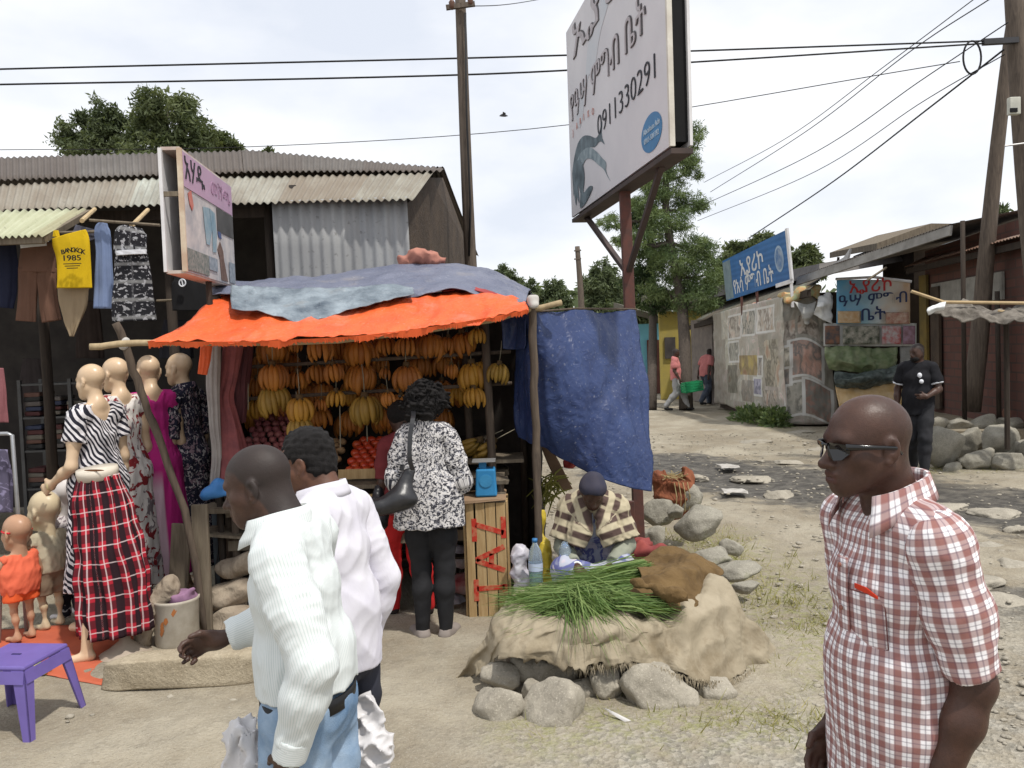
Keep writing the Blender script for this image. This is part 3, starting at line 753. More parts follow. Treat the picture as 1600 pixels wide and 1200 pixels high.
lettering('lettering', '0911-501192', M_pale_ink, bb, fr + bx * (.815 * BW) + Vector((0, 0, .072 * BH)), bx, (0, 0, 1), .055, BW * .11, off=.006)
for i, ch in enumerate('JARIKO'):
    lettering('lettering', ch, M('coral_ink', (.62, .34, .30), rough=.6, bump=0), bb, fr + bx * ((.06 + .052 * i) * BW) + Vector((0, 0, (.40 + .035 * math.sin(.6 + i * .45)) * BH)), bx, (0, 0, 1), .085, off=.006)
M_fish = M('fish_print_dark', (.05, .075, .09), (.15, .20, .23), .6, 7, 0); M_fish2 = M('fish_print_pale', (.33, .40, .43), (.13, .18, .21), .6, 8, 0)
on_bb(catp([(.03, .26), (.06, .33), (.12, .40), (.20, .41), (.28, .375), (.35, .33), (.39, .335), (.43, .38), (.42, .31), (.45, .25), (.40, .29), (.34, .285), (.27, .315), (.2, .325), (.13, .31), (.08, .22), (.04, .12)]), 'fish_print', M_fish, .002)
on_bb(catp([(.06, .24), (.12, .315), (.2, .33), (.28, .31), (.36, .25), (.42, .19), (.46, .15), (.455, .1), (.50, .04), (.44, .12), (.38, .17), (.30, .235), (.22, .265), (.15, .22)]), 'fish_print', M_fish2, .0035)
on_bb(catp([(.05, .30), (.14, .30), (.19, .24), (.20, .16), (.18, .09), (.26, .10), (.30, .075), (.20, .02), (.13, .02), (.14, .1), (.11, .16), (.12, .05), (.09, .10), (.075, .05), (.05, .14)]), 'portrait_print', M_fish, .005)

# ------------------------------------------------------------------ trees
M_leaf_dark = mat_leaf('eucalyptus_leaf', (.06, .08, .038), (.145, .17, .08))
M_leaf_grev = mat_leaf('feathery_leaf', (.075, .115, .05), (.19, .24, .105))
M_leaf_far = mat_leaf('dusty_leaf', (.075, .10, .05), (.13, .16, .085))
M_bark = mat_wood('bark', (.11, .09, .075), (.06, .05, .042))
def tree(label, trunk, clumps, n, size, mat, seed, cat='tree', group=None, droop=.3, limbs=True, tr=.16, name='tree', aspect=3.0):
    """trunk: world points; clumps: (centre, radii)"""
    rg = np.random.RandomState(seed)
    t = thing(name, label, cat, (trunk[0][0], trunk[0][1], trunk[0][2]), group)
    g = G(); tp_ = catmull([tuple(p) for p in trunk], 10)
    g.tube(tp_, list(np.linspace(tr, tr * .3, 10)), 9)
    if limbs:
        for c, r in clumps:
            c = Vector(c); k = min(range(10), key=lambda i: abs(tp_[i][2] - (c.z - max(r) * .5)))
            s0 = Vector(tp_[k]); mid = s0.lerp(c, .5) + Vector((0, 0, -.1 * (c - s0).length))
            g.tube([s0, mid, c], [tr * .35, tr * .22, tr * .08], 6)
    g.obj('trunk', M_bark, t, smooth=True)
    vol = np.array([r[0] * r[1] * r[2] if hasattr(r, '__len__') else r ** 3 for c, r in clumps]) ** .66; vol = vol / vol.sum()
    Vs = []; rn = []
    for (c, r), w in zip(clumps, vol):
        k = max(int(n * w), 40); r = np.array(r if hasattr(r, '__len__') else (r,) * 3)
        sub = max(4, k // 90)
        d = rg.normal(size=(sub, 3)); d /= np.linalg.norm(d, axis=1, keepdims=True)
        sc_ = d * (rg.uniform(.25, 1.08, (sub, 1)) ** .6) * r
        which = rg.randint(0, sub, k)
        pos = np.array(c) + sc_[which] + rg.normal(size=(k, 3)) * r * .15
        a = rg.normal(size=(k, 3)); a[:, 2] -= droop * 1.5; a /= np.linalg.norm(a, axis=1, keepdims=True)
        b_ = np.cross(a, rg.normal(size=(k, 3))); b_ /= np.linalg.norm(b_, axis=1, keepdims=True)
        L_ = size * rg.uniform(.6, 1.4, (k, 1)); a = a * L_; b_ = b_ * L_ / aspect
        Vs.append(np.stack([pos - a * .1, pos + a * .4 + b_ * .5, pos + a, pos + a * .4 - b_ * .5], 1))
        tone = rg.uniform(0, 1, sub)
        rn.append(np.repeat(np.clip(tone[which] * .7 + rg.uniform(0, .3, k), 0, 1), 4))
    V = np.concatenate(Vs).reshape(-1, 3)
    obj('crown', V, np.arange(len(V)).reshape(-1, 4), mat, t, smooth=False, attrs={'rnd': np.concatenate(rn)})
    return t
def cl(lst, Y, k=1.0, dy=1.0):
    return [(tuple(at(px_, py_, Y + d)), (rx * Y / FOC * k, rx * Y / FOC * k * dy, ry * Y / FOC * k)) for px_, py_, rx, ry, d in lst]
tree('broad dark eucalyptus with two rounded tops behind the shack roof', [gp(255, 640), at(255, 400, 30), at(262, 190, 30)],
     cl([(262, 172, 46, 30, 0), (235, 195, 32, 34, .5), (290, 200, 38, 42, 0), (308, 232, 30, 28, .4), (250, 235, 50, 30, 0), (262, 265, 50, 26, 0)], 30), 17000, .19, M_leaf_dark, 3, cat='tree')
tree('smaller paler eucalyptus left of the broad one behind the roof', [gp(148, 640), at(148, 400, 31), at(150, 190, 31)],
     cl([(150, 185, 34, 26, 0), (116, 208, 26, 22, 0), (165, 215, 34, 30, 0), (188, 190, 20, 26, .3), (130, 240, 44, 24, 0), (200, 235, 24, 30, 0)], 31), 11000, .18, mat_leaf('grey_green_leaf', (.06, .08, .04), (.12, .145, .075)), 4)
tree('little bushy treetop peeping over the roof ridge', [gp(348, 640), at(348, 400, 32), at(346, 225, 32)], cl([(345, 225, 24, 15, 0), (372, 236, 10, 8, 0), (420, 236, 8, 5, 0)], 32), 6000, .17, M_leaf_dark, 5)
tree('tall feathery conifer standing close behind the billboard', [gp(1072, 640), at(1066, 480, 24), at(1040, 330, 24), at(1050, 190, 24)],
     cl([(1075, 215, 26, 22, 0), (1052, 245, 36, 26, 0), (1082, 262, 22, 16, 0), (1035, 290, 40, 26, 0), (1078, 318, 30, 18, .4), (1000, 318, 26, 16, 0), (1040, 350, 44, 24, 0), (1092, 385, 30, 20, 0), (955, 345, 22, 12, 0), (1000, 380, 30, 22, -.4), (1060, 405, 46, 28, 0), (1105, 430, 34, 26, 0), (1040, 450, 40, 24, .5), (975, 372, 24, 12, 0), (1085, 470, 40, 22, 0)], 24), 46000, .12, M_leaf_grev, 6, tr=.2, droop=.25, aspect=6)
tree('darker slim conifer just left of the tall feathery one', [gp(1018, 640), at(1020, 480, 25.5), at(1015, 330, 25.5), at(1022, 260, 25.5)],
     cl([(1018, 280, 18, 26, 0), (1005, 340, 24, 24, 0), (1022, 400, 26, 26, 0), (1000, 440, 26, 26, 0), (1030, 470, 24, 20, 0)], 25.5), 17000, .12, mat_leaf('dark_conifer_leaf', (.03, .055, .025), (.07, .105, .045)), 16, tr=.15, droop=.1, aspect=4.5)
for i, (lab, px_, py_, rx, ry, Y, n) in enumerate([
        ('olive round tree between distant pole and billboard post', 942, 445, 36, 42, 40, 5000), ('low dusty treetop just above the blue tarpaulin roof', 788, 440, 30, 26, 45, 3500),
        ('pale pointed treetop right of the tarpaulin roof', 866, 460, 32, 28, 50, 3500), ('small dusty tree between stall roof and distant pole', 822, 455, 22, 26, 52, 2500),
        ('dark rounded tree seen left of the blue sign', 1155, 405, 36, 32, 36, 4500), ('dark broad tree seen right of the blue sign', 1258, 408, 34, 26, 34, 4000), ('dark tree crown rising above the blue sign', 1195, 385, 40, 22, 37, 4000),
        ('bushy tree low behind the billboard post and conifers', 1000, 470, 40, 34, 42, 4000), ('far bushy tree over the green awning', 1120, 455, 40, 34, 40, 4000)]):
    base = gp(px_, 600); tree(lab, [(at(px_, 500, Y).x, Y, 0), at(px_, py_ + 30, Y), at(px_, py_, Y)],
         cl([(px_ + rx * dx, py_ + ry * dy, rx * s_, ry * s_, dd) for dx, dy, s_, dd in ((0, -.35, .55, 0), (-.5, .1, .5, 0), (.5, .15, .5, .3), (0, .5, .8, 0), (-.35, .75, .5, 0), (.4, .8, .5, 0))], Y), n * 3, .2, M_leaf_far if i < 4 else M_leaf_dark, 20 + i, tr=.14, cat='tree')
for i, (px_, py_, h_, lab) in enumerate(((1563, 330, 28, 'thin sparse treetop poking over the brown roof'), (1590, 338, 16, 'tiny sparse treetop beside the grey pole'))):
    tree(lab, [(at(px_, 500, 26).x, 26, 0), at(px_, 400, 26), at(px_, py_ - h_ / 2, 26)], cl([(px_, py_, 5, h_ * .5, 0), (px_ + 3, py_ + 18, 8, h_ * .6, 0)], 26), 500, .22, M_leaf_far, 40 + i, tr=.05, limbs=False)
bi = at(786, 181, 30)
bird = G()
bird.tube([bi + Vector((-.13, 0, 0)), bi + Vector((-.05, 0, .02)), bi + Vector((.08, 0, .01)), bi + Vector((.17, 0, -.01))], [.01, .05, .05, .008], 8)
bird.add([bi + Vector((-.03, 0, .02)), bi + Vector((.06, 0, .02)), bi + Vector((.12, .05, .12)), bi + Vector((.0, .32, .10))], [(0, 1, 2, 3)])
bird.add([bi + Vector((-.03, 0, .02)), bi + Vector((.06, 0, .02)), bi + Vector((.10, -.05, .08)), bi + Vector((.0, -.32, .06))], [(0, 1, 2, 3)])
tag(bird.obj('bird', M('bird_grey', (.09, .09, .10)), None, smooth=True), 'small dark bird gliding high in the cloudy sky', 'bird')
# ================================================================== the row of buildings along the lane
def wallquad(g, a, b, h, t=.12):
    a, b = Vector(a), Vector(b); d = (b - a); l = d.length; d.normalize(); n = Vector((d.y, -d.x, 0))
    g.box((a + b) / 2 + Vector((0, 0, h / 2)), (l, t, h), d, n, (0, 0, 1)); return g
# far blue and yellow houses
bh = thing('blue_house', 'distant turquoise painted house with a low dark roof', 'house', (5.1, 31, 0))
wallquad(G(), (at(985, 560, 31).x, 31, 0), (at(1032, 560, 31).x, 31, 0), 2.6).obj('wall', M('turquoise_paint', (.16, .42, .50), (.13, .34, .42), .8, 2), bh)
G().prism([at(975, 478, 30.4), at(1040, 496, 30.4), at(1040, 505, 30.4), at(975, 488, 30.4)], (0, 3, .3)).obj('roof', M_roof_dark, bh)
G().box((at(1022, 560, 30.9).x, 30.9, 1.0), (.5, .06, 2.0)).obj('door', M('door_brown', (.12, .05, .04)), bh)
yh = thing('yellow_house', 'yellow painted house front behind the conifer trunk', 'house', (5.9, 27.5, 0))
wallquad(G(), (at(1031, 560, 27.5).x, 27.5, 0), (at(1096, 560, 27.5).x, 27.5, 0), 2.9).obj('wall', M('yellow_paint', (.40, .31, .07), (.31, .25, .08), .85, 2), yh)
G().prism([at(1025, 476, 27.2), at(1135, 464, 27.2), at(1135, 476, 27.2), at(1025, 488, 27.2)], (0, 3, .5)).obj('roof', M_roof_dark, yh)
G().box((at(1047, 545, 27.4).x, 27.4, 1.7), (.35, .06, .7)).obj('window', M_dark_in, yh)
# fish restaurant: lane wall from far (1083) to near corner (1228), then the face towards the camera
fr_ = thing('restaurant_shack', 'ramshackle fish restaurant with dark green iron eaves', 'shack', (6.6, 20, 0))
f0 = Vector((at(1085, 620, 26.5).x, 26.5, 0)); f1 = Vector((at(1118, 620, 24.6).x, 24.6, 0)); f2 = Vector((gp(1136, 641).x, 23.4, 0)); f3 = Vector((gp(1227, 667).x, 17.45, 0)); f4 = Vector((f3.x + 3.1, 17.1, 0))
wallquad(G(), f0, f1, 2.55).obj('wall', M('mauve_curtain_wall', (.22, .19, .17), (.16, .14, .13), scale=5), fr_)
wallquad(G(), f2 + Vector((.15, 0, 0)), f3 + Vector((.15, 0, 0)), 2.6).obj('wall', M_mud_wall, fr_)
wallquad(G(), f3 + Vector((.1, .15, 0)), f4 + Vector((0, .15, 0)), 2.8).obj('wall', M_mud_wall, fr_)
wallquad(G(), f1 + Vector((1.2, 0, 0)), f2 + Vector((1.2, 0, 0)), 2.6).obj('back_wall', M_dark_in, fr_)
corrugated('eave_roof', at(1135, 470, 28.2), at(1300, 418, 18.6), at(1076, 507, 27), at(1266, 452, 16.6), M_roof_dark, fr_, seed=12, rows=4)
G().bar(at(1078, 512, 26.9), at(1264, 458, 16.7), .08, .14).obj('eave_beam', M_wood_dark, fr_)
G().prism([at(1100, 470, 28), at(1150, 455, 24), at(1280, 432, 18), at(1280, 412, 18.4), at(1150, 440, 24.4), at(1100, 452, 28.4)], (2, .4, .3)).obj('upper_wall', M('grey_boards', (.14, .13, .12), (.1, .09, .085)), fr_)
# long grey roof with a pale fascia
lr = thing('long_roofed_house', 'low house under a long grey roof with pale fascia board', 'house', (7.5, 15, 0))
e0, e1 = at(1243, 446, 17.6), at(1482, 368, 12.9)
t0, t1 = at(1246, 433, 17.6), at(1484, 352, 12.9)
G().prism([e0, e1, t1, t0], (.06, .02, 0)).obj('fascia', M('pale_fascia', (.30, .29, .27), (.19, .18, .165), scale=3), lr)
corrugated('roof', t0 + Vector((3, .6, .55)), t1 + Vector((3, .6, .55)), t0, t1, M_roof_top, lr, seed=21, rows=4)
wallquad(G(), (8.75, 17.6, 0), (8.95, 15.8, 0), 2.9).obj('wall', M('teal_wall', (.12, .22, .21), (.09, .16, .15), scale=2), lr)
G().tube([at(1385, 418, 14.4), at(1355, 438, 14.3)], .02, 6).obj('prop', M_wood_grey, lr)
uh = thing('hut', 'small pale hut with dark roof edge above the long roof', 'hut', (9.2, 18.5, 0))
G().prism([at(1393, 395, 18), at(1540, 375, 18), at(1540, 355, 18), at(1458, 358, 18), at(1393, 384, 18)], (.0, 2, 0)).obj('wall', M('pale_blue_board', (.36, .39, .40), (.28, .30, .31), scale=2), uh)
G().prism([at(1370, 390, 17.7), at(1457, 359, 17.7), at(1545, 357, 17.7), at(1545, 350, 17.7), at(1455, 349, 17.7), at(1370, 380, 17.7)], (.0, 2.6, .1)).obj('roof', M_wood_grey, uh)
G().prism([at(1428, 388, 17.95), at(1428, 470, 17.95), at(1520, 470, 17.95), at(1520, 376, 17.95)], (0, 1.5, 0)).obj('lower_wall', M_mud_wall, uh)
# brick house on the terrace
bk = thing('brick_house', 'dark red brick house with brown corrugated roof on stone terrace', 'house', (7.6, 14, .45))
b0 = Vector((at(1448, 600, 15.6).x, 15.6, .4)); b1 = Vector((at(1630, 600, 11.6).x, 11.6, .4))
d = b1 - b0; Lw = d.length; d.normalize(); H_ = 3.0
V = []; pcb = []
for off in (0, .2):
    for u, h in ((0, 0), (Lw, 0), (Lw, H_ + .1), (0, H_)):
        q = b0 + d * u + Vector((0, 0, h)) + Vector((off, 0, 0)); V.append(q); pcb.append((u, h, 0))
obj('wall', V, [(0, 1, 2, 3), (7, 6, 5, 4), (0, 4, 5, 1), (2, 6, 7, 3), (0, 3, 7, 4), (1, 5, 6, 2)], M_brick, bk, pc=pcb, smooth=False)
V = []; pcb = []
for off in (0, .2):
    for u, h in ((0, 0), (2.4, 0), (2.4, H_), (0, H_)):
        V.append(b0 + Vector((u, off, h))); pcb.append((u, h, 0))
corrugated('roof', at(1468, 380, 17.2) + Vector((.4, 0, 0)), at(1640, 333, 13.2) + Vector((.6, 0, 0)), at(1412, 417, 15.2), at(1640, 358, 11.2), M_roof_rust, bk, seed=31, rows=4, ragged=.08)
G().bar(at(1418, 424, 15.3), at(1640, 372, 11.3), .06, .1).obj('eave_beam', M_wood_dark, bk)
nrm = Vector((-d.y, d.x, 0)); nrm = nrm if nrm.x < 0 else -nrm
G().box(b0 + d * (Lw * .42) + nrm * .03 + Vector((0, 0, 2.15)), (2.6, .04, .42), d, nrm, (0, 0, 1)).obj('plaster_panel', M('pale_plaster', (.30, .29, .26), (.22, .21, .19)), bk)
G().box(b0 + d * .05 + nrm * .05 + Vector((0, 0, 1.35)), (.32, .05, 2.4), d, nrm, (0, 0, 1)).obj('corner_board', M('mustard_paint', (.20, .14, .04), (.13, .10, .04), scale=4), bk)
G().box(b0 + d * .6 + nrm * .06 + Vector((0, 0, 1.2)), (.35, .05, 2.2), d, nrm, (0, 0, 1)).obj('shutter', M_mud_wall, bk)
for px_, a_, b_, Y, lab in ((1504, 345, 642, 12.6, 'tall thin steel post before the brick house'), (1558, 455, 642, 12.4, 'shorter thin post beside the leaning pole')):
    q0, q1 = at(px_ + 3, b_, Y), at(px_, a_, Y); q0.z = .42
    tag(G().tube([q0, q1], .035, 8).obj('post', M_wood_dark, None, smooth=True), lab, 'post')
# ragged lean-to roof of sticks and plastic
ra = thing('ragged_awning', 'ragged lean-to roof of sticks, sheet scraps and plastic', 'awning', (at(1540, 600, 11.6).x, 11.6, .45))
sheet('cover', [[at(x_, y_, Y) for x_, y_, Y in row] for row in (((1462, 474, 11.3), (1500, 474, 11.3), (1550, 478, 11.2), (1620, 474, 11.0)), ((1452, 478, 11.0), (1500, 484, 10.9), (1552, 490, 10.8), (1620, 496, 10.5)), ((1462, 486, 10.8), (1502, 496, 10.7), (1555, 505, 10.6), (1620, 515, 10.3)))], 24, 40, M('scrap_sheet', (.07, .06, .05), (.20, .18, .155), scale=9), ra, wr=.07, wscale=9, solid=.015)
sheet('plastic_scrap', [[at(1450, 480, 10.7), at(1466, 475, 10.7), at(1478, 473, 10.7)], [at(1448, 486, 10.65), at(1464, 481, 10.65), at(1476, 479, 10.65)], [at(1450, 492, 10.7), at(1462, 487, 10.7), at(1474, 483, 10.7)]], 14, 14, M('white_plastic', (.75, .77, .77), (.6, .62, .62), .4), ra, wr=.012, wscale=20)
for a_, b_ in (((1424, 455, 10.9), (1478, 473, 10.9)), ((1470, 472, 10.9), (1640, 474, 10.6)), ((1560, 486, 10.9), (1640, 500, 10.4))):
    G().tube([at(*a_), at(*b_)], .022, 7).obj('stick', M('bare_stick', (.5, .38, .22)), ra)
for px_, Y in ((1572, 10.9), (1640, 10.6)):
    q = at(px_, 500, Y); G().tube([(q.x, q.y, .3), q], .035, 7).obj('post', M_wood_dark, ra)
# terrace and its bank of stones
tz = G(); 
tag(tz.prism([Vector((5.75, 12.2, .0)), Vector((8.2, 11.7, 0)), Vector((14, 11.5, 0)), Vector((14, 26, 0)), Vector((7.0, 18, 0)), Vector((6.6, 16.6, 0))], (0, 0, .43)).obj('terrace', M('terrace_earth', (.26, .22, .16), (.18, .155, .11), scale=3, bump=.5, bs=14, dist=.03), None), kind='structure')
def rock(seed, size, sub=3, cuts=11, rough_=.035):
    import bmesh
    rg = np.random.RandomState(seed)
    bm = bmesh.new(); bmesh.ops.create_icosphere(bm, subdivisions=sub + 1, radius=1)
    V = np.array([v.co for v in bm.verts]); F = np.array([[v.index for v in f.verts] for f in bm.faces]); bm.free()
    n = rg.normal(size=(cuts, 3)); n /= np.linalg.norm(n, axis=1, keepdims=True); dd = rg.uniform(.55, .95, cuts)
    q = (V @ n.T); r = np.where(q > 1e-3, dd / np.maximum(q, 1e-3), 9)
    p = 34; r = (r ** -p).sum(1) ** (-1 / p)
    V = V * np.minimum(r, 1.08)[:, None]
    V = V * (1 + snoise(V, 3, seed) * .05 + snoise(V, 9, seed + 1) * rough_ + snoise(V, 26, seed + 2) * rough_ * .45)[:, None]
    return V * np.array(size), F
_rk = [0]
def put_rock(px_, py_, w, h, Y, label, mat=M_stone, group=None, z=None, dep=.8, name='stone', rot=None, flat=False):
    """stone whose picture is centred at px,py and w by h photo pixels"""
    _rk[0] += 1; k = Y / FOC
    V, F = rock(100 + _rk[0], (w * k / 2 * 1.12, w * k / 2 * dep, h * k / 2 * 1.12))
    a = rot if rot is not None else rnd.uniform(-.25, .25); ca, sa = math.cos(a), math.sin(a)
    V = V @ np.array([[ca, 0, -sa], [0, 1, 0], [sa, 0, ca]])
    c = at(px_, py_, Y); V = V + np.array(c)
    o = obj(name, V, F, mat, None); tag(o, label, 'stone', group); return o
for i, (px_, py_, w, h, Y, lab) in enumerate((
        (1477, 700, 60, 62, 11.5, 'large pale rounded boulder nearest the man in black on the bank'), (1512, 690, 44, 44, 12.0, 'dark tilted stone wedged behind the pale boulder'),
        (1556, 690, 58, 48, 11.6, 'squarish grey boulder in the middle of the stone bank'), (1592, 704, 50, 50, 11.5, 'rounded boulder at the far end of the stone bank'),
        (1532, 720, 62, 34, 11.3, 'low broad stone at the foot of the bank'), (1578, 722, 56, 32, 11.1, 'flat grey stone at the bank foot by the frame edge'),
        (1500, 664, 40, 22, 12.4, 'small flat stone on top of the bank left'), (1540, 660, 50, 18, 12.4, 'reddish flat slab on top of the bank'), (1580, 662, 46, 20, 12.3, 'pale flat slab on top of the bank'),
        (1488, 734, 30, 20, 11.2, 'small stone beside the pale boulder foot'), (1462, 664, 34, 26, 12.5, 'brown stone at the top end of the bank'), (1624, 715, 60, 60, 11.2, 'boulder half outside the frame on the bank'))):
    put_rock(px_, py_, w, h, Y, lab, M_stone_moss)
# low clay jar and rubble by the brick wall
q = at(1588, 655, 12.6); q.z = .43
tag(G().lathe(q, [(.10, 0), (.17, .08), (.19, .2), (.14, .3), (.10, .34), (.12, .37)], 16).obj('clay_jar', M('clay', (.25, .12, .08)), None, smooth=True), 'round brown clay jar standing against the brick house', 'jar')

# ------------------------------------------------------------------ blue sign on the restaurant roof
bs = thing('blue_sign', 'large blue roof sign with white Amharic lettering and oval emblem', 'sign', (5.6, 19, 2.7))
s_bl, s_br = at(1137, 470, 21.5), at(1240, 437, 17.0); zz = (s_bl.z + s_br.z) / 2; 
sx_ = (s_br - s_bl); SW = sx_.length; sx_.normalize(); s_tr = at(1232, 358, 17.0); sy_ = (s_tr - s_br); SH = sy_.length; sy_.normalize()
sn = sx_.cross(sy_).normalized()
if sn.x > 0: sn = -sn
def on_blue(pts, name, mat, off=0, t=.03):
    return G().prism([s_bl + sx_ * (u * SW) + sy_ * (v * SH) + sn * off for u, v in pts], sn * t).obj(name, mat, bs)
x = NB('blue_sign_paint', .55); v = x.coord(); wv = x.n('ShaderNodeTexWave', wave_type='BANDS', bands_direction='Z'); x.l(v, wv.inputs[0]); wv.inputs['Scale'].default_value = 2.6
x.color(x.mix(x.ramp(x.noise(v, 2), [(.4, 0.), (.7, 1.)]), (.025, .13, .34), (.02, .10, .27))); x.bump(wv.outputs['Fac'], .3, .02); M_blue_sign = x.m
on_blue([(0, 0), (1, 0), (1, 1), (0, 1)], 'panel', M_blue_sign)
on_blue([(0, .02), (.14, .02), (.14, .95), (0, .95)], 'faded_end', M('grey_blue_paint', (.13, .19, .22), (.2, .26, .28), scale=5), .031, .004)
on_blue([(.985, -.02), (1.01, -.02), (1.01, 1.02), (.985, 1.02)], 'edge_strip', M_white_tin, .01, .04)
on_blue([(.80, -.06), (1.01, -.06), (1.01, .02), (.80, .02)], 'lower_strip', M_white_tin, .02, .03)
ell_ = [(.87 + .055 * math.cos(a), .50 + .27 * math.sin(a)) for a in np.linspace(0, 6.283, 29)[:-1]]
on_blue(ell_, 'oval_emblem', M('emblem_ring', (.36, .46, .56), (.28, .38, .5), .5), .031, .004)
ell_ = [(.87 + .044 * math.cos(a), .50 + .22 * math.sin(a)) for a in np.linspace(0, 6.283, 29)[:-1]]
on_blue(ell_, 'oval_emblem', M('emblem_blue', (.06, .15, .32), (.3, .36, .44), .5, 6), .036, .004)
M_wht_letter = M('white_letter', (.66, .68, .70), rough=.5, bump=0)
lettering('lettering', 'ኢያሪኮ', M_wht_letter, bs, s_bl + sx_ * (.30 * SW) + sy_ * (.46 * SH), sx_, sy_, .52, SW * .36, off=.037, grow=.012)
lettering('lettering', 'የአሳ ምግብ ቤት', M_wht_letter, bs, s_bl + sx_ * (.16 * SW) + sy_ * (.10 * SH), sx_, sy_, .46, SW * .62, off=.037, grow=.012)
for f in (.25, .5, .97):
    q = s_bl + sx_ * (f * SW); G().bar(q, q + Vector((.02, 0, -.55)), .05, .05).obj('post', M_white_tin if f > .9 else M_red_steel, bs)
dish = thing('roof_panel', 'tilted grey metal panel standing on the long roof', 'panel', at(1308, 405, 16.4))
G().prism([at(1295, 416, 16.4), at(1318, 402, 16.4), at(1328, 388, 16.4), at(1323, 410, 16.4)], (.1, .15, 0)).obj('sheet', M('zinc', (.4, .4, .4)), dish)
G().bar(at(1310, 402, 16.4), at(1308, 422, 16.5), .04, .04).obj('stand', M_wood_dark, dish)

# ------------------------------------------------------------------ banners hung on the restaurant
def onwall(px_, py_, a, b, off):
    d = _R * ((px_ - 800) / FOC) + _U * ((600 - py_) / FOC) + _F
    n = Vector(((b - a).y, -(b - a).x, 0)).normalized(); n = n if n.x < 0 or n.y < -.5 else -n
    p0 = a + n * off; c = Vector((0, 0, CAMZ)); return c + d * ((p0 - c).dot(n) / d.dot(n))
def rects_on(lst, a, b, top):
    d = (b - a).normalized(); o = []
    for px, py, ca, cb, f_ in lst:
        q = [onwall(x_, y_, a, b, .1) for x_, y_ in zip(px, py)]; u = [(p - a).x * d.x + (p - a).y * d.y for p in q]; w_ = [top - p.z for p in q]
        o.append(((u[0] + u[3]) / 2, (u[1] + u[2]) / 2, (w_[0] + w_[1]) / 2, (w_[2] + w_[3]) / 2, ca, cb, f_))
    return o
R1 = rects_on((
        ((1156, 1181, 1181, 1155), (563, 558, 590, 592), (.42, .32, .08), (.24, .17, .08), False), ((1183, 1190, 1189, 1182), (566, 565, 592, 593), (.10, .09, .08), (.32, .28, .24), True),
        ((1178, 1189, 1188, 1177), (599, 598, 622, 622), (.14, .14, .26), (.32, .30, .38), True), ((1137, 1156, 1156, 1137), (500, 496, 530, 532), (.26, .20, .15), (.42, .38, .32), True),
        ((1160, 1178, 1178, 1160), (494, 490, 526, 529), (.16, .18, .15), (.40, .36, .30), True), ((1182, 1208, 1208, 1182), (492, 486, 522, 526), (.36, .26, .18), (.48, .45, .40), True),
        ((1138, 1154, 1154, 1138), (540, 538, 566, 568), (.20, .21, .17), (.36, .34, .28), True), ((1160, 1178, 1177, 1160), (600, 599, 634, 632), (.40, .38, .34), (.20, .17, .14), False),
        ((1194, 1216, 1215, 1194), (540, 537, 612, 612), (.25, .22, .16), (.36, .33, .26), False), ((1192, 1214, 1213, 1192), (618, 617, 650, 644), (.22, .19, .15), (.34, .3, .25), False), ((1136, 1152, 1152, 1136), (574, 573, 618, 616), (.24, .22, .17), (.14, .14, .11), False)), f2, f3, 2.68)
R2 = rects_on((
        ((1234, 1257, 1256, 1233), (606, 604, 652, 655), (.20, .20, .16), (.34, .32, .27), True), ((1262, 1302, 1304, 1261), (602, 597, 652, 654), (.30, .30, .26), (.20, .10, .07), True),
        ((1240, 1286, 1288, 1238), (543, 534, 590, 594), (.20, .17, .15), (.36, .20, .15), True), ((1230, 1247, 1245, 1228), (508, 504, 534, 538), (.30, .24, .2), (.42, .38, .33), False),
        ((1250, 1284, 1284, 1250), (502, 498, 526, 532), (.22, .16, .12), (.40, .35, .3), False), ((1229, 1238, 1236, 1229), (548, 546, 576, 578), (.30, .28, .2), (.42, .38, .3), True), ((1229, 1237, 1236, 1229), (582, 580, 604, 606), (.08, .08, .08), (.26, .2, .16), True)), f3 + Vector((-.07, -.11, 0)), f3 + Vector((3, -.21, 0)), 2.8)
M_col1 = mat_collage('collage_print', (1.25, 1.0), (.47, .43, .36), 1.6, .4, frame=False, rects=R1)
M_col2 = mat_collage('collage_print_big', (1.1, 1.3), (.44, .41, .36), 1.8, .5, frame=False, rects=R2)
def hang(name, label, ctrl, mat, cat='banner', wr=.03, ws=7, nu=40, nv=50, **k):
    o = sheet(name, ctrl, nu, nv, mat, None, wr=wr, wscale=ws, **k); tag(o, label, cat); return o
zt_ = lambda p, dz: Vector(p) + Vector((0, 0, dz))
off_ = Vector((-.06, -.03, 0))
c1 = [[zt_(f2 + off_, 2.62), zt_(f2.lerp(f3, .25) + off_, 2.66), zt_(f2.lerp(f3, .5) + off_, 2.70), zt_(f2.lerp(f3, .75) + off_, 2.72), zt_(f3 + off_ + (f3 - f2).normalized() * .12, 2.75)],
      [zt_(f2 + off_, 1.3), zt_(f2.lerp(f3, .25) + off_ * 1.3, 1.3), zt_(f2.lerp(f3, .5) + off_ * 1.4, 1.3), zt_(f2.lerp(f3, .75) + off_ * 1.2, 1.35), zt_(f3 + off_ * 1.1 + (f3 - f2).normalized() * .12, 1.3)],
      [zt_(f2 + off_, .12), zt_(f2.lerp(f3, .25) + off_, .16), zt_(f2.lerp(f3, .5) + off_ * 1.3, .06), zt_(f2.lerp(f3, .75) + off_ * 1.3, .08), zt_(f3 + off_ * 1.2 + (f3 - f2).normalized() * .12, .06)]]
hang('picture_banner', 'long faded collage banner along the lane side of the restaurant', c1, M_col1, wr=.022, nu=50, nv=90, seed=3)
q3 = f3 + Vector((.0, -.07, 0)); qe = lambda px_: Vector((at(px_, 560, 17.25).x, 17.3, 0))
q3 = q3 + Vector((-.07, -.04, 0))
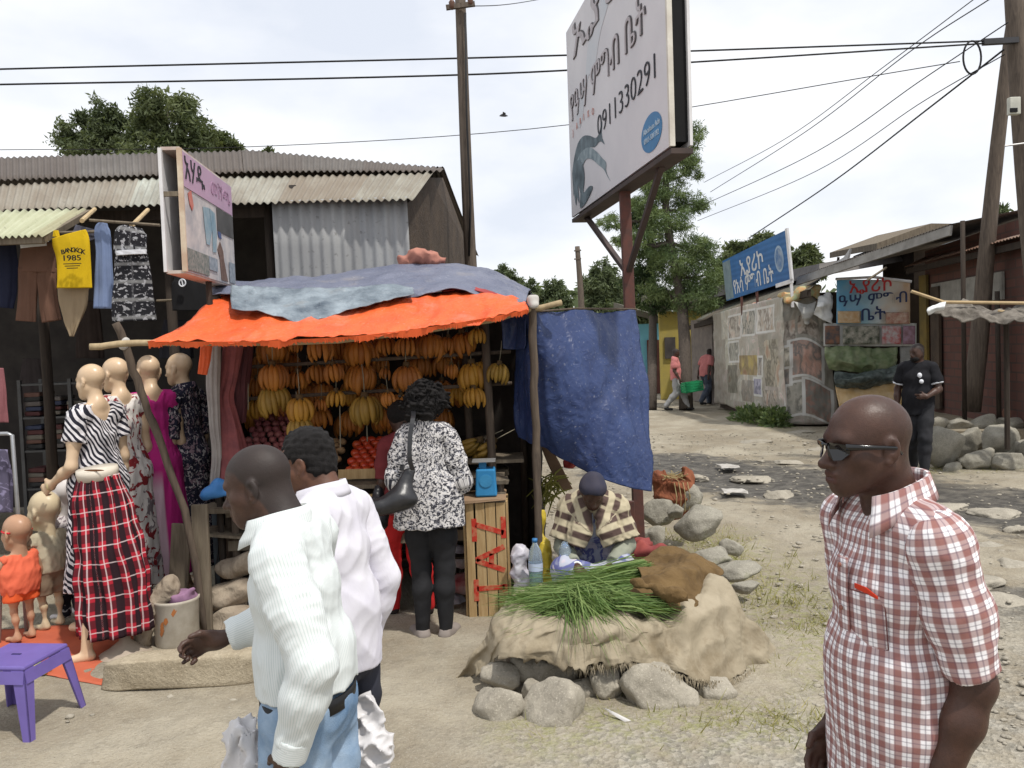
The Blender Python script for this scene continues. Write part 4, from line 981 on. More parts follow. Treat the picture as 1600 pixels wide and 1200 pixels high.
c2 = [[zt_(q3, 2.78), zt_(qe(1262), 2.82), zt_(qe(1290), 2.5)], [zt_(q3, 1.5), zt_(qe(1262) + Vector((0, -.06, 0)), 1.5), zt_(qe(1300), 1.5)], [zt_(q3, .08), zt_(qe(1262) + Vector((0, -.04, 0)), .06), zt_(qe(1312), .05)]]
hang('picture_banner', 'crumpled collage banner on the corner facing the road', c2, M_col2, wr=.03, seed=8)
def flat_on(px0, py0, px1, py1, Y, name, mat, parent, wr=.012, seed=0, n=24, dy=0):
    c = [[at(px0, py0, Y), at((px0 + px1) / 2, (py0 + py0) / 2, Y - dy), at(px1, py0 - (px1 - px0) * .0, Y)], [at(px0, (py0 + py1) / 2, Y - dy), at((px0 + px1) / 2, (py0 + py1) / 2, Y - dy * 1.5), at(px1, (py0 + py1) / 2, Y)], [at(px0, py1, Y), at((px0 + px1) / 2, py1, Y - dy), at(px1, py1, Y)]]
    return sheet(name, c, n, n, mat, parent, wr=wr, wscale=4, seed=seed)
fb = thing('restaurant_banner', 'sky blue and tan cloth banner with red and navy Amharic lettering', 'banner', at(1365, 505, 17.0))
x = NB('banner_gradient', .6); v = x.coord('pc'); s = x.sep(v)
x.color(x.mix(x.ramp(x.noise(v, 4), [(.4, 0.), (.7, .3)]), x.ramp(x.math('ADD', x.math('MULTIPLY', s[0], .55), x.math('MULTIPLY', x.noise(v, 2.2, 3), .35)), [(.2, (.12, .42, .68)), (.55, (.36, .56, .66)), (.75, (.62, .60, .55)), (1.0, (.50, .33, .20))]), (.5, .6, .66))); M_bgrad = x.m
flat_on(1307, 437, 1422, 506, 16.9, 'cloth', M_bgrad, fb, .008)
G().tube([at(1306, 436, 16.88), at(1365, 433, 16.88), at(1424, 440, 16.88)], .03, 6).obj('hem_pole', M_white_tin, fb, smooth=True)
k17 = 16.9 / FOC
BX = Vector((_R.x, 0, _R.z)).normalized(); BY = Vector((0, 0, 1))
M_redl = M('red_ink', (.55, .05, .05), rough=.6, bump=0); M_navy = M('navy_ink', (.03, .05, .13), rough=.6, bump=0)
BXh = Vector((1, 0, .035)).normalized()
lettering('lettering', 'ኢያሪኮ', M_redl, fb, at(1327, 458, 16.8), BXh, BY, .34, 66 * k17, off=.0, grow=.012)
lettering('lettering', 'ዓሣ ምግብ', M_navy, fb, at(1311, 479, 16.8), BXh, BY, .30, 106 * k17, off=.0, grow=.012)
lettering('lettering', 'ቤት', M_navy, fb, at(1346, 501, 16.8), BXh, BY, .33, 38 * k17, off=.0, grow=.012)
flat_on(1309, 486, 1345, 505, 16.82, 'food_picture', M('food_print', (.50, .30, .14), (.62, .50, .34), .5, 12), fb, .002, n=8)
flat_on(1384, 488, 1420, 506, 16.82, 'food_picture', M('food_print_red', (.36, .16, .12), (.5, .38, .3), .5, 14), fb, .002, n=8)
pbn = thing('picture_banner', 'white strip banner with four framed pictures below the blue banner', 'banner', at(1360, 541, 16.9))
flat_on(1287, 505, 1432, 541, 16.95, 'cloth', M('white_vinyl', (.62, .62, .60), (.52, .52, .5), .5), pbn, .008)
for a_, b_, nm, ca, cb in ((1289, 1312, 'm1', (.07, .08, .09), (.26, .13, .08)), (1317, 1374, 'm2', (.045, .06, .04), (.42, .40, .34)), (1378, 1408, 'm3', (.40, .10, .10), (.46, .46, .46)), (1411, 1430, 'm4', (.20, .10, .12), (.34, .22, .3))):
    flat_on(a_, 509, b_, 538, 16.87, 'picture', M('picture_print_' + nm, ca, cb, .45, 9, .05), pbn, .003, n=10, seed=int(a_))
g3 = hang('green_banner', 'sagging green plastic banner beneath the picture strip', [[at(1288, 542, 16.9), at(1340, 541, 16.9), at(1405, 541, 16.9)], [at(1289, 558, 16.85), at(1342, 566, 16.6), at(1405, 556, 16.85)], [at(1296, 578, 16.9), at(1350, 584, 16.8), at(1402, 572, 16.9)]], M('green_vinyl', (.12, .17, .08), (.25, .28, .17), .35, 5), wr=.06, seed=4)
hang('small_banner', 'narrow grey picture banner behind the man in black', [[at(1406, 542, 17), at(1440, 541, 17)], [at(1406, 600, 17), at(1440, 600, 17)]], mat_collage('collage_print_grey', (1.4, 1.6), (.42, .42, .42), 6, .5), wr=.02, nu=20, nv=12)
hang('dark_banner', 'dark glossy picture banner crumpled in folds', [[at(1304, 580, 16.8), at(1350, 582, 16.7), at(1402, 572, 16.8)], [at(1303, 592, 16.7), at(1350, 592, 16.5), at(1402, 580, 16.7)], [at(1306, 604, 16.8), at(1352, 606, 16.75), at(1404, 594, 16.8)]], M('dark_vinyl', (.04, .05, .05), (.13, .16, .15), .25, 7), wr=.06, seed=6)
hang('tan_banner', 'shiny tan plastic banner hanging lowest on the restaurant front', [[at(1304, 600, 16.85), at(1355, 605, 16.8), at(1408, 596, 16.85)], [at(1310, 630, 16.75), at(1355, 632, 16.6), at(1408, 626, 16.8)], [at(1318, 668, 16.85), at(1360, 672, 16.8), at(1410, 668, 16.85)]], M('tan_vinyl', (.50, .32, .13), (.58, .44, .26), .25, 4), wr=.05, seed=7)
rags = (((1180, 482, 20.5), (1235, 474, 17.6), .11, 'bundle of red and cream rags along the eave', (.42, .11, .06), (.5, .4, .3)), ((1228, 462, 17.3), (1272, 456, 17.2), .14, 'orange and green crumpled plastic on the eave edge', (.52, .25, .10), (.35, .42, .25)))
for a_, b_, r_, lab, ca, cb in rags:
    S_ = SDF(); S_.cap(at(*a_), at(*b_), r_, r_ * .8, .05); S_.disp = lambda p: snoise(p, 18, 4) * .05; S_.dmax = .09
    V, F = S_.mesh(.035); tag(obj('rag_bundle', V, F, M('rag_' + str(int(r_ * 100)), ca, cb, .8, 9)), lab, 'rags')
hang('plastic_sheet', 'torn white plastic sheet draped over the restaurant corner', [[at(1278, 464, 16.9), at(1292, 458, 16.9), at(1302, 462, 17)], [at(1276, 478, 16.75), at(1288, 476, 16.7), at(1302, 478, 16.9)], [at(1270, 492, 16.9), at(1286, 500, 16.85), at(1300, 506, 16.9)]], M('white_plastic', (.75, .77, .77)), wr=.05, nu=24, nv=20, seed=2)
hang('plastic_sheet', 'grey plastic flap hanging down over the corner banner', [[at(1240, 470, 17.0), at(1258, 474, 17.0), at(1275, 470, 16.9)], [at(1250, 486, 16.9), at(1260, 490, 16.9), at(1272, 486, 16.9)], [at(1258, 500, 17.0), at(1261, 506, 17), at(1265, 500, 17)]], M('grey_plastic', (.42, .42, .40)), wr=.03, nu=24, nv=20, seed=12)
S_ = SDF(); S_.ell(gp(1190, 662) + Vector((0, 0, .2)), (.5, .5, .28)); 
def bush(name, label, c, r, n, seed, mat=M_leaf_grev, size=.16):
    rg = np.random.RandomState(seed); c = np.array(Vector(c))
    d_ = rg.normal(size=(n, 3)); d_ /= np.linalg.norm(d_, axis=1, keepdims=True); d_[:, 2] = np.abs(d_[:, 2])
    pos = c + d_ * rg.uniform(.4, 1, (n, 1)) * np.array(r)
    a = d_ + rg.normal(size=(n, 3)) * .6; a /= np.linalg.norm(a, axis=1, keepdims=True); b_ = np.cross(a, rg.normal(size=(n, 3))); b_ /= np.linalg.norm(b_, axis=1, keepdims=True)
    a *= size; b_ *= size * .2
    V = np.stack([pos, pos + a * .5 + b_, pos + a, pos + a * .5 - b_], 1).reshape(-1, 3)
    tag(obj(name, V, np.arange(len(V)).reshape(-1, 4), mat, None, loc=tuple(c), smooth=False, attrs={'rnd': np.repeat(rg.uniform(0, 1, n), 4)}), label, 'bush')
bush('weed_bush', 'low green weeds sprouting at the foot of the collage banner', gp(1180, 660), (.5, .9, .35), 700, 3)
bush('weed_bush', 'darker weeds at the corner under the banner', gp(1212, 668), (.25, .4, .42), 450, 5)
# far-off wood closing the view, one mass
rg = np.random.RandomState(77); n_ = 16000
cx_ = rg.uniform(-75, 95, 130); cy_ = rg.uniform(62, 85, 130); ch_ = rg.uniform(3.0, 6.0, 130); k_ = rg.randint(0, 130, n_)
pos = np.stack([cx_[k_] + rg.normal(size=n_) * 1.7, cy_[k_] + rg.normal(size=n_) * 1.2, np.abs(ch_[k_] * (.1 + .95 * rg.uniform(0, 1, n_) ** .7))], 1)
a_ = rg.normal(size=(n_, 3)); a_ /= np.linalg.norm(a_, axis=1, keepdims=True); b_ = np.cross(a_, rg.normal(size=(n_, 3))); b_ /= np.linalg.norm(b_, axis=1, keepdims=True); a_ *= .9; b_ *= .35
V = np.stack([pos, pos + a_ * .5 + b_, pos + a_, pos + a_ * .5 - b_], 1).reshape(-1, 3)
obj('far_woods', V, np.arange(len(V)).reshape(-1, 4), M_leaf_far, None, loc=(0, 70, 0), smooth=False, attrs={'rnd': np.repeat(np.clip(rg.uniform(0, 1, 130)[k_] * .7 + rg.uniform(0, .3, n_), 0, 1), 4)})['kind'] = 'stuff'
# ================================================================== the fruit stall
def mat_tarp(name, c, c2, weave=260, bump=.25, rough=.55, spec=.35, dust=.4):
    x = NB(name, rough, 0, spec); v = x.coord('pc')
    n1 = x.noise(v, 3.5, 6, .6); n2 = x.noise(x.mapping(v, (1, 3, 1)), 14, 5, .6)
    col = x.mix(x.ramp(n1, [(.35, 0.), (.68, 1.)]), c, c2)
    col = x.mix(x.ramp(x.noise(v, 45, 3), [(.62, 0.), (.74, .25)]), col, (.6, .6, .62))
    col = x.mix(x.ramp(x.noise(v, 2.2, 7, .7), [(.54, 0.), (.7, dust)]), col, (.33, .29, .24)); x.color(col); x.bump(x.math('ADD', x.creases(v, 7), x.math('MULTIPLY', n2, .4)), bump * 1.7, .012)
    return x.m
M_orange = mat_tarp('orange_tarp', (.78, .125, .03), (.58, .085, .02))
M_blue = mat_tarp('blue_tarp', (.019, .034, .105), (.028, .050, .14), rough=.45, dust=.06, bump=.16)
M_blue_top = mat_tarp('faded_blue_tarp', (.115, .128, .185), (.16, .172, .232), rough=.5)
M_denim = mat_tarp('marbled_plastic', (.27, .32, .36), (.045, .065, .09), rough=.4)
M_burlap = M('burlap', (.345, .295, .215), (.27, .228, .16), .95, 5, .6, 130, dist=.008, crease=4.5, stain=(.19, .15, .095))
M_sack_brown = M('brown_sacking', (.165, .105, .045), (.095, .058, .024), .95, 6, .6, 160, dist=.006, crease=9)
M_sack_or = M('orange_sacking', (.24, .085, .04), (.16, .055, .03), .9, 9, .6, 120, dist=.006, crease=10)
M_sack_grey = M('dusty_sacking', (.33, .275, .21), (.25, .2, .15), .95, 5, .5, 120, dist=.006, crease=11, stain=(.17, .13, .09))
M_stick_dark = mat_wood('dark_stick', (.13, .10, .075), (.065, .05, .04))
M_stick = mat_wood('pale_stick', (.42, .33, .20), (.30, .23, .14))
st = thing('fruit_stall', 'fruit stall with orange and blue tarpaulin roof on rough poles', 'market stall', (-.9, 6.2, 0))
o = sheet('orange_awning', [[at(*p) for p in r] for r in (
    ((350, 456, 6.1), (430, 458, 6.1), (540, 458, 6.1), (640, 458, 6.1), (735, 452, 6.1), (812, 466, 5.95)),
    ((318, 478, 5.75), (425, 484, 5.7), (540, 478, 5.7), (645, 466, 5.75), (748, 462, 5.75), (820, 472, 5.7)),
    ((278, 512, 5.35), (405, 516, 5.3), (540, 508, 5.3), (645, 496, 5.4), (750, 486, 5.5), (824, 478, 5.55)),
    ((231, 534, 5.1), (390, 533, 5.02), (540, 526, 5.05), (648, 514, 5.2), (752, 498, 5.35), (826, 483, 5.5)))], 70, 170, M_orange, st, wr=.018, wscale=9, seed=5, stretch=(2.0, .6, .6), edge_jag=.012)
# ragged front hem with a little turn-under
hem = np.array([tuple(at(*p)) for p in ((231, 534, 5.1), (390, 533, 5.02), (540, 526, 5.05), (648, 514, 5.2), (752, 498, 5.35), (826, 483, 5.5))])
hp = catmull(hem, 260); g = G()
for i in range(0, 259):
    a, b = hp[i], hp[i + 1]; l1, l2 = [.012 + .018 * abs(snoise(np.array([q]), 25, 8)[0]) + .016 * rnd.random() ** 2 for q in (a, b)]
    g.add([a, b, b + np.array([0, .01, -l2]), a + np.array([0, .01, -l1])], [(0, 1, 2, 3)])
g.obj('awning_hem', M_orange, st)
sheet('blue_roof', [[at(*p) for p in r] for r in (
    ((330, 452, 7.02), (450, 448, 7.03), (540, 446, 7.03), (640, 432, 7.03), (740, 432, 7.03), (800, 448, 7.0), (830, 466, 6.9)),
    ((352, 441, 6.75), (445, 432, 6.78), (537, 430, 6.78), (628, 415, 6.78), (740, 415, 6.78), (795, 438, 6.7), (826, 456, 6.5)),
    ((340, 447, 6.35), (440, 441, 6.35), (537, 441, 6.35), (630, 431, 6.35), (735, 429, 6.35), (790, 447, 6.25), (824, 462, 6.1)),
    ((326, 460, 5.92), (400, 461, 5.82), (537, 461, 5.8), (642, 464, 5.76), (712, 452, 5.85), (786, 465, 5.8), (822, 470, 5.72)))], 50, 130, M_blue_top, st, wr=.022, wscale=9, seed=15)
sheet('marbled_sheet', [[at(*p) for p in r] for r in (
    ((361, 448, 5.90), (450, 449, 5.88), (540, 448, 5.88), (600, 443, 5.88), (644, 448, 5.85)),
    ((360, 464, 5.68), (420, 472, 5.64), (480, 480, 5.62), (560, 466, 5.68), (646, 455, 5.74)),
    ((362, 482, 5.50), (415, 490, 5.46), (475, 503, 5.40), (545, 484, 5.50), (648, 464, 5.64)))], 36, 90, M_denim, st, wr=.014, wscale=12, seed=25)
sheet('roof_flap', [[at(*p) for p in r] for r in (((782, 490, 5.9), (805, 484, 5.9), (826, 474, 5.7)), ((785, 520, 5.9), (806, 516, 5.9), (824, 508, 5.7)), ((786, 545, 5.9), (800, 546, 5.9), (818, 545, 5.75)))], 26, 20, M_blue, st, wr=.02, seed=7)
sheet('red_strip', [[at(*p) for p in r] for r in (((690, 447, 6.0), (730, 446, 5.98), (770, 458, 5.9), (792, 470, 5.8)), ((690, 456, 5.93), (730, 452, 5.93), (770, 464, 5.84), (792, 474, 5.74)))], 8, 30, M('red_plastic', (.36, .05, .05), rough=.5), st, wr=.008)
hang('side_tarpaulin', 'big deep blue tarpaulin hung between stall pole and billboard post', [[at(*p) for p in r] for r in (
    ((806, 492, 5.9), (836, 487, 5.62), (880, 487, 5.9), (940, 488, 6.25), (994, 484, 6.62)),
    ((804, 545, 5.95), (836, 545, 5.66), (890, 545, 5.75), (955, 545, 6.1), (1003, 545, 6.5)),
    ((802, 610, 6.0), (838, 615, 5.75), (900, 620, 5.7), (965, 625, 5.95), (1014, 625, 6.3)),
    ((806, 660, 6.0), (842, 672, 5.8), (905, 690, 5.7), (970, 700, 5.8), (1018, 705, 6.1)),
    ((812, 682, 6.0), (848, 700, 5.85), (905, 733, 5.75), (965, 757, 5.75), (1013, 769, 5.95)))], M_blue, cat='tarpaulin', wr=.022, nu=100, nv=90, seed=33, stretch=(1.4, 1, .8), ws=9)
G().tube([at(834, 487, 5.6), at(900, 482, 6.0), at(994, 483, 6.62)], .008, 6).obj('rope', M_stick_dark, st)
# poles of the stall
for nm, pts, r_, m_ in (('pole', [(846, 960, 5.6), (838, 700, 5.6), (832, 462, 5.6)], .028, M_stick_dark), ('front_bar', [(140, 543, 5.0), (235, 537, 5.14), (540, 531, 5.2), (760, 500, 5.5), (826, 484, 5.6), (876, 474, 5.6)], .02, M_stick),
                        ('brace_pole', [(183, 504, 5.25), (213, 590, 5.3), (250, 690, 5.35), (296, 830, 5.4), (318, 930, 5.45)], .025, M_stick_dark)):
    P = [at(*p) for p in pts]
    if nm != 'front_bar': P[0 if nm == 'pole' else -1].z = 0
    Q = catmull([tuple(p) for p in P], 24); Q += nprs.normal(size=Q.shape) * .004
    G().tube(Q, list(r_ * (1 + nprs.normal(size=24) * .05)), 9).obj(nm, m_, st, smooth=True)
for px_, Y, h in ((345, 5.95, 2.3), (345, 6.9, 2.2), (812, 6.85, 2.3), (727, 6.4, 2.25), (760, 5.95, 2.2)):
    q = at(px_, 600, Y); G().tube([(q.x, q.y, 0), (q.x + .02, q.y, h * .5), (q.x, q.y, h)], .03, 8).obj('pole', M_stick_dark, st, smooth=True)
for y_, z_ in ((6.05, 2.08), (6.05, 1.78), (6.05, 1.55), (6.6, 2.2)):
    G().tube([(at(345, 600, y_).x, y_, z_), (at(800, 600, y_).x, y_, z_ + .05)], .014, 7).obj('rail', M_stick_dark, st)
S_ = SDF(); S_.cap(at(830, 468, 5.58), at(835, 476, 5.55), .035, .03); S_.disp = lambda p: snoise(p, 60, 3) * .008; S_.dmax = .012
V, F = S_.mesh(.008); obj('knot', V, F, M('white_rag', (.5, .48, .45)), st)
S_ = SDF(); S_.cap(at(193, 540, 5.25), at(197, 533, 5.25), .03, .025); V, F = S_.mesh(.008); obj('knot', V, F, _M['white_rag'], st)
xl, xr = -2.10, .07
sheet('back_sheet', [[(xl - .1, 6.98, 2.3), (-.8, 7.0, 2.35), (xr + .15, 6.98, 2.3)], [(xl - .1, 6.98, 1), (-.8, 7.0, 1), (xr + .15, 6.98, 1)], [(xl - .1, 6.98, 0), (-.8, 7.0, 0), (xr + .15, 6.98, 0)]], 30, 40, M('shade_toned_cloth', (.07, .058, .05), (.045, .038, .033)), st, wr=.03)  # dark cloth added to darken the stall inside, shade put into its colour
sheet('side_sheet', [[(xl - .06, 5.95, 2.2), (xl - .06, 6.98, 2.25)], [(xl - .06, 5.95, 1), (xl - .1, 6.98, 1)], [(xl - .04, 5.95, 0.0), (xl - .06, 6.98, 0)]], 20, 20, _M['shade_toned_cloth'], st, wr=.03)
sheet('side_sheet', [[(xr + .1, 6.0, 2.2), (xr + .15, 6.98, 2.25)], [(xr + .1, 6.0, 1), (xr + .15, 6.98, 1)], [(xr + .1, 6.0, 0.0), (xr + .15, 6.98, 0)]], 20, 20, _M['shade_toned_cloth'], st, wr=.03)
# counter
tb = thing('stall_counter', 'rough plank counter sagging under heaps of vegetables', 'counter', (-1.1, 6.1, 0))
for i, (y_, z_) in enumerate(((5.82, .93), (5.98, .945), (6.14, .95), (6.30, .955))):
    G().box((-1.05, y_, z_), (2.0 - .06 * (i % 2), .145, .03), jit=.008).obj('board', M_wood_grey, tb)
G().box((-1.1, 6.62, 1.06), (1.9, .55, .02), (1, 0, 0), (0, .96, .27), (0, -.27, .96)).obj('sloping_board', M_wood_dark, tb)
for x_ in (-1.98, -1.2, -.5, -.12):
    for y_ in (5.8, 6.5):
        G().tube([(x_, y_, 0), (x_ + rnd.uniform(-.02, .02), y_, .92)], .028, 7).obj('leg', M_stick_dark, tb)
for y_, z_, dx in ((5.78, .55, 0), (5.77, .80, .05)):
    G().box((-1.05, y_, z_), (1.95, .02, .07), (1, 0, .012 + dx * .2), jit=.004).obj('rail', M_wood_grey, tb)
for y_ in (5.95, 6.2, 6.45): G().box((-1.05, y_, .38), (1.9, .2, .02), jit=.006).obj('lower_shelf', M_wood_dark, tb)
G().box((-.9, 5.765, .845), (.85, .02, .05), (1, 0, -.03)).obj('edge_batten', M_wood_pale, tb)
# tomatoes, onions, potatoes
def ball(seed, r, lump, squash=.85):
    V, F = rock(seed, (r, r, r * squash), 1, 0 or 3, .0); d_ = V / np.linalg.norm(V, axis=1, keepdims=True)
    V = d_ * np.array([r, r, r * squash]) * (1 + snoise(d_, 2.2, seed) * lump)[:, None]
    return V, F
def heap(name, label, cat, group, meshes, spots, jr):
    protos = []
    for k, (x_, y_, z_) in enumerate(spots):
        me, mt, r = meshes[k % len(meshes)]
        o = bpy.data.objects.new(name, me); C.objects.link(o)
        o.location = (x_ + rnd.uniform(-jr, jr), y_ + rnd.uniform(-jr, jr), z_); o.rotation_euler = (rnd.uniform(-.6, .6), rnd.uniform(-.6, .6), rnd.uniform(0, 6))
        tag(o, label, cat, group)
def fruit_meshes(name, n, r, lump, mat, squash, calyx=None):
    out_ = []
    for i in range(n):
        V, F = ball(300 + i + int(r * 1e4), r * rnd.uniform(.85, 1.12), lump, squash); me = mesh_np(name, V, F); me.materials.append(mat); out_.append((me, mat, r))
    return out_
M_tom = M('tomato_skin', (.52, .035, .015), (.60, .10, .03), .28, 9, .05, 30, spec=.5); M_onion = M('red_onion_skin', (.24, .06, .07), (.34, .13, .12), .5, 14, .2, 50); M_pot = M('potato_skin', (.36, .23, .12), (.28, .17, .085), .85, 20, .3, 60)
tm = fruit_meshes('tomato', 4, .036, .05, M_tom, .86); on = fruit_meshes('onion', 4, .032, .06, M_onion, .92); po = fruit_meshes('potato', 4, .038, .14, M_pot, .78)
def slope_spots(x0, x1, y0, y1, z0, k, dx, layers=1):
    o = []
    for L in range(layers):
        ny = int((y1 - y0) / (dx * .9)); nx_ = int((x1 - x0) / dx)
        for j in range(ny - L):
            for i in range(nx_ - L):
                y_ = y0 + (j + .5 * L + .5) * dx * .9; o.append((x0 + (i + .5 * (j % 2) + .5 * L + .3) * dx, y_, z0 + (y_ - y0) * k + L * dx * .75))
    return o
heap('tomato', 'glossy red tomato in the tomato heap on the stall counter', 'tomato', 'tomatoes heaped on the counter', tm, slope_spots(-1.22, -.45, 5.95, 6.5, 1.0, .40, .068), .008)
heap('potato', 'brown potato lying between onions and tomatoes on the counter', 'potato', 'potatoes heaped on the counter', po, slope_spots(-1.43, -1.25, 5.9, 6.4, 1.0, .42, .066), .01)
heap('onion', 'small red onion in the onion heap at the stall side', 'onion', 'red onions heaped on the counter', on, slope_spots(-2.02, -1.45, 5.88, 6.6, 1.0, .62, .063) + slope_spots(-2.0, -1.6, 5.8, 5.95, .98, .5, .06), .01)
G().box((-.85, 5.87, 1.0), (.8, .02, .07), jit=.004).obj('edge_board', M_wood_pale, tb)
# hands of bananas hanging in rows
def banana_mesh():
    n, m_ = 8, 9; V = []
    for i in range(m_):
        t = i / (m_ - 1); a = -.35 + 1.05 * t; R0 = .12
        c = np.array([R0 * math.cos(a) - R0 * .94, 0, -R0 * 1.35 * math.sin(a) - .045])
        r = .0165 * (math.sin(math.pi * (.08 + .86 * t)) ** .55) * (1 if t < .93 else .6)
        if t < .1: r *= .55
        for j in range(n):
            q = 2 * math.pi * j / n; V.append(c + np.array([r * math.cos(q), r * math.sin(q), 0]))
    F = [(i * n + j, i * n + (j + 1) % n, (i + 1) * n + (j + 1) % n, (i + 1) * n + j) for i in range(m_ - 1) for j in range(n)] + [tuple(range(n - 1, -1, -1)), tuple((m_ - 1) * n + j for j in range(n))]
    return np.array(V), F
def mat_banana(name, a, b):
    x = NB(name, .5, 0, .35); v = x.coord()
    oi = x.n('ShaderNodeObjectInfo').outputs['Random']
    c = x.mix(oi, a, b); c = x.mix(x.ramp(x.noise(v, 40, 4), [(.56, 0.), (.72, .7)]), c, (.09, .05, .02))
    z = x.sep(v)[2]; c = x.mix(x.ramp(z, [(.0, 0.), (.02, .7)]), c, (.16, .15, .04)); x.color(c); return x.m
M_ban = [mat_banana('ripe_banana', (.40, .155, .025), (.28, .10, .022)), mat_banana('yellow_banana', (.44, .23, .03), (.33, .16, .025)), mat_banana('greenish_banana', (.32, .19, .034), (.23, .14, .026))]
bV, bF = banana_mesh(); bme = []
for m_ in M_ban:
    q = mesh_np('banana', bV, bF); q.materials.append(m_); bme.append(q)
sV = G(); sV.tube([(0, 0, .035), (0, 0, -.03)], [.02, .032], 8); sme = mesh_np('crown', sV.V, sV.F); sme.materials.append(M('banana_stem', (.13, .085, .04)))
tV = G(); tV.tube([(0, 0, .03), (.003, 0, .12), (0, 0, .2)], .003, 5); tme = mesh_np('string', tV.V, tV.F); tme.materials.append(M('string', (.3, .27, .2)))
def banana_hand(px_, py_, w, Y, kind, nb, spread, lab, group='hands of bananas hung in the stall'):
    """a hand whose crown hangs at px,py"""
    k = min(w, 52) * Y / FOC / .195
    t = thing('banana_hand', lab, 'bananas', at(px_, py_, Y), group); t.scale = (k, k, k); t.rotation_euler = (rnd.uniform(-.1, .1), rnd.uniform(-.12, .12), rnd.uniform(-.5, .5))
    for nm, me in (('crown', sme), ('string', tme)):
        c = bpy.data.objects.new(nm, me); C.objects.link(c); c.parent = t
    for i in range(nb):
        row = i % 2; f = (i + .5) / nb
        a = (f - .5) * spread - math.pi / 2 + rnd.uniform(-.06, .06)
        c = bpy.data.objects.new('banana', bme[kind]); C.objects.link(c); c.parent = t
        rr_ = .035 + .014 * row
        c.location = (rr_ * math.cos(a), rr_ * math.sin(a), -.012 * row)
        c.rotation_euler = (0, -.25 + rnd.uniform(-.12, .1) + .18 * row - .22 * abs(math.cos(a)), a)
        s_ = rnd.uniform(.9, 1.1); c.scale = (s_ * 1.28, s_ * 1.28, s_ * rnd.uniform(.86, 1.0))
    return t
rows_ = [  # px, py of the crown, width, kind, count
    (425, 528, 58, 0, 12), (500, 530, 42, 0, 8), (560, 533, 52, 0, 11), (603, 530, 34, 0, 7), (634, 530, 34, 0, 7), (672, 525, 48, 0, 11), (722, 522, 42, 0, 9), (745, 515, 30, 1, 7), (464, 532, 26, 0, 5), (700, 528, 30, 0, 6),
    (426, 572, 48, 0, 10), (465, 582, 34, 0, 7), (494, 572, 34, 0, 7), (520, 570, 34, 0, 7), (565, 572, 60, 0, 13), (603, 576, 22, 0, 4), (635, 574, 46, 0, 10), (705, 570, 26, 0, 5), (737, 570, 52, 1, 12), (780, 570, 36, 2, 9), (755, 566, 32, 1, 6),
    (426, 606, 56, 2, 12), (468, 624, 46, 1, 10), (525, 612, 32, 1, 7), (570, 622, 52, 2, 11), (606, 614, 28, 0, 5), (626, 618, 32, 0, 7), (740, 608, 36, 1, 8), (468, 655, 42, 2, 8), (502, 625, 24, 0, 5)]
desc = {0: 'orange ripe', 1: 'yellow', 2: 'greenish yellow'}
rown = ['top row under the awning', 'middle row', 'bottom row']
import collections
seen_ = collections.Counter()
for i, (px_, py_, w, kd, nb) in enumerate(rows_):
    r_ = 0 if i < 10 else 1 if i < 21 else 2
    rk = sorted([q[0] for q in (rows_[:10] if r_ == 0 else rows_[10:21] if r_ == 1 else rows_[21:])]).index(px_) + 1
    nth = ['first', 'second', 'third', 'fourth', 'fifth', 'sixth', 'seventh', 'eighth', 'ninth', 'tenth', 'eleventh'][rk - 1]
    banana_hand(px_, py_, w * 1.02, 6.05 - .14 * (i % 3 == 1) - .1 * (r_ == 2), kd, nb, 4.6 if nb > 6 else 3.0, '%s hand of bananas, %s from the left in the %s' % (desc[kd], nth, rown[r_]))
for i, (px_, py_) in enumerate(((445, 545), (530, 548), (585, 545), (655, 548), (700, 545), (400, 560), (484, 600), (548, 598), (590, 600), (655, 595), (720, 598), (405, 640), (440, 650), (545, 648), (600, 645), (690, 640))):
    banana_hand(px_, py_, 44, 6.55, 0, 8, 4.0, 'dim orange hand of bananas hung at the back of the stall, number %s counted from the left' % ('one two three four five six seven eight nine ten eleven twelve thirteen fourteen fifteen sixteen'.split()[i]), 'bananas hung at the back of the stall')['label'] = 'dim orange hand of bananas hung deep at the back of the stall'
for i, (px_, py_, w, kd) in enumerate(((452, 556, 38, 0), (548, 560, 40, 0), (590, 556, 36, 0), (655, 560, 40, 0), (692, 558, 36, 0), (402, 592, 36, 0), (506, 600, 38, 0), (546, 606, 36, 1), (588, 606, 36, 0), (655, 604, 38, 0), (690, 596, 36, 0), (718, 602, 36, 1), (402, 626, 38, 1), (448, 622, 34, 0), (500, 640, 36, 0), (548, 644, 40, 0), (600, 640, 38, 0), (632, 640, 34, 0), (445, 528, 40, 0), (582, 528, 40, 0), (652, 528, 38, 0), (530, 532, 36, 0))):
    banana_hand(px_, py_, w, 6.28, kd, 8, 4.2, 'orange hand of bananas hung between the front hands of the stall', 'bananas hung in the second rank of the stall')
for i, (px_, py_) in enumerate(((748, 688), (768, 690))):
    t = banana_hand(px_, py_, 46, 6.1, 2, 8, 3.5, ['greenish bananas lying on the shelf beside the blue scale', 'second hand of greenish bananas on the shelf, nearer the pole'][i], 'bananas lying on the shelf'); t.rotation_euler = (1.2, .2, 1.0 + i)
G().box((at(765, 720, 6.1).x, 6.15, at(765, 716, 6.15).z), (.5, .4, .025)).obj('side_shelf', M_wood_grey, tb)
for px_, py0, py1 in ((531, 634, 700), (387, 540, 640), (573, 650, 690), (768, 655, 660)):
    G().tube([at(px_, py0, 5.95), at(px_ + 1, py1, 5.95)], .004, 5).obj('string', M('string', (.3, .27, .2)), st)

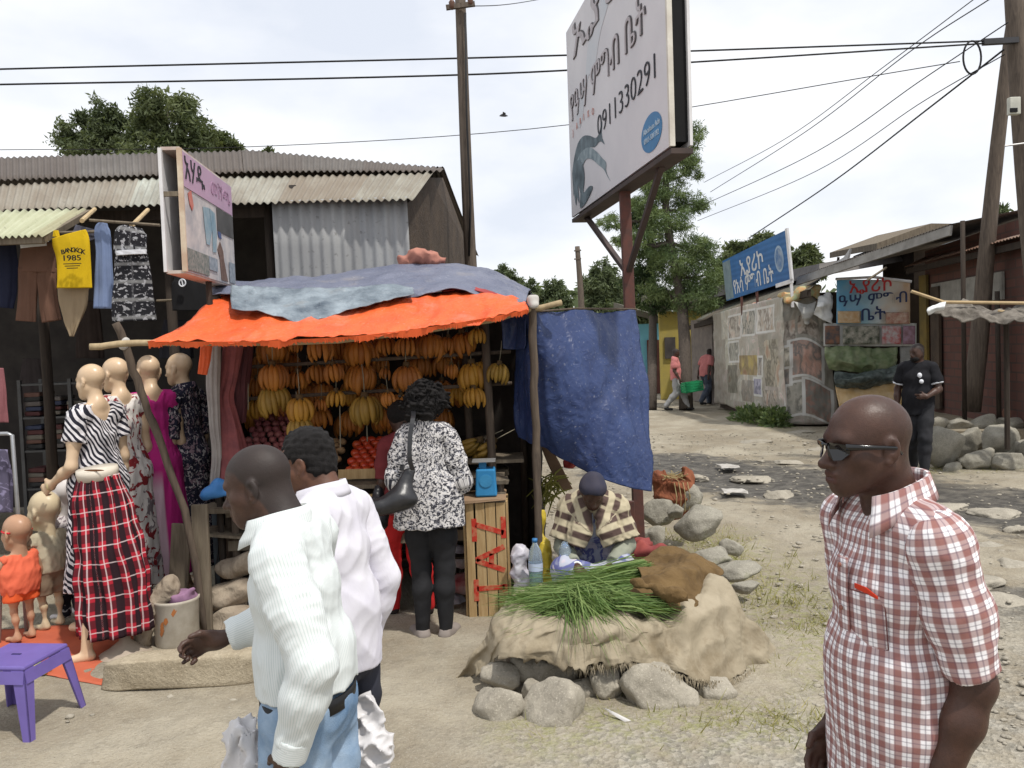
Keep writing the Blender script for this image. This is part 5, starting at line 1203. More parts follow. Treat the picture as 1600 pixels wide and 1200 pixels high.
# loft: garments and bags from rows of (centre, half width, half depth)
def loft(name, rows, mat, parent=None, n=48, nv=40, fold=.012, fn=7, seed=0, side=(1, 0, 0), close=True, pcr=None, **k):
    rows = [(tuple(Vector(c)), a, b) for c, a, b in rows]
    Cn = catmull(np.array([r[0] for r in rows]), nv); A = catmull(np.array([[r[1]] for r in rows]), nv)[:, 0]; Bd = catmull(np.array([[r[2]] for r in rows]), nv)[:, 0]
    sx = np.array(Vector(side).normalized()); V = []; pc = []
    th_ = np.linspace(0, 2 * math.pi, n, endpoint=False)
    vlen = np.concatenate([[0], np.linalg.norm(np.diff(Cn, axis=0), axis=1).cumsum()])
    rg = np.random.RandomState(seed); ph = rg.uniform(0, 6, 4)
    for i in range(nv):
        d_ = Cn[min(i + 1, nv - 1)] - Cn[max(i - 1, 0)]; d_ /= np.linalg.norm(d_) + 1e-9
        x_ = sx - d_ * (sx @ d_); x_ /= np.linalg.norm(x_); y_ = np.cross(d_, x_)
        f = 1 + 0 * th_
        t = i / (nv - 1); amp = fold * (.35 + .65 * t)
        wob = amp * (np.sin(fn * th_ + ph[0] + 1.2 * math.sin(4 * t + ph[1])) * .6 + np.sin((fn * 2 + 1) * th_ + ph[2] + t * 3) * .3)
        P = Cn[i] + np.outer(np.cos(th_) * (A[i] + wob), x_) + np.outer(np.sin(th_) * (Bd[i] + wob), y_)
        V.append(P); rad = (A.mean() + Bd.mean()) / 2
        pc += [((q if q < math.pi else q - 2 * math.pi) * (pcr or rad), vlen[i], 0) for q in (th_ + math.pi / 2) % (2 * math.pi)]
    V = np.concatenate(V)
    V += (snoise(V, 22, seed) * fold * .35)[:, None] * np.array([.4, 1, .3])
    F = [(i * n + j, i * n + (j + 1) % n, (i + 1) * n + (j + 1) % n, (i + 1) * n + j) for i in range(nv - 1) for j in range(n)]
    if close: F += [tuple(range(n - 1, -1, -1)), tuple((nv - 1) * n + j for j in range(n))]
    return obj(name, V, F, mat, parent, pc=pc, **k)
def pxrows(rows, Y, dep=.35, dmin=.015, ky=0):
    o = []
    for r in rows:
        y_, xl, xr = r[:3]; yy = Y + (r[3] if len(r) > 3 else 0)
        w = (xr - xl) / 2 * yy / FOC; o.append((at((xl + xr) / 2, y_, yy), w, max(w * dep, dmin)))
    return o
# cloths hanging at the stall's left end
M_net = M('maroon_net', (.27, .085, .085), (.18, .06, .065), .9, 12, .5, 90)
tag(loft('orange_rag', pxrows(((535, 314, 332), (560, 312, 328), (585, 310, 322)), 5.5, .5), M_orange, fold=.008), 'short orange tarpaulin tail hanging below the awning corner', 'rag')
tag(loft('grey_cloth', pxrows(((535, 326, 345), (590, 322, 342), (650, 326, 342), (700, 332, 345), (760, 330, 342)), 5.75, .6), M('grey_rag', (.36, .33, .31), (.26, .23, .22)), fold=.015), 'dusty grey cloth hanging at the stall side', 'cloth')
tag(loft('net_sack', pxrows(((535, 350, 380), (580, 346, 372), (620, 338, 362), (660, 340, 372), (705, 335, 385), (752, 332, 400)), 5.85, .7), M_net, fold=.02, fn=5), 'long maroon net sack hanging beside the onion heap', 'sack')
tag(loft('net_cloth', pxrows(((530, 376, 396), (600, 368, 388), (660, 362, 380)), 5.95, .6), M('dark_maroon', (.10, .035, .04)), fold=.02, fn=5), 'dark maroon cloth hanging behind the net sack', 'cloth')
S_ = SDF(); S_.cap(at(328, 768, 5.6), at(366, 770, 5.6), .045, .04, .03); S_.ell(at(345, 760, 5.6), (.08, .05, .05)); S_.disp = lambda p: snoise(p, 40, 3) * .012; S_.dmax = .02
V, F = S_.mesh(.01); tag(obj('plastic_bag', V, F, M('blue_plastic', (.04, .16, .42), (.06, .22, .5), .35)), 'crumpled bright blue plastic bag on the counter end', 'bag')
S_ = SDF(); S_.cap(at(632, 406, 6.8), at(690, 406, 6.8), .055, .045, .05); S_.ell(at(662, 402, 6.8), (.14, .11, .075)); S_.disp = lambda p: snoise(p, 26, 9) * .012 + (np.abs(snoise(p, 45, 3, 4)) - .5) * .02; S_.dmax = .03
V, F = S_.mesh(.014); tag(obj('sack', V, F, M('salmon_sack', (.42, .19, .14), (.34, .15, .12), .8, 9)), 'bundled salmon pink sack lying on top of the stall roof', 'sack')
# crate with painted letters
cY = 5.62; c0 = at(732, 971, cY); c0.z = 0; cw, ch, cd = .285, .82, .34
cr8 = thing('wooden_crate', 'tall slatted wooden crate painted TAZ in red standing on end', 'crate', (c0.x + cw / 2, cY + cd / 2, 0))
for i, wv_ in enumerate((.052, .062, .066, .062)):
    x_ = c0.x + .035 + i * .0705; G().box((x_, cY, ch / 2), (wv_, .014, ch - .02), jit=.002).obj('slat', M_wood_pale, cr8)
for x_ in (c0.x - .004, c0.x + cw + .004):
    for j in range(4): G().box((x_, cY + .05 + j * .085, ch / 2), (.014, .066, ch - .02), jit=.002).obj('slat', M_wood_pale, cr8)
for z_ in (.012, ch * .5, ch - .012):
    G().box((c0.x + cw / 2, cY + .02, z_), (cw - .012, .02, .024)).obj('rail', M_wood_grey, cr8)
    for x_ in (c0.x + .012, c0.x + cw - .012): G().box((x_, cY + cd / 2, z_), (.016, cd - .03, .024)).obj('rail', M_wood_grey, cr8)
G().box((c0.x + cw / 2, cY + cd - .01, ch / 2), (cw, .012, ch - .02)).obj('back_board', M_wood_grey, cr8)
x = NB('red_paint', .7); v = x.coord(); x.color(x.mix(x.ramp(x.noise(v, 30, 5), [(.45, 0.), (.7, .6)]), (.48, .035, .02), (.5, .28, .15))); M_redp = x.m
def stroke(a, b, w=.034):
    a = Vector((c0.x + a[0] * cw, cY - .0085, a[1] * ch)); b = Vector((c0.x + b[0] * cw, cY - .0085, b[1] * ch))
    G().bar(a, b, w, .003, (0, 1, 0)).obj('painted_stroke', M_redp, cr8)
for a, b in (((.22, .17), (.22, .35)), ((.24, .272), (.9, .278)), ((.91, .235), (.91, .305)), ((.24, .51), (.92, .42)), ((.24, .515), (.92, .62)), ((.60, .475), (.62, .565)), ((.22, .67), (.22, .86)), ((.26, .81), (.92, .735)), ((.92, .69), (.92, .87))): stroke(a, b)
G().box((c0.x + cw / 2 - .01, cY + .15, ch + .012), (.30, .36, .012), (1, .05, .03), (0, 1, .02), jit=.006).obj('cardboard_lid', M('cardboard', (.33, .22, .14), (.27, .18, .11)), cr8)
sc_ = thing('weighing_scale', 'bright blue metal weighing scale standing on the crate', 'scale', (at(760, 768, 5.72).x, 5.74, ch + .022))
q = Vector(sc_.location)
M_scb = M('scale_blue', (.03, .20, .42), (.04, .24, .5), .4, 6, .05)
g = G(); g.prism([q + Vector((-.075, -.07, 0)), q + Vector((.075, -.07, 0)), q + Vector((.066, -.07, .19)), q + Vector((-.066, -.07, .19))], (0, .14, 0)); g.obj('body', M_scb, sc_, bevel=.012)
g = G().box(q + Vector((-.02, 0, .215)), (.05, .05, .05)); g.obj('neck', M_scb, sc_)
g = G().lathe(q + Vector((0, -.071, .11)), [(.045, 0), (.045, -.004)], 20, (0, 1, 0)); g.obj('dial', M('scale_dial_blue', (.05, .26, .5), rough=.4), sc_)
g = G().box(q + Vector((-.01, 0, .243)), (.16, .15, .008)); g.obj('pan', M('zinc', (.4, .4, .4)), sc_)
# bags, bottles
def lump(name, label, cat, prims, h, mat, amp, sc__, seed=0, parent=None):
    S_ = SDF()
    for p in prims:
        if len(p) == 2: S_.ell(p[0], p[1], .05)
        else: S_.cap(*p, k=.05)
    S_.disp = lambda p: snoise(p, sc__ * .8, seed) * amp * .8 + (np.abs(snoise(p, sc__ * 1.3, seed + 3, 4)) - .5) * amp * 1.0 + (np.abs(snoise(p, sc__ * 3.0, seed + 5, 4)) - .5) * amp * .45
    S_.dmax = amp * 2.2
    V, F = S_.mesh(h); o = obj(name, V, F, mat, parent)
    if label: tag(o, label, cat)
    return o
M_wbag = M('white_bag', (.58, .57, .60), (.40, .38, .45), .4, 12, .3, 30)
lump('plastic_bag', 'white and lilac plastic bag beside the crate', 'bag', [(at(815, 905, 5.5), (.075, .06, .11)), (at(812, 866, 5.5), (.07, .06, .06))], .01, M_wbag, .012, 40, 2)
yb = lump('plastic_bag', 'tall yellow plastic bag leaning beside the water bottle', 'bag', [(at(852, 880, 5.6), at(846, 805, 5.65), .075, .02), (at(857, 905, 5.6), (.08, .06, .07))], .01, M('yellow_plastic', (.55, .42, .04), (.42, .31, .03), .4, 9), .012, 30, 4)
def bottle(label, px_, py_, Y, h, cap, liquid):
    b_ = at(px_, py_, Y); b_.z = max(b_.z, 0); t = thing('water_bottle', label, 'bottle', b_)
    x = NB('bottle_plastic_' + cap, .15); x.b.inputs['Transmission Weight'].default_value = .75; x.b.inputs['Base Color'].default_value = (.62, .74, .86, 1); x.b.inputs['IOR'].default_value = 1.25
    G().lathe(b_, [(.0, 0), (.044, 0), (.047, .02), (.045, .08), (.047, .1), (.045, .16), (.047, .18), (.04, .24), (.017, .285), (.016, h)], 18).obj('body', x.m, t, smooth=True)
    G().lathe(b_ + Vector((0, 0, .012)), [(.0, 0), (.041, 0), (.041, .10), (.0, .10)], 16).obj('liquid', M('green_liquid_' + cap, liquid, rough=.2, bump=0), t, smooth=True)
    G().lathe(b_ + Vector((0, 0, h)), [(.018, -.012), (.018, .012), (.0, .013)], 12).obj('cap', M('cap_' + cap, (.05, .2, .45), rough=.4), t, smooth=True)
    G().lathe(b_ + Vector((0, 0, .115)), [(.0478, 0), (.0478, .05)], 18, cap=False).obj('label', M('bottle_label', (.45, .55, .7), (.55, .6, .7)), t, smooth=True)
bottle('clear water bottle with green liquid in its lower part', 838, 918, 5.35, .31, 'blue', (.06, .26, .10))
bottle('dark teal bottle half hidden in front of the seated vendor', 885, 915, 5.3, .26, 'teal', (.02, .10, .11))
for i, (px_, py_, r_) in enumerate(((716, 872, .09), (718, 912, .085), (715, 950, .085))):
    lump('plastic_bag', ['white plastic bag on top of the pile behind the crate', 'red and white plastic bag in the middle behind the crate', 'white plastic bag at the bottom of the pile behind the crate'][i], 'bag', [(at(px_, py_, 6.0), (r_ * 1.2, r_, r_ * .85))], .014, M('bag_red' if i == 1 else 'white_bag', *(((.40, .05, .06), (.5, .4, .4)) if i == 1 else ((.58,) * 3, None))), .015, 30, i + 5)
for i, (px_, py_) in enumerate(((862, 760), (850, 775))):
    g = G()
    for k in range(26):
        a = rnd.uniform(-.6, .6); q = at(px_ + rnd.uniform(-14, 14), py_ + rnd.uniform(-16, 16), 6.4 + rnd.uniform(-.1, .1)); d_ = Vector((math.sin(a), rnd.uniform(-.3, .3), rnd.uniform(-.6, .6))).normalized()
        g.tube([q - d_ * .1, q + Vector((0, 0, .03)), q + d_ * .1], [.004, .008, .003], 5)
    tag(g.obj('grass_bundle', M('straw_green', (.26, .25, .06), (.18, .19, .05)), None), ['bundle of yellowish stems behind the seated vendor', 'lower bundle of yellowish stems near the stall pole'][i], 'bundle')
# tan board behind the vendor
hang('tan_cloth', 'tan cloth slung diagonally under the blue tarpaulin', [[at(842, 690, 6.4), at(856, 688, 6.4)], [at(858, 730, 6.4), at(876, 726, 6.4)], [at(878, 768, 6.4), at(895, 764, 6.4)]], M('tan_cloth', (.27, .18, .12)), cat='cloth', nu=20, nv=10, wr=.01)
lump('red_bundle', 'red plastic bundle behind the seated vendor', 'bundle', [(at(893, 722, 6.5), (.06, .05, .05))], .012, M('red_plastic', (.5, .05, .04)), .01, 40, 3)
sp = at(985, 850, 6.4); sp.z = 0
tag(G().bar(sp, at(983, 783, 6.4), .075, .05, (0, 1, 0)).obj('stub_post', M_red_steel, None, bevel=.004), 'short rusty steel post beside the billboard post', 'post')

# ------------------------------------------------------------------ vegetable mound
lump('earth_mound', None, None, [((at(950, 950, 4.85)) * 1 - Vector((0, 0, .31)), (.52, .46, .42)), (at(1040, 950, 4.9) - Vector((0, 0, .33)), (.46, .46, .42)), (at(870, 950, 4.8) - Vector((0, 0, .32)), (.32, .36, .38))], .03, M('mound_earth', (.17, .14, .1), (.1, .08, .06)), .02, 8)['kind'] = 'structure'
C_b = [[at(*p) for p in r] for r in (
    ((806, 925, 5.0), (870, 906, 5.15), (940, 897, 5.25), (1010, 892, 5.25), (1075, 890, 5.15), (1125, 898, 5.05)),
    ((778, 962, 4.55), (850, 962, 4.42), (930, 968, 4.36), (1010, 966, 4.38), (1085, 948, 4.5), (1142, 915, 4.8)),
    ((742, 1008, 4.5), (815, 996, 4.3), (900, 1008, 4.26), (990, 1004, 4.26), (1088, 1002, 4.34), (1180, 968, 4.7)),
    ((708, 1072, 4.62), (790, 1026, 4.30), (900, 1042, 4.22), (1000, 1036, 4.22), (1122, 1066, 4.26), (1216, 1024, 4.86)))]
def pleats(P):
    nu_, nv_ = P.shape[:2]; t = np.clip((np.linspace(0, 1, nu_) - .30) / .6, 0, 1)[:, None]; u = np.linspace(0, 1, nv_)
    q = np.stack([u * 1.6, u * 0, u * 0], -1)[None] + np.stack([t * .12 + 0 * u, t * .1 + 0 * u, 0 * (t + u)], -1)
    rg_ = (np.abs(snoise(q, 17, 3, 5)) - .5) * .75 + (np.abs(snoise(q, 38, 4, 5)) - .5) * .35
    P[..., 1] += rg_ * t * .075; P[..., 2] += rg_ * t * (1 - t) * .04
    return P
bur = hang('burlap_sheet', 'large pale burlap sheet draped over the stones under the greens', C_b, M_burlap, cat='sheet', wr=.042, ws=9, stretch=(1.5, .8, .5), nu=100, nv=130, seed=44, edge_jag=.02, solid=.004, extra=pleats)
hp = catmull(np.array([tuple(p) for p in C_b[3]]), 300); g = G()
for i in range(110, 292):
    for _ in range(3):
        a = hp[i] + nprs.normal(size=3) * .006; l_ = rnd.uniform(.015, .06); e_ = a + np.array([rnd.uniform(-.015, .015), rnd.uniform(-.02, .01), -l_]); w_ = np.array([.002, 0, 0])
        g.add([a - w_, a + w_, e_], [(0, 1, 2)])
g.obj('fringe', M_burlap, bur)
wide = []
for i, (px_, py_, w, h, Y, lab) in enumerate((
        (776, 1112, 98, 78, 4.12, 'broad flat topped stone at the front left of the mound'), (868, 1118, 100, 100, 4.05, 'largest angular stone at the front of the mound'),
        (1022, 1086, 112, 80, 4.2, 'large pale rounded stone right of the paper scrap'), (946, 1069, 56, 44, 4.28, 'medium stone above the paper scrap'),
        (1120, 1078, 60, 44, 4.28, 'grey stone at the right foot of the burlap'), (868, 1048, 64, 46, 4.42, 'dark stone directly under the burlap edge middle'),
        (818, 1040, 50, 40, 4.42, 'brown stone tucked under the burlap edge left'), (785, 1060, 62, 40, 4.38, 'low reddish stone behind the broad flat topped one'),
        (832, 1077, 42, 40, 4.25, 'small stone between the two front stones'), (908, 1082, 44, 46, 4.3, 'grey stone behind the largest angular stone'),
        (985, 1042, 90, 42, 4.5, 'shaded stone deep under the fringe'), (1065, 1052, 70, 44, 4.52, 'shaded stone under the fringe further right'), (925, 1040, 60, 36, 4.6, 'deep shaded stone behind the medium one'),
        (1098, 816, 72, 50, 6.9, 'big weathered boulder beside the dirt road'), (1072, 776, 60, 34, 7.6, 'brown boulder just under the orange sack'), (1030, 800, 50, 40, 7.5, 'rough pale rubble stone by the blue tarpaulin corner'),
        (1022, 838, 44, 40, 7.1, 'grey rubble stone beside the billboard post'), (1140, 856, 34, 30, 6.5, 'small dark stone right of the big boulder'), (1148, 892, 66, 26, 5.8, 'long flat stone slab along the burlap edge'),
        (1165, 918, 40, 24, 5.4, 'small stone at the end of the long flat slab'), (1056, 800, 30, 24, 7.3, 'small dark rubble block between the boulders'), (1110, 870, 70, 24, 6.0, 'pale half buried slab beside the brown sacking'))):
    put_rock(px_, py_, w, h, Y, lab, M_stone if i < 13 else M_stone_moss)
# greens
M_grass = mat_leaf('fresh_grass', (.085, .15, .04), (.21, .285, .10))
def blades(name, label, base, tip, n, w, spread, seed, cat='greens', sag=.06, bw=.0028):
    rg = np.random.RandomState(seed); base = np.array(base); tip = np.array(tip); d_ = tip - base; Ln = np.linalg.norm(d_); d_ /= Ln
    Vs = []; rn = []; sd = np.cross(d_, [0, 0, 1]); sd /= np.linalg.norm(sd)
    for k in range(n):
        b_ = base + sd * rg.normal() * w + np.array([0, 0, 1]) * abs(rg.normal()) * w * .45 + d_ * rg.uniform(-.05, .12) * Ln
        dd = d_ + sd * rg.normal() * spread + np.array([0, 0, 1]) * rg.normal() * spread * .5; dd /= np.linalg.norm(dd)
        l_ = Ln * rg.uniform(.45, 1.12); ww = np.cross(dd, rg.normal(size=3)); ww = ww / np.linalg.norm(ww) * bw * rg.uniform(.7, 1.4)
        pts = [b_ + dd * l_ * t - np.array([0, 0, 1]) * sag * t ** 2.2 * rg.uniform(.3, 1.5) for t in (0, .35, .7, 1)]
        Vs.append(np.array([pts[0] - ww, pts[0] + ww, pts[1] + ww * 1.1, pts[1] - ww * 1.1, pts[2] + ww * .8, pts[2] - ww * .8, pts[3] + ww * .1, pts[3] - ww * .1])); rn += [rg.uniform(0, 1)] * 8
    V = np.concatenate(Vs); F = np.concatenate([np.array([(0, 1, 2, 3), (3, 2, 4, 5), (5, 4, 6, 7)]) + 8 * k for k in range(n)])
    return tag(obj(name, V, F, M_grass, None, smooth=False, attrs={'rnd': rn}), label, cat, 'bundles of fresh greens')
for i, (b_, t_, n, w, s, lab) in enumerate((
        ((985, 925, 4.75), (800, 945, 4.5), 900, .065, .13, 'largest bundle of long grass with tips to the left'), ((900, 925, 4.6), (955, 985, 4.18), 420, .06, .3, 'grass tips hanging over the front of the burlap'),
        ((1010, 892, 5.0), (885, 918, 4.85), 650, .06, .16, 'upper bundle of grass nearest the vendor hands'), ((1000, 915, 4.85), (860, 938, 4.55), 800, .06, .2, 'middle bundle of grass across the heap'),
        ((960, 945, 4.45), (1050, 940, 4.5), 420, .045, .12, 'pale stemmed grass bundle beneath the brown sacking'), ((890, 950, 4.5), (790, 935, 4.7), 350, .05, .2, 'small loose grass bundle at the left end'))):
    B_, T_ = at(*b_), at(*t_); blades('grass_bundle', lab, B_, T_, n, w, s, 60 + i, sag=.05 if i != 1 else .1)
hang('brown_sack', 'brown hessian sack thrown over the end of the greens', [[at(*p) for p in r] for r in (
    ((1002, 872, 5.2), (1032, 856, 5.3), (1068, 862, 5.3), (1096, 878, 5.2)), ((990, 884, 4.98), (1042, 880, 4.98), (1080, 872, 4.98), (1132, 892, 5.0)),
    ((1004, 904, 4.7), (1026, 904, 4.66), (1066, 898, 4.68), (1104, 908, 4.8)), ((984, 922, 4.52), (1034, 926, 4.46), (1062, 944, 4.42), (1090, 934, 4.5)))], M_sack_brown, cat='sack', wr=.032, ws=9, nu=100, nv=110, seed=71, solid=.008)
lump('sack_fold', None, None, [(at(1000, 912, 4.5), at(1060, 930, 4.45), .035, .04), (at(1060, 928, 4.45), at(1088, 950, 4.42), .035, .025)], .01, M_sack_brown, .014, 30, 6, bpy.data.objects['brown_sack'])
lump('red_cloth', 'dark red cloth lying beside the brown sack', 'cloth', [(at(985, 862, 5.4), at(1035, 858, 5.4), .05, .035), (at(1000, 852, 5.5), (.09, .08, .05))], .012, M('dull_red_cloth', (.27, .06, .05), (.18, .04, .04)), .014, 28, 8)
# orange sack by the road
S_ = SDF(); ob = at(1052, 768, 7.7); ob.z = .28
S_.ell(ob + Vector((0, 0, .17)), (.20, .18, .22)); S_.cap(ob + Vector((-.12, 0, .3)), ob + Vector((.12, 0, .33)), .1, .09, .06); S_.ell(ob + Vector((.0, -.05, .42)), (.11, .1, .13), .03, op='s')
S_.disp = lambda p: snoise(p, 12, 3) * .03 + (np.abs(snoise(p, 24, 5, 4)) - .5) * .03 + (np.abs(snoise(p, 55, 6, 4)) - .5) * .012; S_.dmax = .07
V, F = S_.mesh(.015); osk = thing('open_sack', 'open orange sack of straw on the stones by the road', 'sack', ob); obj('bag', V, F, M_sack_or, osk)
g = G()
for k in range(60):
    q = ob + Vector((rnd.uniform(-.09, .09), rnd.uniform(-.12, .02), .34)); d_ = Vector((rnd.uniform(-1, 1), rnd.uniform(-1, .3), rnd.uniform(-.3, .5))).normalized(); g.tube([q, q + d_ * rnd.uniform(.04, .1)], .003, 4)
for k in range(4):
    q = ob + Vector((.04 * k - .02, -.16, .3)); g.tube([q, q + Vector((.01, -.05, -.12)), q + Vector((.0, -.05, -.26))], .004, 4)
g.obj('straw', M('straw', (.42, .34, .17), (.3, .24, .12)), osk)
tag(obj('paper_scrap', [at(942, 1106, 4.05), at(952, 1109, 4.0), at(994, 1130, 3.95), at(985, 1133, 3.93), at(962, 1120, 3.97)], [(0, 1, 4), (1, 2, 3, 4)], M('paper_white', (.66, .64, .62)), None, solid=.002), 'crumpled white paper strip lying before the stones', 'paper')
for i, (px_, py_, w, lab) in enumerate(((1138, 729, 34, 'pale scrap of plastic lying in the black mud'), (1145, 768, 40, 'white scrap lying at the mud edge nearer the boulders'), (1076, 1100, 14, 'small white scrap beside the large pale stone'), (1200, 1060, 16, 'tiny paper scrap right of the burlap'), (1432, 748, 20, 'pale litter scrap beside the man in black'))):
    q = gp(px_, py_); k = w * .40 * q.y / FOC
    c3 = [[q + Vector((k * (a_ + rnd.uniform(-.3, .3)), k * 1.5 * (b_ + rnd.uniform(-.3, .3)), .004 + rnd.uniform(0, k * .10))) for a_ in (-1, 0, 1)] for b_ in (-1, 0, 1)]
    tag(sheet('litter', c3, 16, 16, M('dirty_paper', (.48, .46, .43), (.32, .3, .27)), None, wr=k * .07, wscale=30, seed=i, solid=.003), lab, 'litter')
# loose road stones
flat_spots = [(1180, 745, 70, 14), (1480, 790, 80, 14), (1560, 800, 80, 16), (1420, 812, 60, 12), (1520, 905, 90, 22), (1580, 880, 70, 18), (1500, 870, 50, 18), (1560, 935, 80, 20), (1290, 700, 70, 10), (1180, 690, 60, 8), (1110, 672, 60, 8), (1230, 720, 60, 10), (1340, 760, 60, 12), (1250, 675, 50, 8), (1160, 660, 50, 7), (1395, 790, 50, 10), (1540, 850, 60, 16), (1590, 825, 50, 12), (1090, 745, 40, 10), (1215, 770, 50, 10)]
for i, (px_, py_, w, h) in enumerate(flat_spots):
    q = gp(px_, py_); k = q.y / FOC
    V, F = rock(700 + i, (w * k / 2, w * k / 2 * rnd.uniform(.6, 1.), .06), 3)
    tag(obj('paving_stone', V + np.array(q + Vector((0, 0, -.028))), F, M_stone, None), 'flat worn paving stone half sunk in the dirt road', 'stone', 'paving stones sunk in the road')
# pebbles and tufts nobody could count
def scatter_stuff():
    g = G(); base, F = rock(900, (1, 1, .6), 1, 8); F = [tuple(f) for f in F]
    rg = np.random.RandomState(5); V = []; Fs = []
    for k in range(3600):
        if k < 1100: x_, y_ = rg.uniform(-.6, 3.6), 3.6 + abs(rg.normal()) * 1.1
        else: x_, y_ = rg.uniform(-2.5, 7), rg.uniform(3.6, 17)
        s = .006 + abs(rg.normal()) * .008 + (.018 * rg.uniform() ** 3 if k >= 1100 else 0)
        a = rg.uniform(0, 6); ca, sa = math.cos(a), math.sin(a)
        n0_ = len(V) * len(base); V.append(base @ np.array([[ca, sa, 0], [-sa, ca, 0], [0, 0, 1]]) * s * np.array([1, rg.uniform(.6, 1), .8]) + np.array([x_, y_, .0])); Fs.append(np.array(F) + n0_)
    o = obj('gravel', np.concatenate(V), np.concatenate(Fs), M_stone, None, loc=(0, 0, 0)); o['kind'] = 'stuff'
    Vs = []; rn = []
    spots = [((rg.uniform(.0, 1.5), 3.95 + rg.normal() * .12), 0) for _ in range(90)] + [((1.75 + rg.normal() * .22, rg.uniform(4.5, 8.2)), 0) for _ in range(150)] + [((rg.uniform(1.2, 2.4), rg.uniform(4.2, 7)), 0) for _ in range(60)] + [((rg.uniform(5.0, 8.5), 11.2 + rg.normal() * .15), 0) for _ in range(60)]
    for (x_, y_), _ in spots:
        for k in range(16):
            b_ = np.array([x_ + rg.normal() * .05, y_ + rg.normal() * .05, -.01]); d_ = rg.normal(size=3) * .6; d_[2] = abs(d_[2]) * .6 + .25; l_ = rg.uniform(.03, .1); e_ = b_ + d_ * l_; w_ = np.array([rg.normal(), rg.normal(), 0]) * .0025
            Vs.append(np.array([b_ - w_, b_ + w_, e_ + w_ * .2, e_ - w_ * .2])); rn += [rg.uniform(0, 1)] * 4
    V = np.concatenate(Vs); o = obj('grass', V, np.arange(len(V)).reshape(-1, 4), mat_leaf('dry_grass', (.22, .22, .08), (.34, .30, .14)), None, loc=(0, 0, 0), smooth=False, attrs={'rnd': rn}); o['kind'] = 'stuff'
scatter_stuff()

# ------------------------------------------------------------------ left foreground: stool, mat, limes, slab, bucket, planks, sacks
so = gp(20, 1150); sx0 = at(45, 1022, 4.25)
stl = thing('plastic_stool', 'purple plastic stool standing on the dirt', 'stool', (sx0.x, 4.25, 0))
M_pur = M('purple_plastic', (.155, .115, .37), (.13, .095, .31), .42, 6, .05, 30, spec=.4)
sz = sx0.z + .0; sw = .17; ax = Vector((math.cos(-.12), math.sin(-.12), 0)); ay = Vector((-ax.y, ax.x, 0)); ctr = Vector((at(26, 1027, 4.25).x, 4.25, 0)); HT = .36
g = G(); g.box(ctr + Vector((0, 0, HT - .012)), (2 * sw, 2 * sw, .024), ax, ay); g.obj('seat', M_pur, stl, bevel=.01)
for sgn_ in (-1, 1):
    for (u, v_) in ((ax, ay), (ay, ax)):
        p_ = ctr + v_ * (sgn_ * sw * 1.02)
        q0 = p_ - u * sw + Vector((0, 0, HT - .024)); q1 = p_ + u * sw + Vector((0, 0, HT - .024)); o_ = v_ * (sgn_ * .012)
        g = G(); g.prism([q0, q1, q1 + Vector((0, 0, -.06)) + o_, q0 + Vector((0, 0, -.06)) + o_], -v_ * sgn_ * .008); g.obj('apron', M_pur, stl)
for i in (-1, 1):
    for j in (-1, 1):
        t0_ = ctr + ax * (i * (sw - .02)) + ay * (j * (sw - .02)) + Vector((0, 0, HT - .02)); b0_ = ctr + ax * (i * (sw + .045)) + ay * (j * (sw + .045))
        g = G(); 
        for kk in (0, 1):
            u, v_ = ((ax, ay), (ay, ax))[kk]; su, sv = ((i, j), (j, i))[kk]
            g.prism([t0_ + u * su * .02 + v_ * sv * .02, t0_ - u * su * .05 + v_ * sv * .02, b0_ - u * su * .035 + v_ * sv * .004, b0_ + u * su * .004 + v_ * sv * .004], -v_ * sv * .007)
        g.obj('leg', M_pur, stl)
G().box(ctr + Vector((0, 0, HT + .001)), (.05, .012, .004), ax, ay).obj('grip_slot', M('purple_dark', (.04, .03, .12)), stl)
mt = [[gp(-80, 990), gp(60, 985), gp(240, 975)], [gp(-80, 1025), gp(60, 1030), gp(215, 1020)], [gp(-80, 1048), gp(20, 1052), gp(160, 1076)]]
hang('ground_mat', 'orange red plastic mat spread on the dirt under the stool', [[p + Vector((0, 0, .02)) for p in r] for r in mt], M('orange_mat', (.50, .12, .06), (.42, .10, .055), .6, 5), cat='mat', wr=.008, nu=30, nv=50, solid=.003, seed=3)
M_lime = [M('lime_skin', (.42, .52, .06), (.34, .45, .05), .4, 12, .1), M('lemon_skin', (.62, .50, .05), (.55, .55, .08), .4, 12, .1)]
lm = fruit_meshes('lime', 2, .022, .05, M_lime[0], .9) + fruit_meshes('lemon', 1, .022, .05, M_lime[1], .9)
ls = [gp(px_, py_) + Vector((0, 0, .04)) for px_, py_ in ((40, 1056), (50, 1058), (58, 1053), (66, 1055), (60, 1060), (70, 1060), (48, 1052), (76, 1056), (36, 1060), (64, 1049))]
heap('lime', 'small lime in the pile on the orange mat', 'lime', 'limes piled on the mat', lm, [tuple(p) for p in ls], .004)
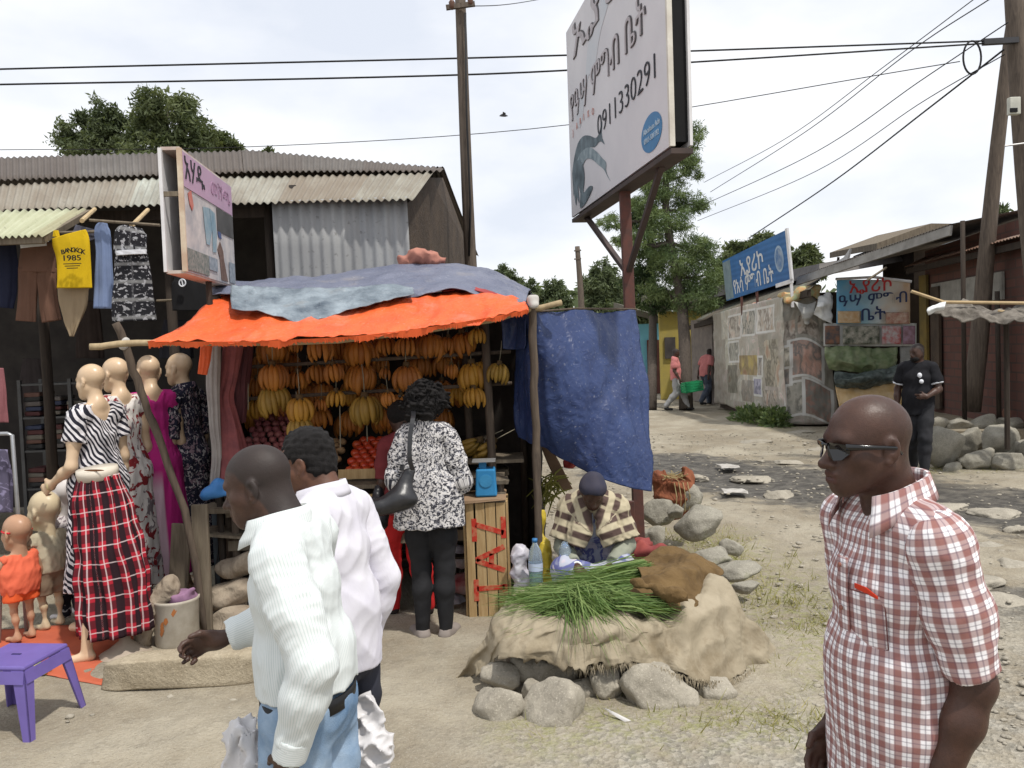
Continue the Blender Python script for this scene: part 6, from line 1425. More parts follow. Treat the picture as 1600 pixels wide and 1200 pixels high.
# kerb slab
S_ = SDF(); a, b = gp(165, 1070), gp(420, 1078)
q0, q1 = Vector((at(150, 1085, 4.65).x, 4.66, .085)), Vector((at(440, 1080, 4.7).x, 4.76, .095))
V, F = rock(950, (1, 1, 1), 3, 6, .01)
gbx = np.sign(V) * np.abs(V) ** .35; gbx /= np.abs(gbx).max(0); dS = q1 - q0
Vs_ = np.array((q0 + q1) / 2) + gbx[:, :1] * np.array(dS / 2) + gbx[:, 1:2] * np.array([.0, .13, 0]) + gbx[:, 2:3] * np.array([0, 0, .095])
Vs_ = Vs_ + np.stack([snoise(Vs_, 9, 3), snoise(Vs_, 11, 4), snoise(Vs_, 10, 5)], 1) * .010 + np.stack([snoise(Vs_, 30, 3), snoise(Vs_, 31, 4), snoise(Vs_, 30, 5)], 1) * .004
tag(obj('kerb_stone', Vs_, F, mat_stone('kerb_stone', (.30, .25, .175), (.44, .38, .28))), 'long rough sandstone kerb block lying behind the striped shirt man', 'stone')
# bucket with sack and cloth
bc = gp(266, 1018); bc.z = 0; bc.y += .12; bk_ = thing('bucket', 'dirty white plastic bucket with peeling orange print', 'bucket', bc)
M_buck = M('bucket_white', (.48, .44, .37), (.33, .29, .23), .6, 6, .15, 40)
G().lathe(bc, [(.0, .0), (.128, .0), (.134, .03), (.145, .29), (.150, .30), (.150, .315), (.14, .315), (.138, .29), (.12, .1), (.0, .1)], 32).obj('body', M_buck, bk_, smooth=True)
for k in range(9):
    a = -1.62 + rnd.uniform(-.30, .42); z_ = .16 + rnd.uniform(-.02, .06) + (a + 1.62) * .1
    pts = [bc + Vector((.1425 * math.cos(a + da), .1425 * math.sin(a + da), z_ + dz)) for da, dz in ((-.1, 0), (-.02, -.018), (.09, .004), (.05, .03), (-.03, .022))]
    G().prism(pts, (0, -.0015, 0)).obj('peeling_print', M('orange_print', (.40, .14, .04), (.2, .1, .05)), bk_)
lump('purple_cloth', 'mauve cloth stuffed in the white bucket', 'cloth', [(bc + Vector((.04, 0, .31)), (.10, .09, .055)), (bc + Vector((.05, -.02, .34)), bc + Vector((.13, -.02, .36)), .03, .02)], .01, M('mauve_cloth', (.30, .17, .27), (.22, .12, .2)), .01, 30, 4)
lump('sack', 'pale empty sack flopped over the bucket rim', 'sack', [(bc + Vector((-.02, -.02, .38)), bc + Vector((-.13, -.05, .30)), .07, .065), (bc + Vector((-.13, -.06, .30)), bc + Vector((-.19, -.08, .06)), .062, .05)], .01, M_sack_grey, .012, 26, 7)
for i, (x0_, y0_, x1_, y1_, wpx, Y, lab) in enumerate(((318, 955, 312, 788, 26, 5.45, 'tall weathered plank standing upright by the bucket'), (272, 930, 284, 818, 30, 5.6, 'shorter weathered plank leaning behind the plaid skirt'))):
    a_, b_ = at(x0_, y0_, Y), at(x1_, y1_, Y + .04); a_.z = 0
    tag(G().bar(a_, b_, wpx * Y / FOC, .03, (0, 1, 0)).obj('plank', M_wood_grey, None, bevel=.004), lab, 'plank')
for i, (pr, lab) in enumerate(((((at(352, 978, 5.6), (.16, .13, .08)), (at(372, 968, 5.6), (.13, .12, .09))), 'lowest dusty sack in the pile beside the pointing hand'), (((at(358, 935, 5.65), (.14, .12, .085)), (at(380, 920, 5.65), (.1, .1, .08))), 'middle dusty sack in the pile under the counter'), (((at(362, 888, 5.7), (.13, .11, .085)), (at(385, 880, 5.7), (.12, .1, .08))), 'topmost dusty sack in the pile under the counter'))):
    lump('sack', lab, 'sack', list(pr), .013, M_sack_grey, .024, 15, 20 + i)
# low table and boxes behind the planks
ol = thing('wooden_stand', 'small dark wooden stand with plank top under the counter end', 'stand', (at(355, 800, 5.75).x, 5.8, 0))
G().box((at(358, 800, 5.75).x, 5.85, .80), (.42, .3, .03), jit=.005).obj('top', M_wood_grey, ol)
G().box((at(358, 800, 5.75).x, 5.85, .62), (.40, .28, .02), (1, 0, -.12), jit=.005).obj('shelf', M_wood_grey, ol)
for dx in (-.18, .18):
    for dy in (-.12, .12): G().box((at(358, 800, 5.75).x + dx, 5.85 + dy, .4), (.035, .035, .79)).obj('leg', M('blue_grey_wood', (.10, .13, .15), (.06, .07, .08)), ol)
# ================================================================== people and mannequins
def mat_skin(name, c, hairc=(.012, .010, .010), rough=.50, spec=.38):
    x = NB(name, rough, 0, spec); v = x.coord()
    col = x.mix(x.ramp(x.noise(v, 16, 6, .65), [(.35, 0.), (.68, 1.)]), tuple(q * 1.12 for q in c), tuple(q * .66 for q in c)); col = x.mix(x.ramp(x.noise(v, 150, 3), [(.6, 0.), (.7, .35)]), col, tuple(q * .5 for q in c))
    col = x.mix(x.attr('lip'), col, (c[0] * 1.05, c[1] * .72, c[2] * .8))
    col = x.mix(x.attr('hair'), col, hairc); x.color(col)
    x.rough(x.mix(x.attr('hair'), x.mix(x.ramp(x.noise(v, 40, 5, .7), [(.4, 0.), (.65, 1.)]), (rough - .1,) * 3, (rough + .12,) * 3), (.62,) * 3))
    x.bump(x.math('ADD', x.noise(v, 320, 3), x.math('MULTIPLY', x.noise(v, 60, 5, .7), 1.2)), .22, .003); return x.m
def mat_cloth(name, c, c2=None, pat=None, rough=.9, weave=500, fold=.0):
    x = NB(name, rough, 0, .15); v = x.coord('pc'); s = x.sep(v)
    col = pat(x, v, s) if pat else x.mix(x.ramp(x.noise(v, 6, 5), [(.35, 0.), (.7, 1.)]), c, c2 or tuple(q * .82 for q in c))
    x.color(col)
    h = x.noise(x.mapping(v, (1, .45, 1)), 26, 4, .55, .8)
    x.bump(x.math('ADD', h, x.math('MULTIPLY', x.noise(v, weave, 2), .15)), .28, .008); return x.m
def band(x, s, period, width, phase=0, soft=.04):
    f = x.math('FRACT', x.math('ADD', x.math('DIVIDE', s, period), 50.0 + phase))
    d = x.math('ABSOLUTE', x.math('SUBTRACT', f, .5))
    return x.ramp(d, [(max(0, width / 2 - soft), 1.), (width / 2 + soft, 0.)])
class Fig:
    def __init__(s, name, label, cat, at_, ang, H=1.72, female=False, J=None, head=(0, 0, 0), headk=1.0, bulk=1.0, root=None, group=None):
        s.s = H / 1.75; s.o = Vector((at_[0], at_[1], at_[2] if len(at_) > 2 else 0))
        s.f = Vector((math.cos(ang), math.sin(ang), 0)); s.r = Vector((s.f.y, -s.f.x, 0)); s.fem = female; s.b = bulk
        s.J = dict(pelvis=(0, 0, .97), waist=(0, .0, 1.09), chest=(0, .005, 1.28), upper=(0, -.005, 1.41), neck=(0, -.015, 1.49), head=(0, .025, 1.628),
                   shL=(-.172, -.01, 1.425), shR=(.172, -.01, 1.425), elL=(-.215, -.02, 1.13), elR=(.215, -.02, 1.13), wrL=(-.225, .04, .885), wrR=(.225, .04, .885),
                   hipL=(-.088, 0, .93), hipR=(.088, 0, .93), knL=(-.095, .02, .50), knR=(.095, .02, .50), anL=(-.10, -.02, .085), anR=(.10, -.02, .085), toL=(-.125, .15, .03), toR=(.125, .15, .03))
        if female: s.J.update(shL=(-.148, -.01, 1.405), shR=(.148, -.01, 1.405), elL=(-.185, -.02, 1.12), elR=(.185, -.02, 1.12), wrL=(-.20, .04, .89), wrR=(.20, .04, .89))
        s.J.update(J or {})
        s.W = {k: s.w(v) for k, v in s.J.items()}
        s.hk = headk * s.s
        yaw, pitch, roll = [R_(q) for q in head]
        f = s.f * math.cos(yaw) - s.r * math.sin(yaw); r = Vector((f.y, -f.x, 0)); u = Vector((0, 0, 1))
        f, u = f * math.cos(pitch) + u * math.sin(pitch), u * math.cos(pitch) - f * math.sin(pitch)
        r, u = r * math.cos(roll) + u * math.sin(roll), u * math.cos(roll) - r * math.sin(roll)
        s.hf, s.hr, s.hu = f, r, u; s.hc = s.W['head']
        s.root = root or thing(name, label, cat, (s.o.x, s.o.y, s.o.z), group)
    def w(s, p): return s.o + s.r * (p[0] * s.s) + s.f * (p[1] * s.s) + Vector((0, 0, p[2] * s.s))
    def h(s, x, y, z): return s.hc + (s.hr * x + s.hf * y + s.hu * z) * s.hk
    def side(s, a='sh'):
        d = s.W[a + 'R'] - s.W[a + 'L']; return d.normalized()
    def torso(s, S, off=0, low=None, k=.05, girth=None):
        q = s.s; W = s.W; sd, hd = s.side('sh'), s.side('hip'); b = s.b
        g = girth or ((.172, .130, .142, .118) if s.fem else (.162, .152, .168, .140))
        hip, wa, chs, upr = [v * b * q + off for v in g]
        S.cap(W['pelvis'], W['waist'], hip, wa, k, .72, hd); S.cap(W['waist'], W['chest'], wa, chs, k, .72, sd); S.cap(W['chest'], W['upper'], chs, upr, k, .66, sd)
        S.cap(W['shL'].lerp(W['upper'], .15), W['shR'].lerp(W['upper'], .15), .058 * q + off * .8, None, k)
        for a in 'LR': S.cap(W['neck'] + s.f * (-.015 * q), W['sh' + a].lerp(W['neck'], .18) + Vector((0, 0, .012 * q)), .045 * q + off * .7, .046 * q + off * .7, .045 * q)
        if s.fem:
            for sg in (-1, 1): S.ell(s.W['chest'] + s.f * (.085 * q) + sd * (sg * .068 * q) + Vector((0, 0, .0)), (.066 * q + off,) * 3, .05)
        else:
            S.ell(s.W['waist'] + s.f * (.02 * q * b), ((.125 * b) * q + off, .10 * q * b * b + off, .12 * q + off), .06)
    def arm(s, S, a, off=0, t=1.0, k=.03, loose=0):
        q = s.s; W = s.W; m_ = .8 if s.fem else 1.0
        sh, el, wr = W['sh' + a], W['el' + a], W['wr' + a]
        S.cap(sh, sh.lerp(el, .5), .058 * q * m_ + off + loose * .5, .050 * q * m_ + off + loose, k); 
        if t > .5 or t == .5: S.cap(sh.lerp(el, .5), el, .050 * q * m_ + off + loose, .042 * q * m_ + off + loose, k)
        if t > 1.0 or t == 1.0: S.cap(el, el.lerp(wr, .35), .042 * q * m_ + off + loose, .043 * q * m_ + off + loose, k); S.cap(el.lerp(wr, .35), wr, .043 * q * m_ + off + loose, .027 * q * m_ + off + loose, k)
    def leg(s, S, a, off=0, k=.03, loose=0, ankle=True):
        q = s.s; W = s.W; hp_, kn, an = W['hip' + a], W['kn' + a], W['an' + a]; b = .5 + .5 * s.b
        S.cap(hp_, hp_.lerp(kn, .5), .092 * q * b + off, .078 * q * b + off + loose * .5, k); S.cap(hp_.lerp(kn, .5), kn, .078 * q * b + off + loose * .5, .056 * q + off + loose, k)
        bk = -(W['to' + a] - an).normalized() * (.012 * q)
        S.cap(kn, kn.lerp(an, .35) + bk, .056 * q + off + loose, .056 * q + off + loose, k); S.cap(kn.lerp(an, .35) + bk, an, .056 * q + off + loose, .036 * q + off + loose, k)
    def foot(s, S, a, off=0):
        q = s.s; an, to = s.W['an' + a], s.W['to' + a]; d = (to - an); d.z = 0; d.normalize(); sd = Vector((d.y, -d.x, 0))
        he = an - d * (.035 * q); he.z = to.z + .012 * q
        S.cap(he, to, .036 * q + off, .042 * q + off, .02, .72, sd); S.cap(an, he.lerp(to, .35), .036 * q + off, .036 * q + off, .03)
    def hand(s, S, a, d, pn, curl=.35, k=.012, hk=1.0):
        """d: pointing of the hand, pn: the way the palm faces"""
        q = s.s * hk; w = s.W['wr' + a]; d = Vector(d).normalized(); pn = Vector(pn); pn = (pn - d * pn.dot(d)).normalized()
        th_ = pn.cross(d) * (1 if a == 'L' else -1)
        th_.normalize()
        S.cap(w, w + d * .02 * q, .027 * q, .028 * q, .02); S.cap(w + d * (.015 * q), w + d * (.078 * q), .030 * q, .040 * q, .02, .42, th_)
        for i, (o_, L_) in enumerate(((.031, .068), (.0105, .076), (-.0105, .071), (-.031, .055))):
            p = w + d * ((.088 - .004 * abs(i - 1)) * q) + th_ * (o_ * q); dd = d + th_ * (o_ * 1.2); dd.normalize(); c = curl * (1 + .22 * i)
            for j, f in enumerate((.46, .30, .24)):
                an_ = c * (.7 if j == 0 else 1.0); dd = (dd * math.cos(an_) + pn * math.sin(an_)).normalized() if j == 0 else (dd * math.cos(an_) + (pn - dd * pn.dot(dd)).normalized() * math.sin(an_)).normalized()
                e = p + dd * (L_ * f * q); S.cap(p, e, (.0092 - .0007 * j) * q, (.0088 - .0008 * j) * q, .004 if j else k * .8); p = e
        p = w + d * (.024 * q) + th_ * (.026 * q); dd = (d * .72 + th_ * .75 + pn * .35).normalized(); e = p + dd * (.042 * q); S.cap(p, e, .0145 * q, .0115 * q, k)
        dd = (d * .9 + th_ * .25 + pn * .45).normalized(); S.cap(e, e + dd * (.030 * q), .0108 * q, .0085 * q, .005)
    def headp(s, S, mann=False, beard=False):
        h, q = s.h, s.hk; Rm = np.array([list(s.hr), list(s.hf), list(s.hu)]).T
        e = lambda c, r, k=.02, op='u': S.ell(h(*c), tuple(v * q for v in r), k * q, Rm, op)
        c_ = lambda a, b, r0, r1=None, k=.015: S.cap(h(*a), h(*b), r0 * q, (r1 or r0) * q, k * q)
        e((0, -.010, .038), (.074, .096, .082)); e((0, .034, -.018), (.060, .056, .085), .03)
        for g in (-1, 1):
            c_((g * .050, -.004, -.040), (g * .020, .062, -.088), .024, .022, .03); e((g * .044, .046, -.022), (.022, .026, .022), .025)
        e((0, .070, -.094), (.020, .018, .017), .02); e((0, .064, -.060), (.036, .028, .032), .025)
        c_((-.034, .076, .022), (.034, .076, .022), .012, None, .02)
        for g in (-1, 1): e((g * .031, .092, .001), (.016, .014, .0115), .014, 's'); e((g * .031, .074, .0), (.0135, .0135, .0135), .004)
        nw = .8 if mann else 1.0
        c_((0, .086, .008), (0, .106, -.030), .0085, .0125 * nw, .012); e((0, .112, -.034), (.014 * nw, .013, .012), .008)
        for g in (-1, 1): e((g * .0135 * nw, .096, -.037), (.0095, .011, .009), .006)
        lw = .75 if mann else 1.0
        c_((-.017, .0925, -.058), (.017, .0925, -.058), .0082 * lw, None, .008); c_((-.015, .0905, -.0745), (.015, .0905, -.0745), .0092 * lw, None, .007)
        e((0, .105, -.0663), (.026, .012, .0022), .003, 's')
        for g in (-1, 1):
            e((g * .075, -.014, -.004), (.0085, .019, .031), .008); e((g * .083, -.008, -.001), (.006, .011, .018), .005, 's'); e((g * .079, -.018, .0), (.008, .016, .027), .004); e((g * .085, -.010, .002), (.005, .009, .015), .004, 's'); e((g * .077, -.004, -.031), (.007, .008, .008), .006)
        nk = s.W['neck']; nr = (.042 if mann else .047) if s.fem else .056 * (.6 + .4 * s.b)
        if s.hk > s.s * 1.5: nr *= .62
        S.cap(h(0, -.022, -.045), nk + Vector((0, 0, -.02 * q)), nr * q, (nr + .006) * q, .03 * q)
        if s.J['head'][1] < .2 and not mann: S.cap(h(0, -.045, -.03), nk + s.f * (-.02 * q), nr * .85 * q, nr * q, .03 * q)
    def attrs(s, V, style=None):
        q = (V - np.array(s.hc)) @ np.array([list(s.hr), list(s.hf), list(s.hu)]).T / s.hk
        x, y, z = q.T; hair = np.zeros(len(V))
        if style == 'buzz':
            line = .048 + .022 * np.clip((y - .02) / .05, 0, 1) - .10 * np.clip((-.012 - y) / .035, 0, 1) - .055 * np.clip((.03 - y) / .04, 0, 1)
            hair = np.clip((z - line) / .018 + .5, 0, 1) * (z < .2)
            hair *= np.where(y > .085, 0, 1) * .82
        elif style == 'shadow':
            hair = .25 * np.clip((z - .0) / .03, 0, 1) * np.clip((.02 - y) / .05, 0, 1)
        lip = ((np.abs(z + .067) < .0125) & (y > .082) & (np.abs(x) < .023)).astype(float)
        return {'hair': hair, 'lip': lip * .6}
    def body(s, mat, h, hands=None, style=None, cover=('torso', 'legs'), mann=False, arms='LR', legs=True, feet=True, name='body', nohead=False, arm_t=1.0, hk=1.0):
        S = SDF(); c = lambda n: (-.018 if n == 'torso' else -.010) if n in cover else 0
        s.torso(S, c('torso'))
        if legs:
            for a in 'LR': s.leg(S, a, c('legs')); 
            if feet:
                for a in 'LR': s.foot(S, a, -.006 if 'feet' in cover else 0)
        for a in arms:
            s.arm(S, a, c('arms'))
            if hands and a in hands: s.hand(S, a, *hands[a], hk=hk)
        if not nohead: s.headp(S, mann)
        V, F = S.mesh(h)
        return obj(name, V, F, mat, s.root, attrs=s.attrs(V, style))
    def pcs(s, V, axis, rad):
        """around (u, from the side facing the lens) and along (v) coordinates on a limb or trunk"""
        A = np.array([tuple(p) for p in axis]); best = np.full(len(V), 1e9); uv = np.zeros((len(V), 3)); acc = 0
        for i in range(len(A) - 1):
            ba = A[i + 1] - A[i]; L_ = np.linalg.norm(ba); d = ba / L_; lo = -9 if i == 0 else 0; hi = 9 if i == len(A) - 2 else 1
            t = np.clip((V - A[i]) @ d / L_, lo, hi); e = V - A[i] - np.outer(t * L_, d); dist = np.linalg.norm(V - A[i] - np.outer(np.clip(t, 0, 1) * L_, d), axis=1)
            ref = np.array([0, -1., 0]) - d * (-d[1]); ref /= np.linalg.norm(ref); sd = np.cross(d, ref)
            u = np.arctan2(e @ sd, e @ ref) * rad; m_ = dist < best - 1e-6; best[m_] = dist[m_]
            uv[m_, 0] = u[m_]; uv[m_, 1] = (acc + t * L_)[m_]; acc += L_
        return uv
    def garment(s, name, mat, parts, parent=None):
        """parts: list of (SDF, h, axis points, radius, fold amp, fold scale, seed, stretch) joined in one mesh"""
        Vs, Fs, U = [], [], []; n = 0
        for S, h, axis, rad, amp, fs, sd, stx in parts:
            st_ = np.array(stx, dtype=np.float32)
            def dsp(p, amp=amp, fs=fs, sd=sd, st_=st_):
                q = p * st_; q = q + (.02 * snoise(q, 14, sd + 9))[..., None]
                return (snoise(q, fs * .8, sd) * .30 + (np.abs(snoise(q, fs * 2.4, sd + 4, 4)) - .75) * .75 + (np.abs(snoise(q, fs * 5.0, sd + 7, 4)) - .6) * .38) * amp
            S.disp = dsp
            S.dmax = amp * 2
            V, F = S.mesh(h); Vs.append(V); Fs.append(F + n); n += len(V); U.append(s.pcs(V, axis, rad))
        return obj(name, np.concatenate(Vs), np.concatenate(Fs), mat, parent or s.root, pc=np.concatenate(U))
    def shirt(s, mat, h, sleeve=1.0, off=.012, low=.80, amp=.008, seed=1, loose=.012, k=.04, tuck=None, girth=None, neckcut=None, name='shirt', fs=15, vneck=None, hemflare=.01):
        q = s.s; S = SDF(); s.torso(S, off, k=k, girth=girth)
        g = girth or ((.172, .130, .142, .118) if s.fem else (.162, .152, .168, .140))
        lo = s.w((0, 0, low)); lo = Vector((s.W['pelvis'].x, s.W['pelvis'].y, lo.z)) 
        S.cap(s.W['waist'], lo - Vector((0, 0, .03)), g[1] * s.b * q + off + hemflare, g[0] * s.b * q + off + hemflare, .05, .74, s.side('hip'))
        S.cut(lo, (0, 0, -1))
        nk = s.W['neck'] + Vector((0, 0, (neckcut or .028) * q)); S.cut(nk, Vector((0, 0, 1)) + s.f * .35)
        if vneck: S.cap(*vneck, k=.01, op='s')
        parts = [(S, h, [s.W['pelvis'], s.W['neck']], .16 * q, amp, fs, seed, (1, 1, .55))]
        for i, a in enumerate('LR'):
            A = SDF(); s.arm(A, a, off * .8, 1.0 if sleeve > .95 else .5, loose=loose)
            sh, el, wr = s.W['sh' + a], s.W['el' + a], s.W['wr' + a]
            if sleeve > 1: A.cut(el.lerp(wr, sleeve - 1), wr - el)
            else: A.cut(sh.lerp(el, sleeve), el - sh)
            A.cut(sh.lerp(s.W['upper'], .75), s.W['upper'] - sh)
            parts.append((A, h, [sh, el, wr], .055 * q, amp * .8, fs * .95, seed + 11 + i, (1, 1, 1)))
        return s.garment(name, mat, parts)
    def collar(s, mat, tall=.034, flap=.045, tip=.035, r=.070, gap=20, name='collar', up=.012, drop=.055):
        q = s.s; nb = s.W['neck'] + Vector((0, 0, up * q)); rows = []
        phis = np.radians(np.linspace(gap, 360 - gap, 61))
        for ring in range(7):
            row = []
            for p in phis:
                d = s.f * math.cos(p) + s.r * math.sin(p); fr = max(0, math.cos(p)) ** 1.5
                z = -drop * q * (.5 + .5 * math.cos(p)) ** 1.3; rr_ = r * q * (1 + .10 * abs(math.cos(p)))
                t = [0, .5, 1, 1, .66, .33, 0][ring]; out_ = [0, -.002, -.001, .006, .012, .018, .024][ring] * q
                zz = (tall * q * t) if ring < 4 else tall * q - (flap * q + tip * q * fr) * (1 - t)
                row.append(nb + d * (rr_ + out_ + (.014 * q * fr if ring > 4 else 0)) + Vector((0, 0, z + zz)) + s.f * (.012 * q))
            rows.append(row)
        P = np.array([[tuple(p) for p in r_] for r_ in rows]); n, m_ = P.shape[:2]
        idx_ = np.arange(n * m_).reshape(n, m_); F = np.stack([idx_[:-1, :-1], idx_[1:, :-1], idx_[1:, 1:], idx_[:-1, 1:]], -1).reshape(-1, 4)
        U = np.zeros((n, m_, 3)); U[..., 0] = np.array(phis) * r * q; U[..., 1] = np.arange(n)[:, None] * .014
        return obj(name, P.reshape(-1, 3), F, mat, s.root, pc=U.reshape(-1, 3), solid=.003)
    def trousers(s, mat, h, off=.010, loose=.01, top=1.0, amp=.006, seed=3, cutz=None, name='trousers', girth=None, fs=17):
        q = s.s; S = SDF(); g = girth or ((.172, .13) if s.fem else (.162, .152))
        S.cap(s.W['pelvis'], s.w((0, 0, top)), g[0] * s.b * q + off * .7, g[1] * s.b * q + off, .05, .74, s.side('hip'))
        S.ell(s.W['pelvis'] - s.f * (.03 * q) - Vector((0, 0, .05 * q)), (.135 * s.b * q + off * .5, .085 * q + off * .5, .11 * q), .05, np.array([list(s.r), list(s.f), [0, 0, 1]]).T)
        S.cut(s.w((0, 0, top)), (0, 0, 1))
        parts = []
        for a in 'LR':
            s.leg(S, a, off, loose=loose)
            if cutz: S.cut(s.w((0, 0, cutz)), (0, 0, -1)) if a == 'R' else None
        parts = [(S, h, [s.w((0, 0, 1.0)), s.w((0, 0, .1))], .1, amp, fs, seed, (1, 1, .8))]
        return s.garment(name, mat, parts)
    def shoes(s, mat, h, sole=None, name='shoe'):
        for a in 'LR':
            S = SDF(); s.foot(S, a, .008); an, to = s.W['an' + a], s.W['to' + a]
            S.cut(an + Vector((0, 0, .0)), (0, 0, 1)); S.cut(Vector((0, 0, s.o.z + .006)), (0, 0, -1))
            V, F = S.mesh(h); o = obj(name, V, F, mat, s.root)
            if sole:
                S = SDF(); d = (to - an); d.z = 0; d.normalize(); sd = Vector((d.y, -d.x, 0)); he = an - d * (.035 * s.s); he.z = to.z = s.o.z + .012
                S.cap(he, Vector((to.x, to.y, s.o.z + .012)), .046 * s.s, .052 * s.s, .02, .3, sd); V, F = S.mesh(h); obj('sole', V, F, sole, o)

SK1 = mat_skin('skin_deep', (.066, .031, .021)); SK2 = mat_skin('skin_brown', (.066, .033, .023), (.020, .016, .015)); SK3 = mat_skin('skin_warm', (.125, .056, .034))
def noise_pat(c1, c2, scale, lo=.5, hi=.53, base='noise', c3=None, s3=None):
    def p(x, v, s):
        n = x.noise(v, scale, 3, .5, 1.0) if base == 'noise' else x.vor(v, scale)
        col = x.mix(x.ramp(n, [(lo, 0.), (hi, 1.)]), c1, c2)
        if c3: col = x.mix(x.ramp(x.noise(x.mapping(v, loc=(3, 7, 1)), s3 or scale * .6, 3, .5, 1.2), [(.58, 0.), (.61, 1.)]), col, c3)
        return col
    return p
# ---------------------------------------------------------------- man in checked shirt, close by the lens
A1 = math.pi + R_(13)
O1 = at(1389, 1000, 1.98)
m1 = Fig('person', 'bald man in dark sunglasses and red checked short sleeved shirt', 'person', (O1.x, 1.98, .0), A1, 1.71, bulk=.81, head=(-5, -2, 0), headk=1.03,
         J=dict(shL=(-.16, -.01, 1.415), shR=(.16, -.01, 1.415), elL=(-.198, -.07, 1.10), wrL=(-.19, .02, .86), elR=(.17, -.05, 1.12), wrR=(.15, .055, .87), head=(0, .052, 1.628), neck=(0, -.005, 1.49)))
m1.body(SK1, .0045, {'L': (Vector((0, 0, -1)) + m1.f * .45, m1.r, .4), 'R': (Vector((0, 0, -.75)) + m1.f * .5, -m1.r, .5)}, style='shadow', cover=('torso', 'legs'))
def pat_check(x, v, s):
    P = .034
    bu = band(x, s[0], P, .46, 0); bv = band(x, s[1], P, .46, .2)
    red = x.mix(x.ramp(x.noise(v, 9, 3), [(.35, 0.), (.65, 1.)]), (.20, .044, .032), (.25, .07, .048))
    c = x.mix(x.math('MULTIPLY', bu, .72), (.86, .84, .86), red); c = x.mix(x.math('MULTIPLY', bv, .62), c, red)
    for k_, (ss, ph, a) in enumerate(((s[0], .5, .55), (s[1], .7, .5), (s[0], .18, .35), (s[1], .38, .35))): c = x.mix(x.math('MULTIPLY', band(x, ss, P, .07, ph, .03), a), c, (.10, .07, .11))
    return c
M_check = mat_cloth('check_cloth', None, pat=pat_check)
m1.shirt(M_check, .005, sleeve=.92, off=.016, low=.74, amp=.007, seed=2, loose=.006, hemflare=.03, neckcut=.03, vneck=(m1.w((0, .125, 1.375)), m1.w((0, .085, 1.56)), .012, .075), fs=13)
m1.collar(M_check, gap=38, r=.088, tip=.055, flap=.055, up=.038)
m1.trousers(M('grey_trouser', (.06, .06, .07)), .009, off=.002, loose=.002, top=.86)
tv = m1.w((0, .075, 1.41)); S_ = SDF(); m1.torso(S_, -.008); S_.cut(m1.w((0, 0, 1.395)), (0, 0, 1)); S_.cut(m1.w((0, 0, 1.30)), (0, 0, -1)); S_.cut(m1.w((0, .03, 1.4)), -m1.f); V, F = S_.mesh(.006); obj('undershirt', V, F, M('white_cotton', (.75, .77, .82)), m1.root)
# placket, buttons, pocket and the red card in it
def on_front(fig, x_, z_, off): return fig.w((x_, 0, z_)), off
def surf_y(fig, x_, z_, g=(.152, .168), off=.016):
    t = min(max((z_ - 1.09) / .19, 0), 1); a = (g[0] * (1 - t) + g[1] * t) * fig.b; u = min(abs(x_) / (a + off / fig.s), .98)
    return (a * .72 + off / fig.s) * math.sqrt(1 - u * u) + .004
def strip(fig, xs, zs, w_, mat, name, off, n=30):
    P = []
    for i in range(n):
        t = i / (n - 1); z_ = zs[0] + (zs[1] - zs[0]) * t; x_ = xs[0] + (xs[1] - xs[0]) * t
        P.append([fig.w((x_ + dx, surf_y(fig, x_ + dx, z_) + off, z_)) for dx in np.linspace(-w_ / 2, w_ / 2, 5)])
    g = G(); pcx = [(fig.s * (xs[0] + w_ * (j / 4 - .5)) + .01, fig.s * (zs[0] + (zs[1] - zs[0]) * i / (n - 1)), 0) for i in range(n) for j in range(5)]; g.grid(P, pcx); return obj(name, g.V, g.F, mat, fig.root, pc=g.PC, solid=.003)
strip(m1, (-.006, 0), (1.365, .76), .036, M_check, 'placket', .012)
for i in range(6):
    z_ = 1.345 - i * .105; p = m1.w((-.006, surf_y(m1, 0, z_) + .018, z_)); G().lathe(p, [(.0, 0), (.0058, .0), (.0058, .003), (0, .003)], 12, m1.f).obj('button', M('button_brown', (.30, .12, .09), rough=.4), m1.root, smooth=True)
strip(m1, (-.066, -.066), (1.29, 1.15), .088, M_check, 'pocket', .008, n=14)
q0, q1 = m1.w((-.045, surf_y(m1, -.045, 1.295) + .010, 1.298)), m1.w((-.098, surf_y(m1, -.098, 1.282) + .010, 1.283))
M_card = M('red_card', (.62, .05, .02), rough=.3, bump=0)
d_ = (q1 - q0); G().prism([q0, q1, q1 + Vector((0, 0, -.010)), q0 + Vector((0, 0, -.010)) + d_ * -.02, q0 + Vector((0, 0, .008)), q0 + d_ * .5 + Vector((0, 0, .012))][0:2] + [q1 + Vector((0, 0, .006)), q0 + d_ * .5 + Vector((0, 0, .014)), q0 + Vector((0, 0, .011))], m1.f * .0025).obj('card', M_card, m1.root)
g = G(); pk = [m1.w((x_, surf_y(m1, x_, z_) + .0105, z_)) for x_, z_ in ((-.022, 1.29), (-.022, 1.165), (-.066, 1.148), (-.110, 1.165), (-.110, 1.29), (-.066, 1.29), (-.022, 1.29))]
g.tube(pk, .0016, 5); g.obj('pocket_seam', M('seam_thread', (.16, .06, .06)), m1.root)
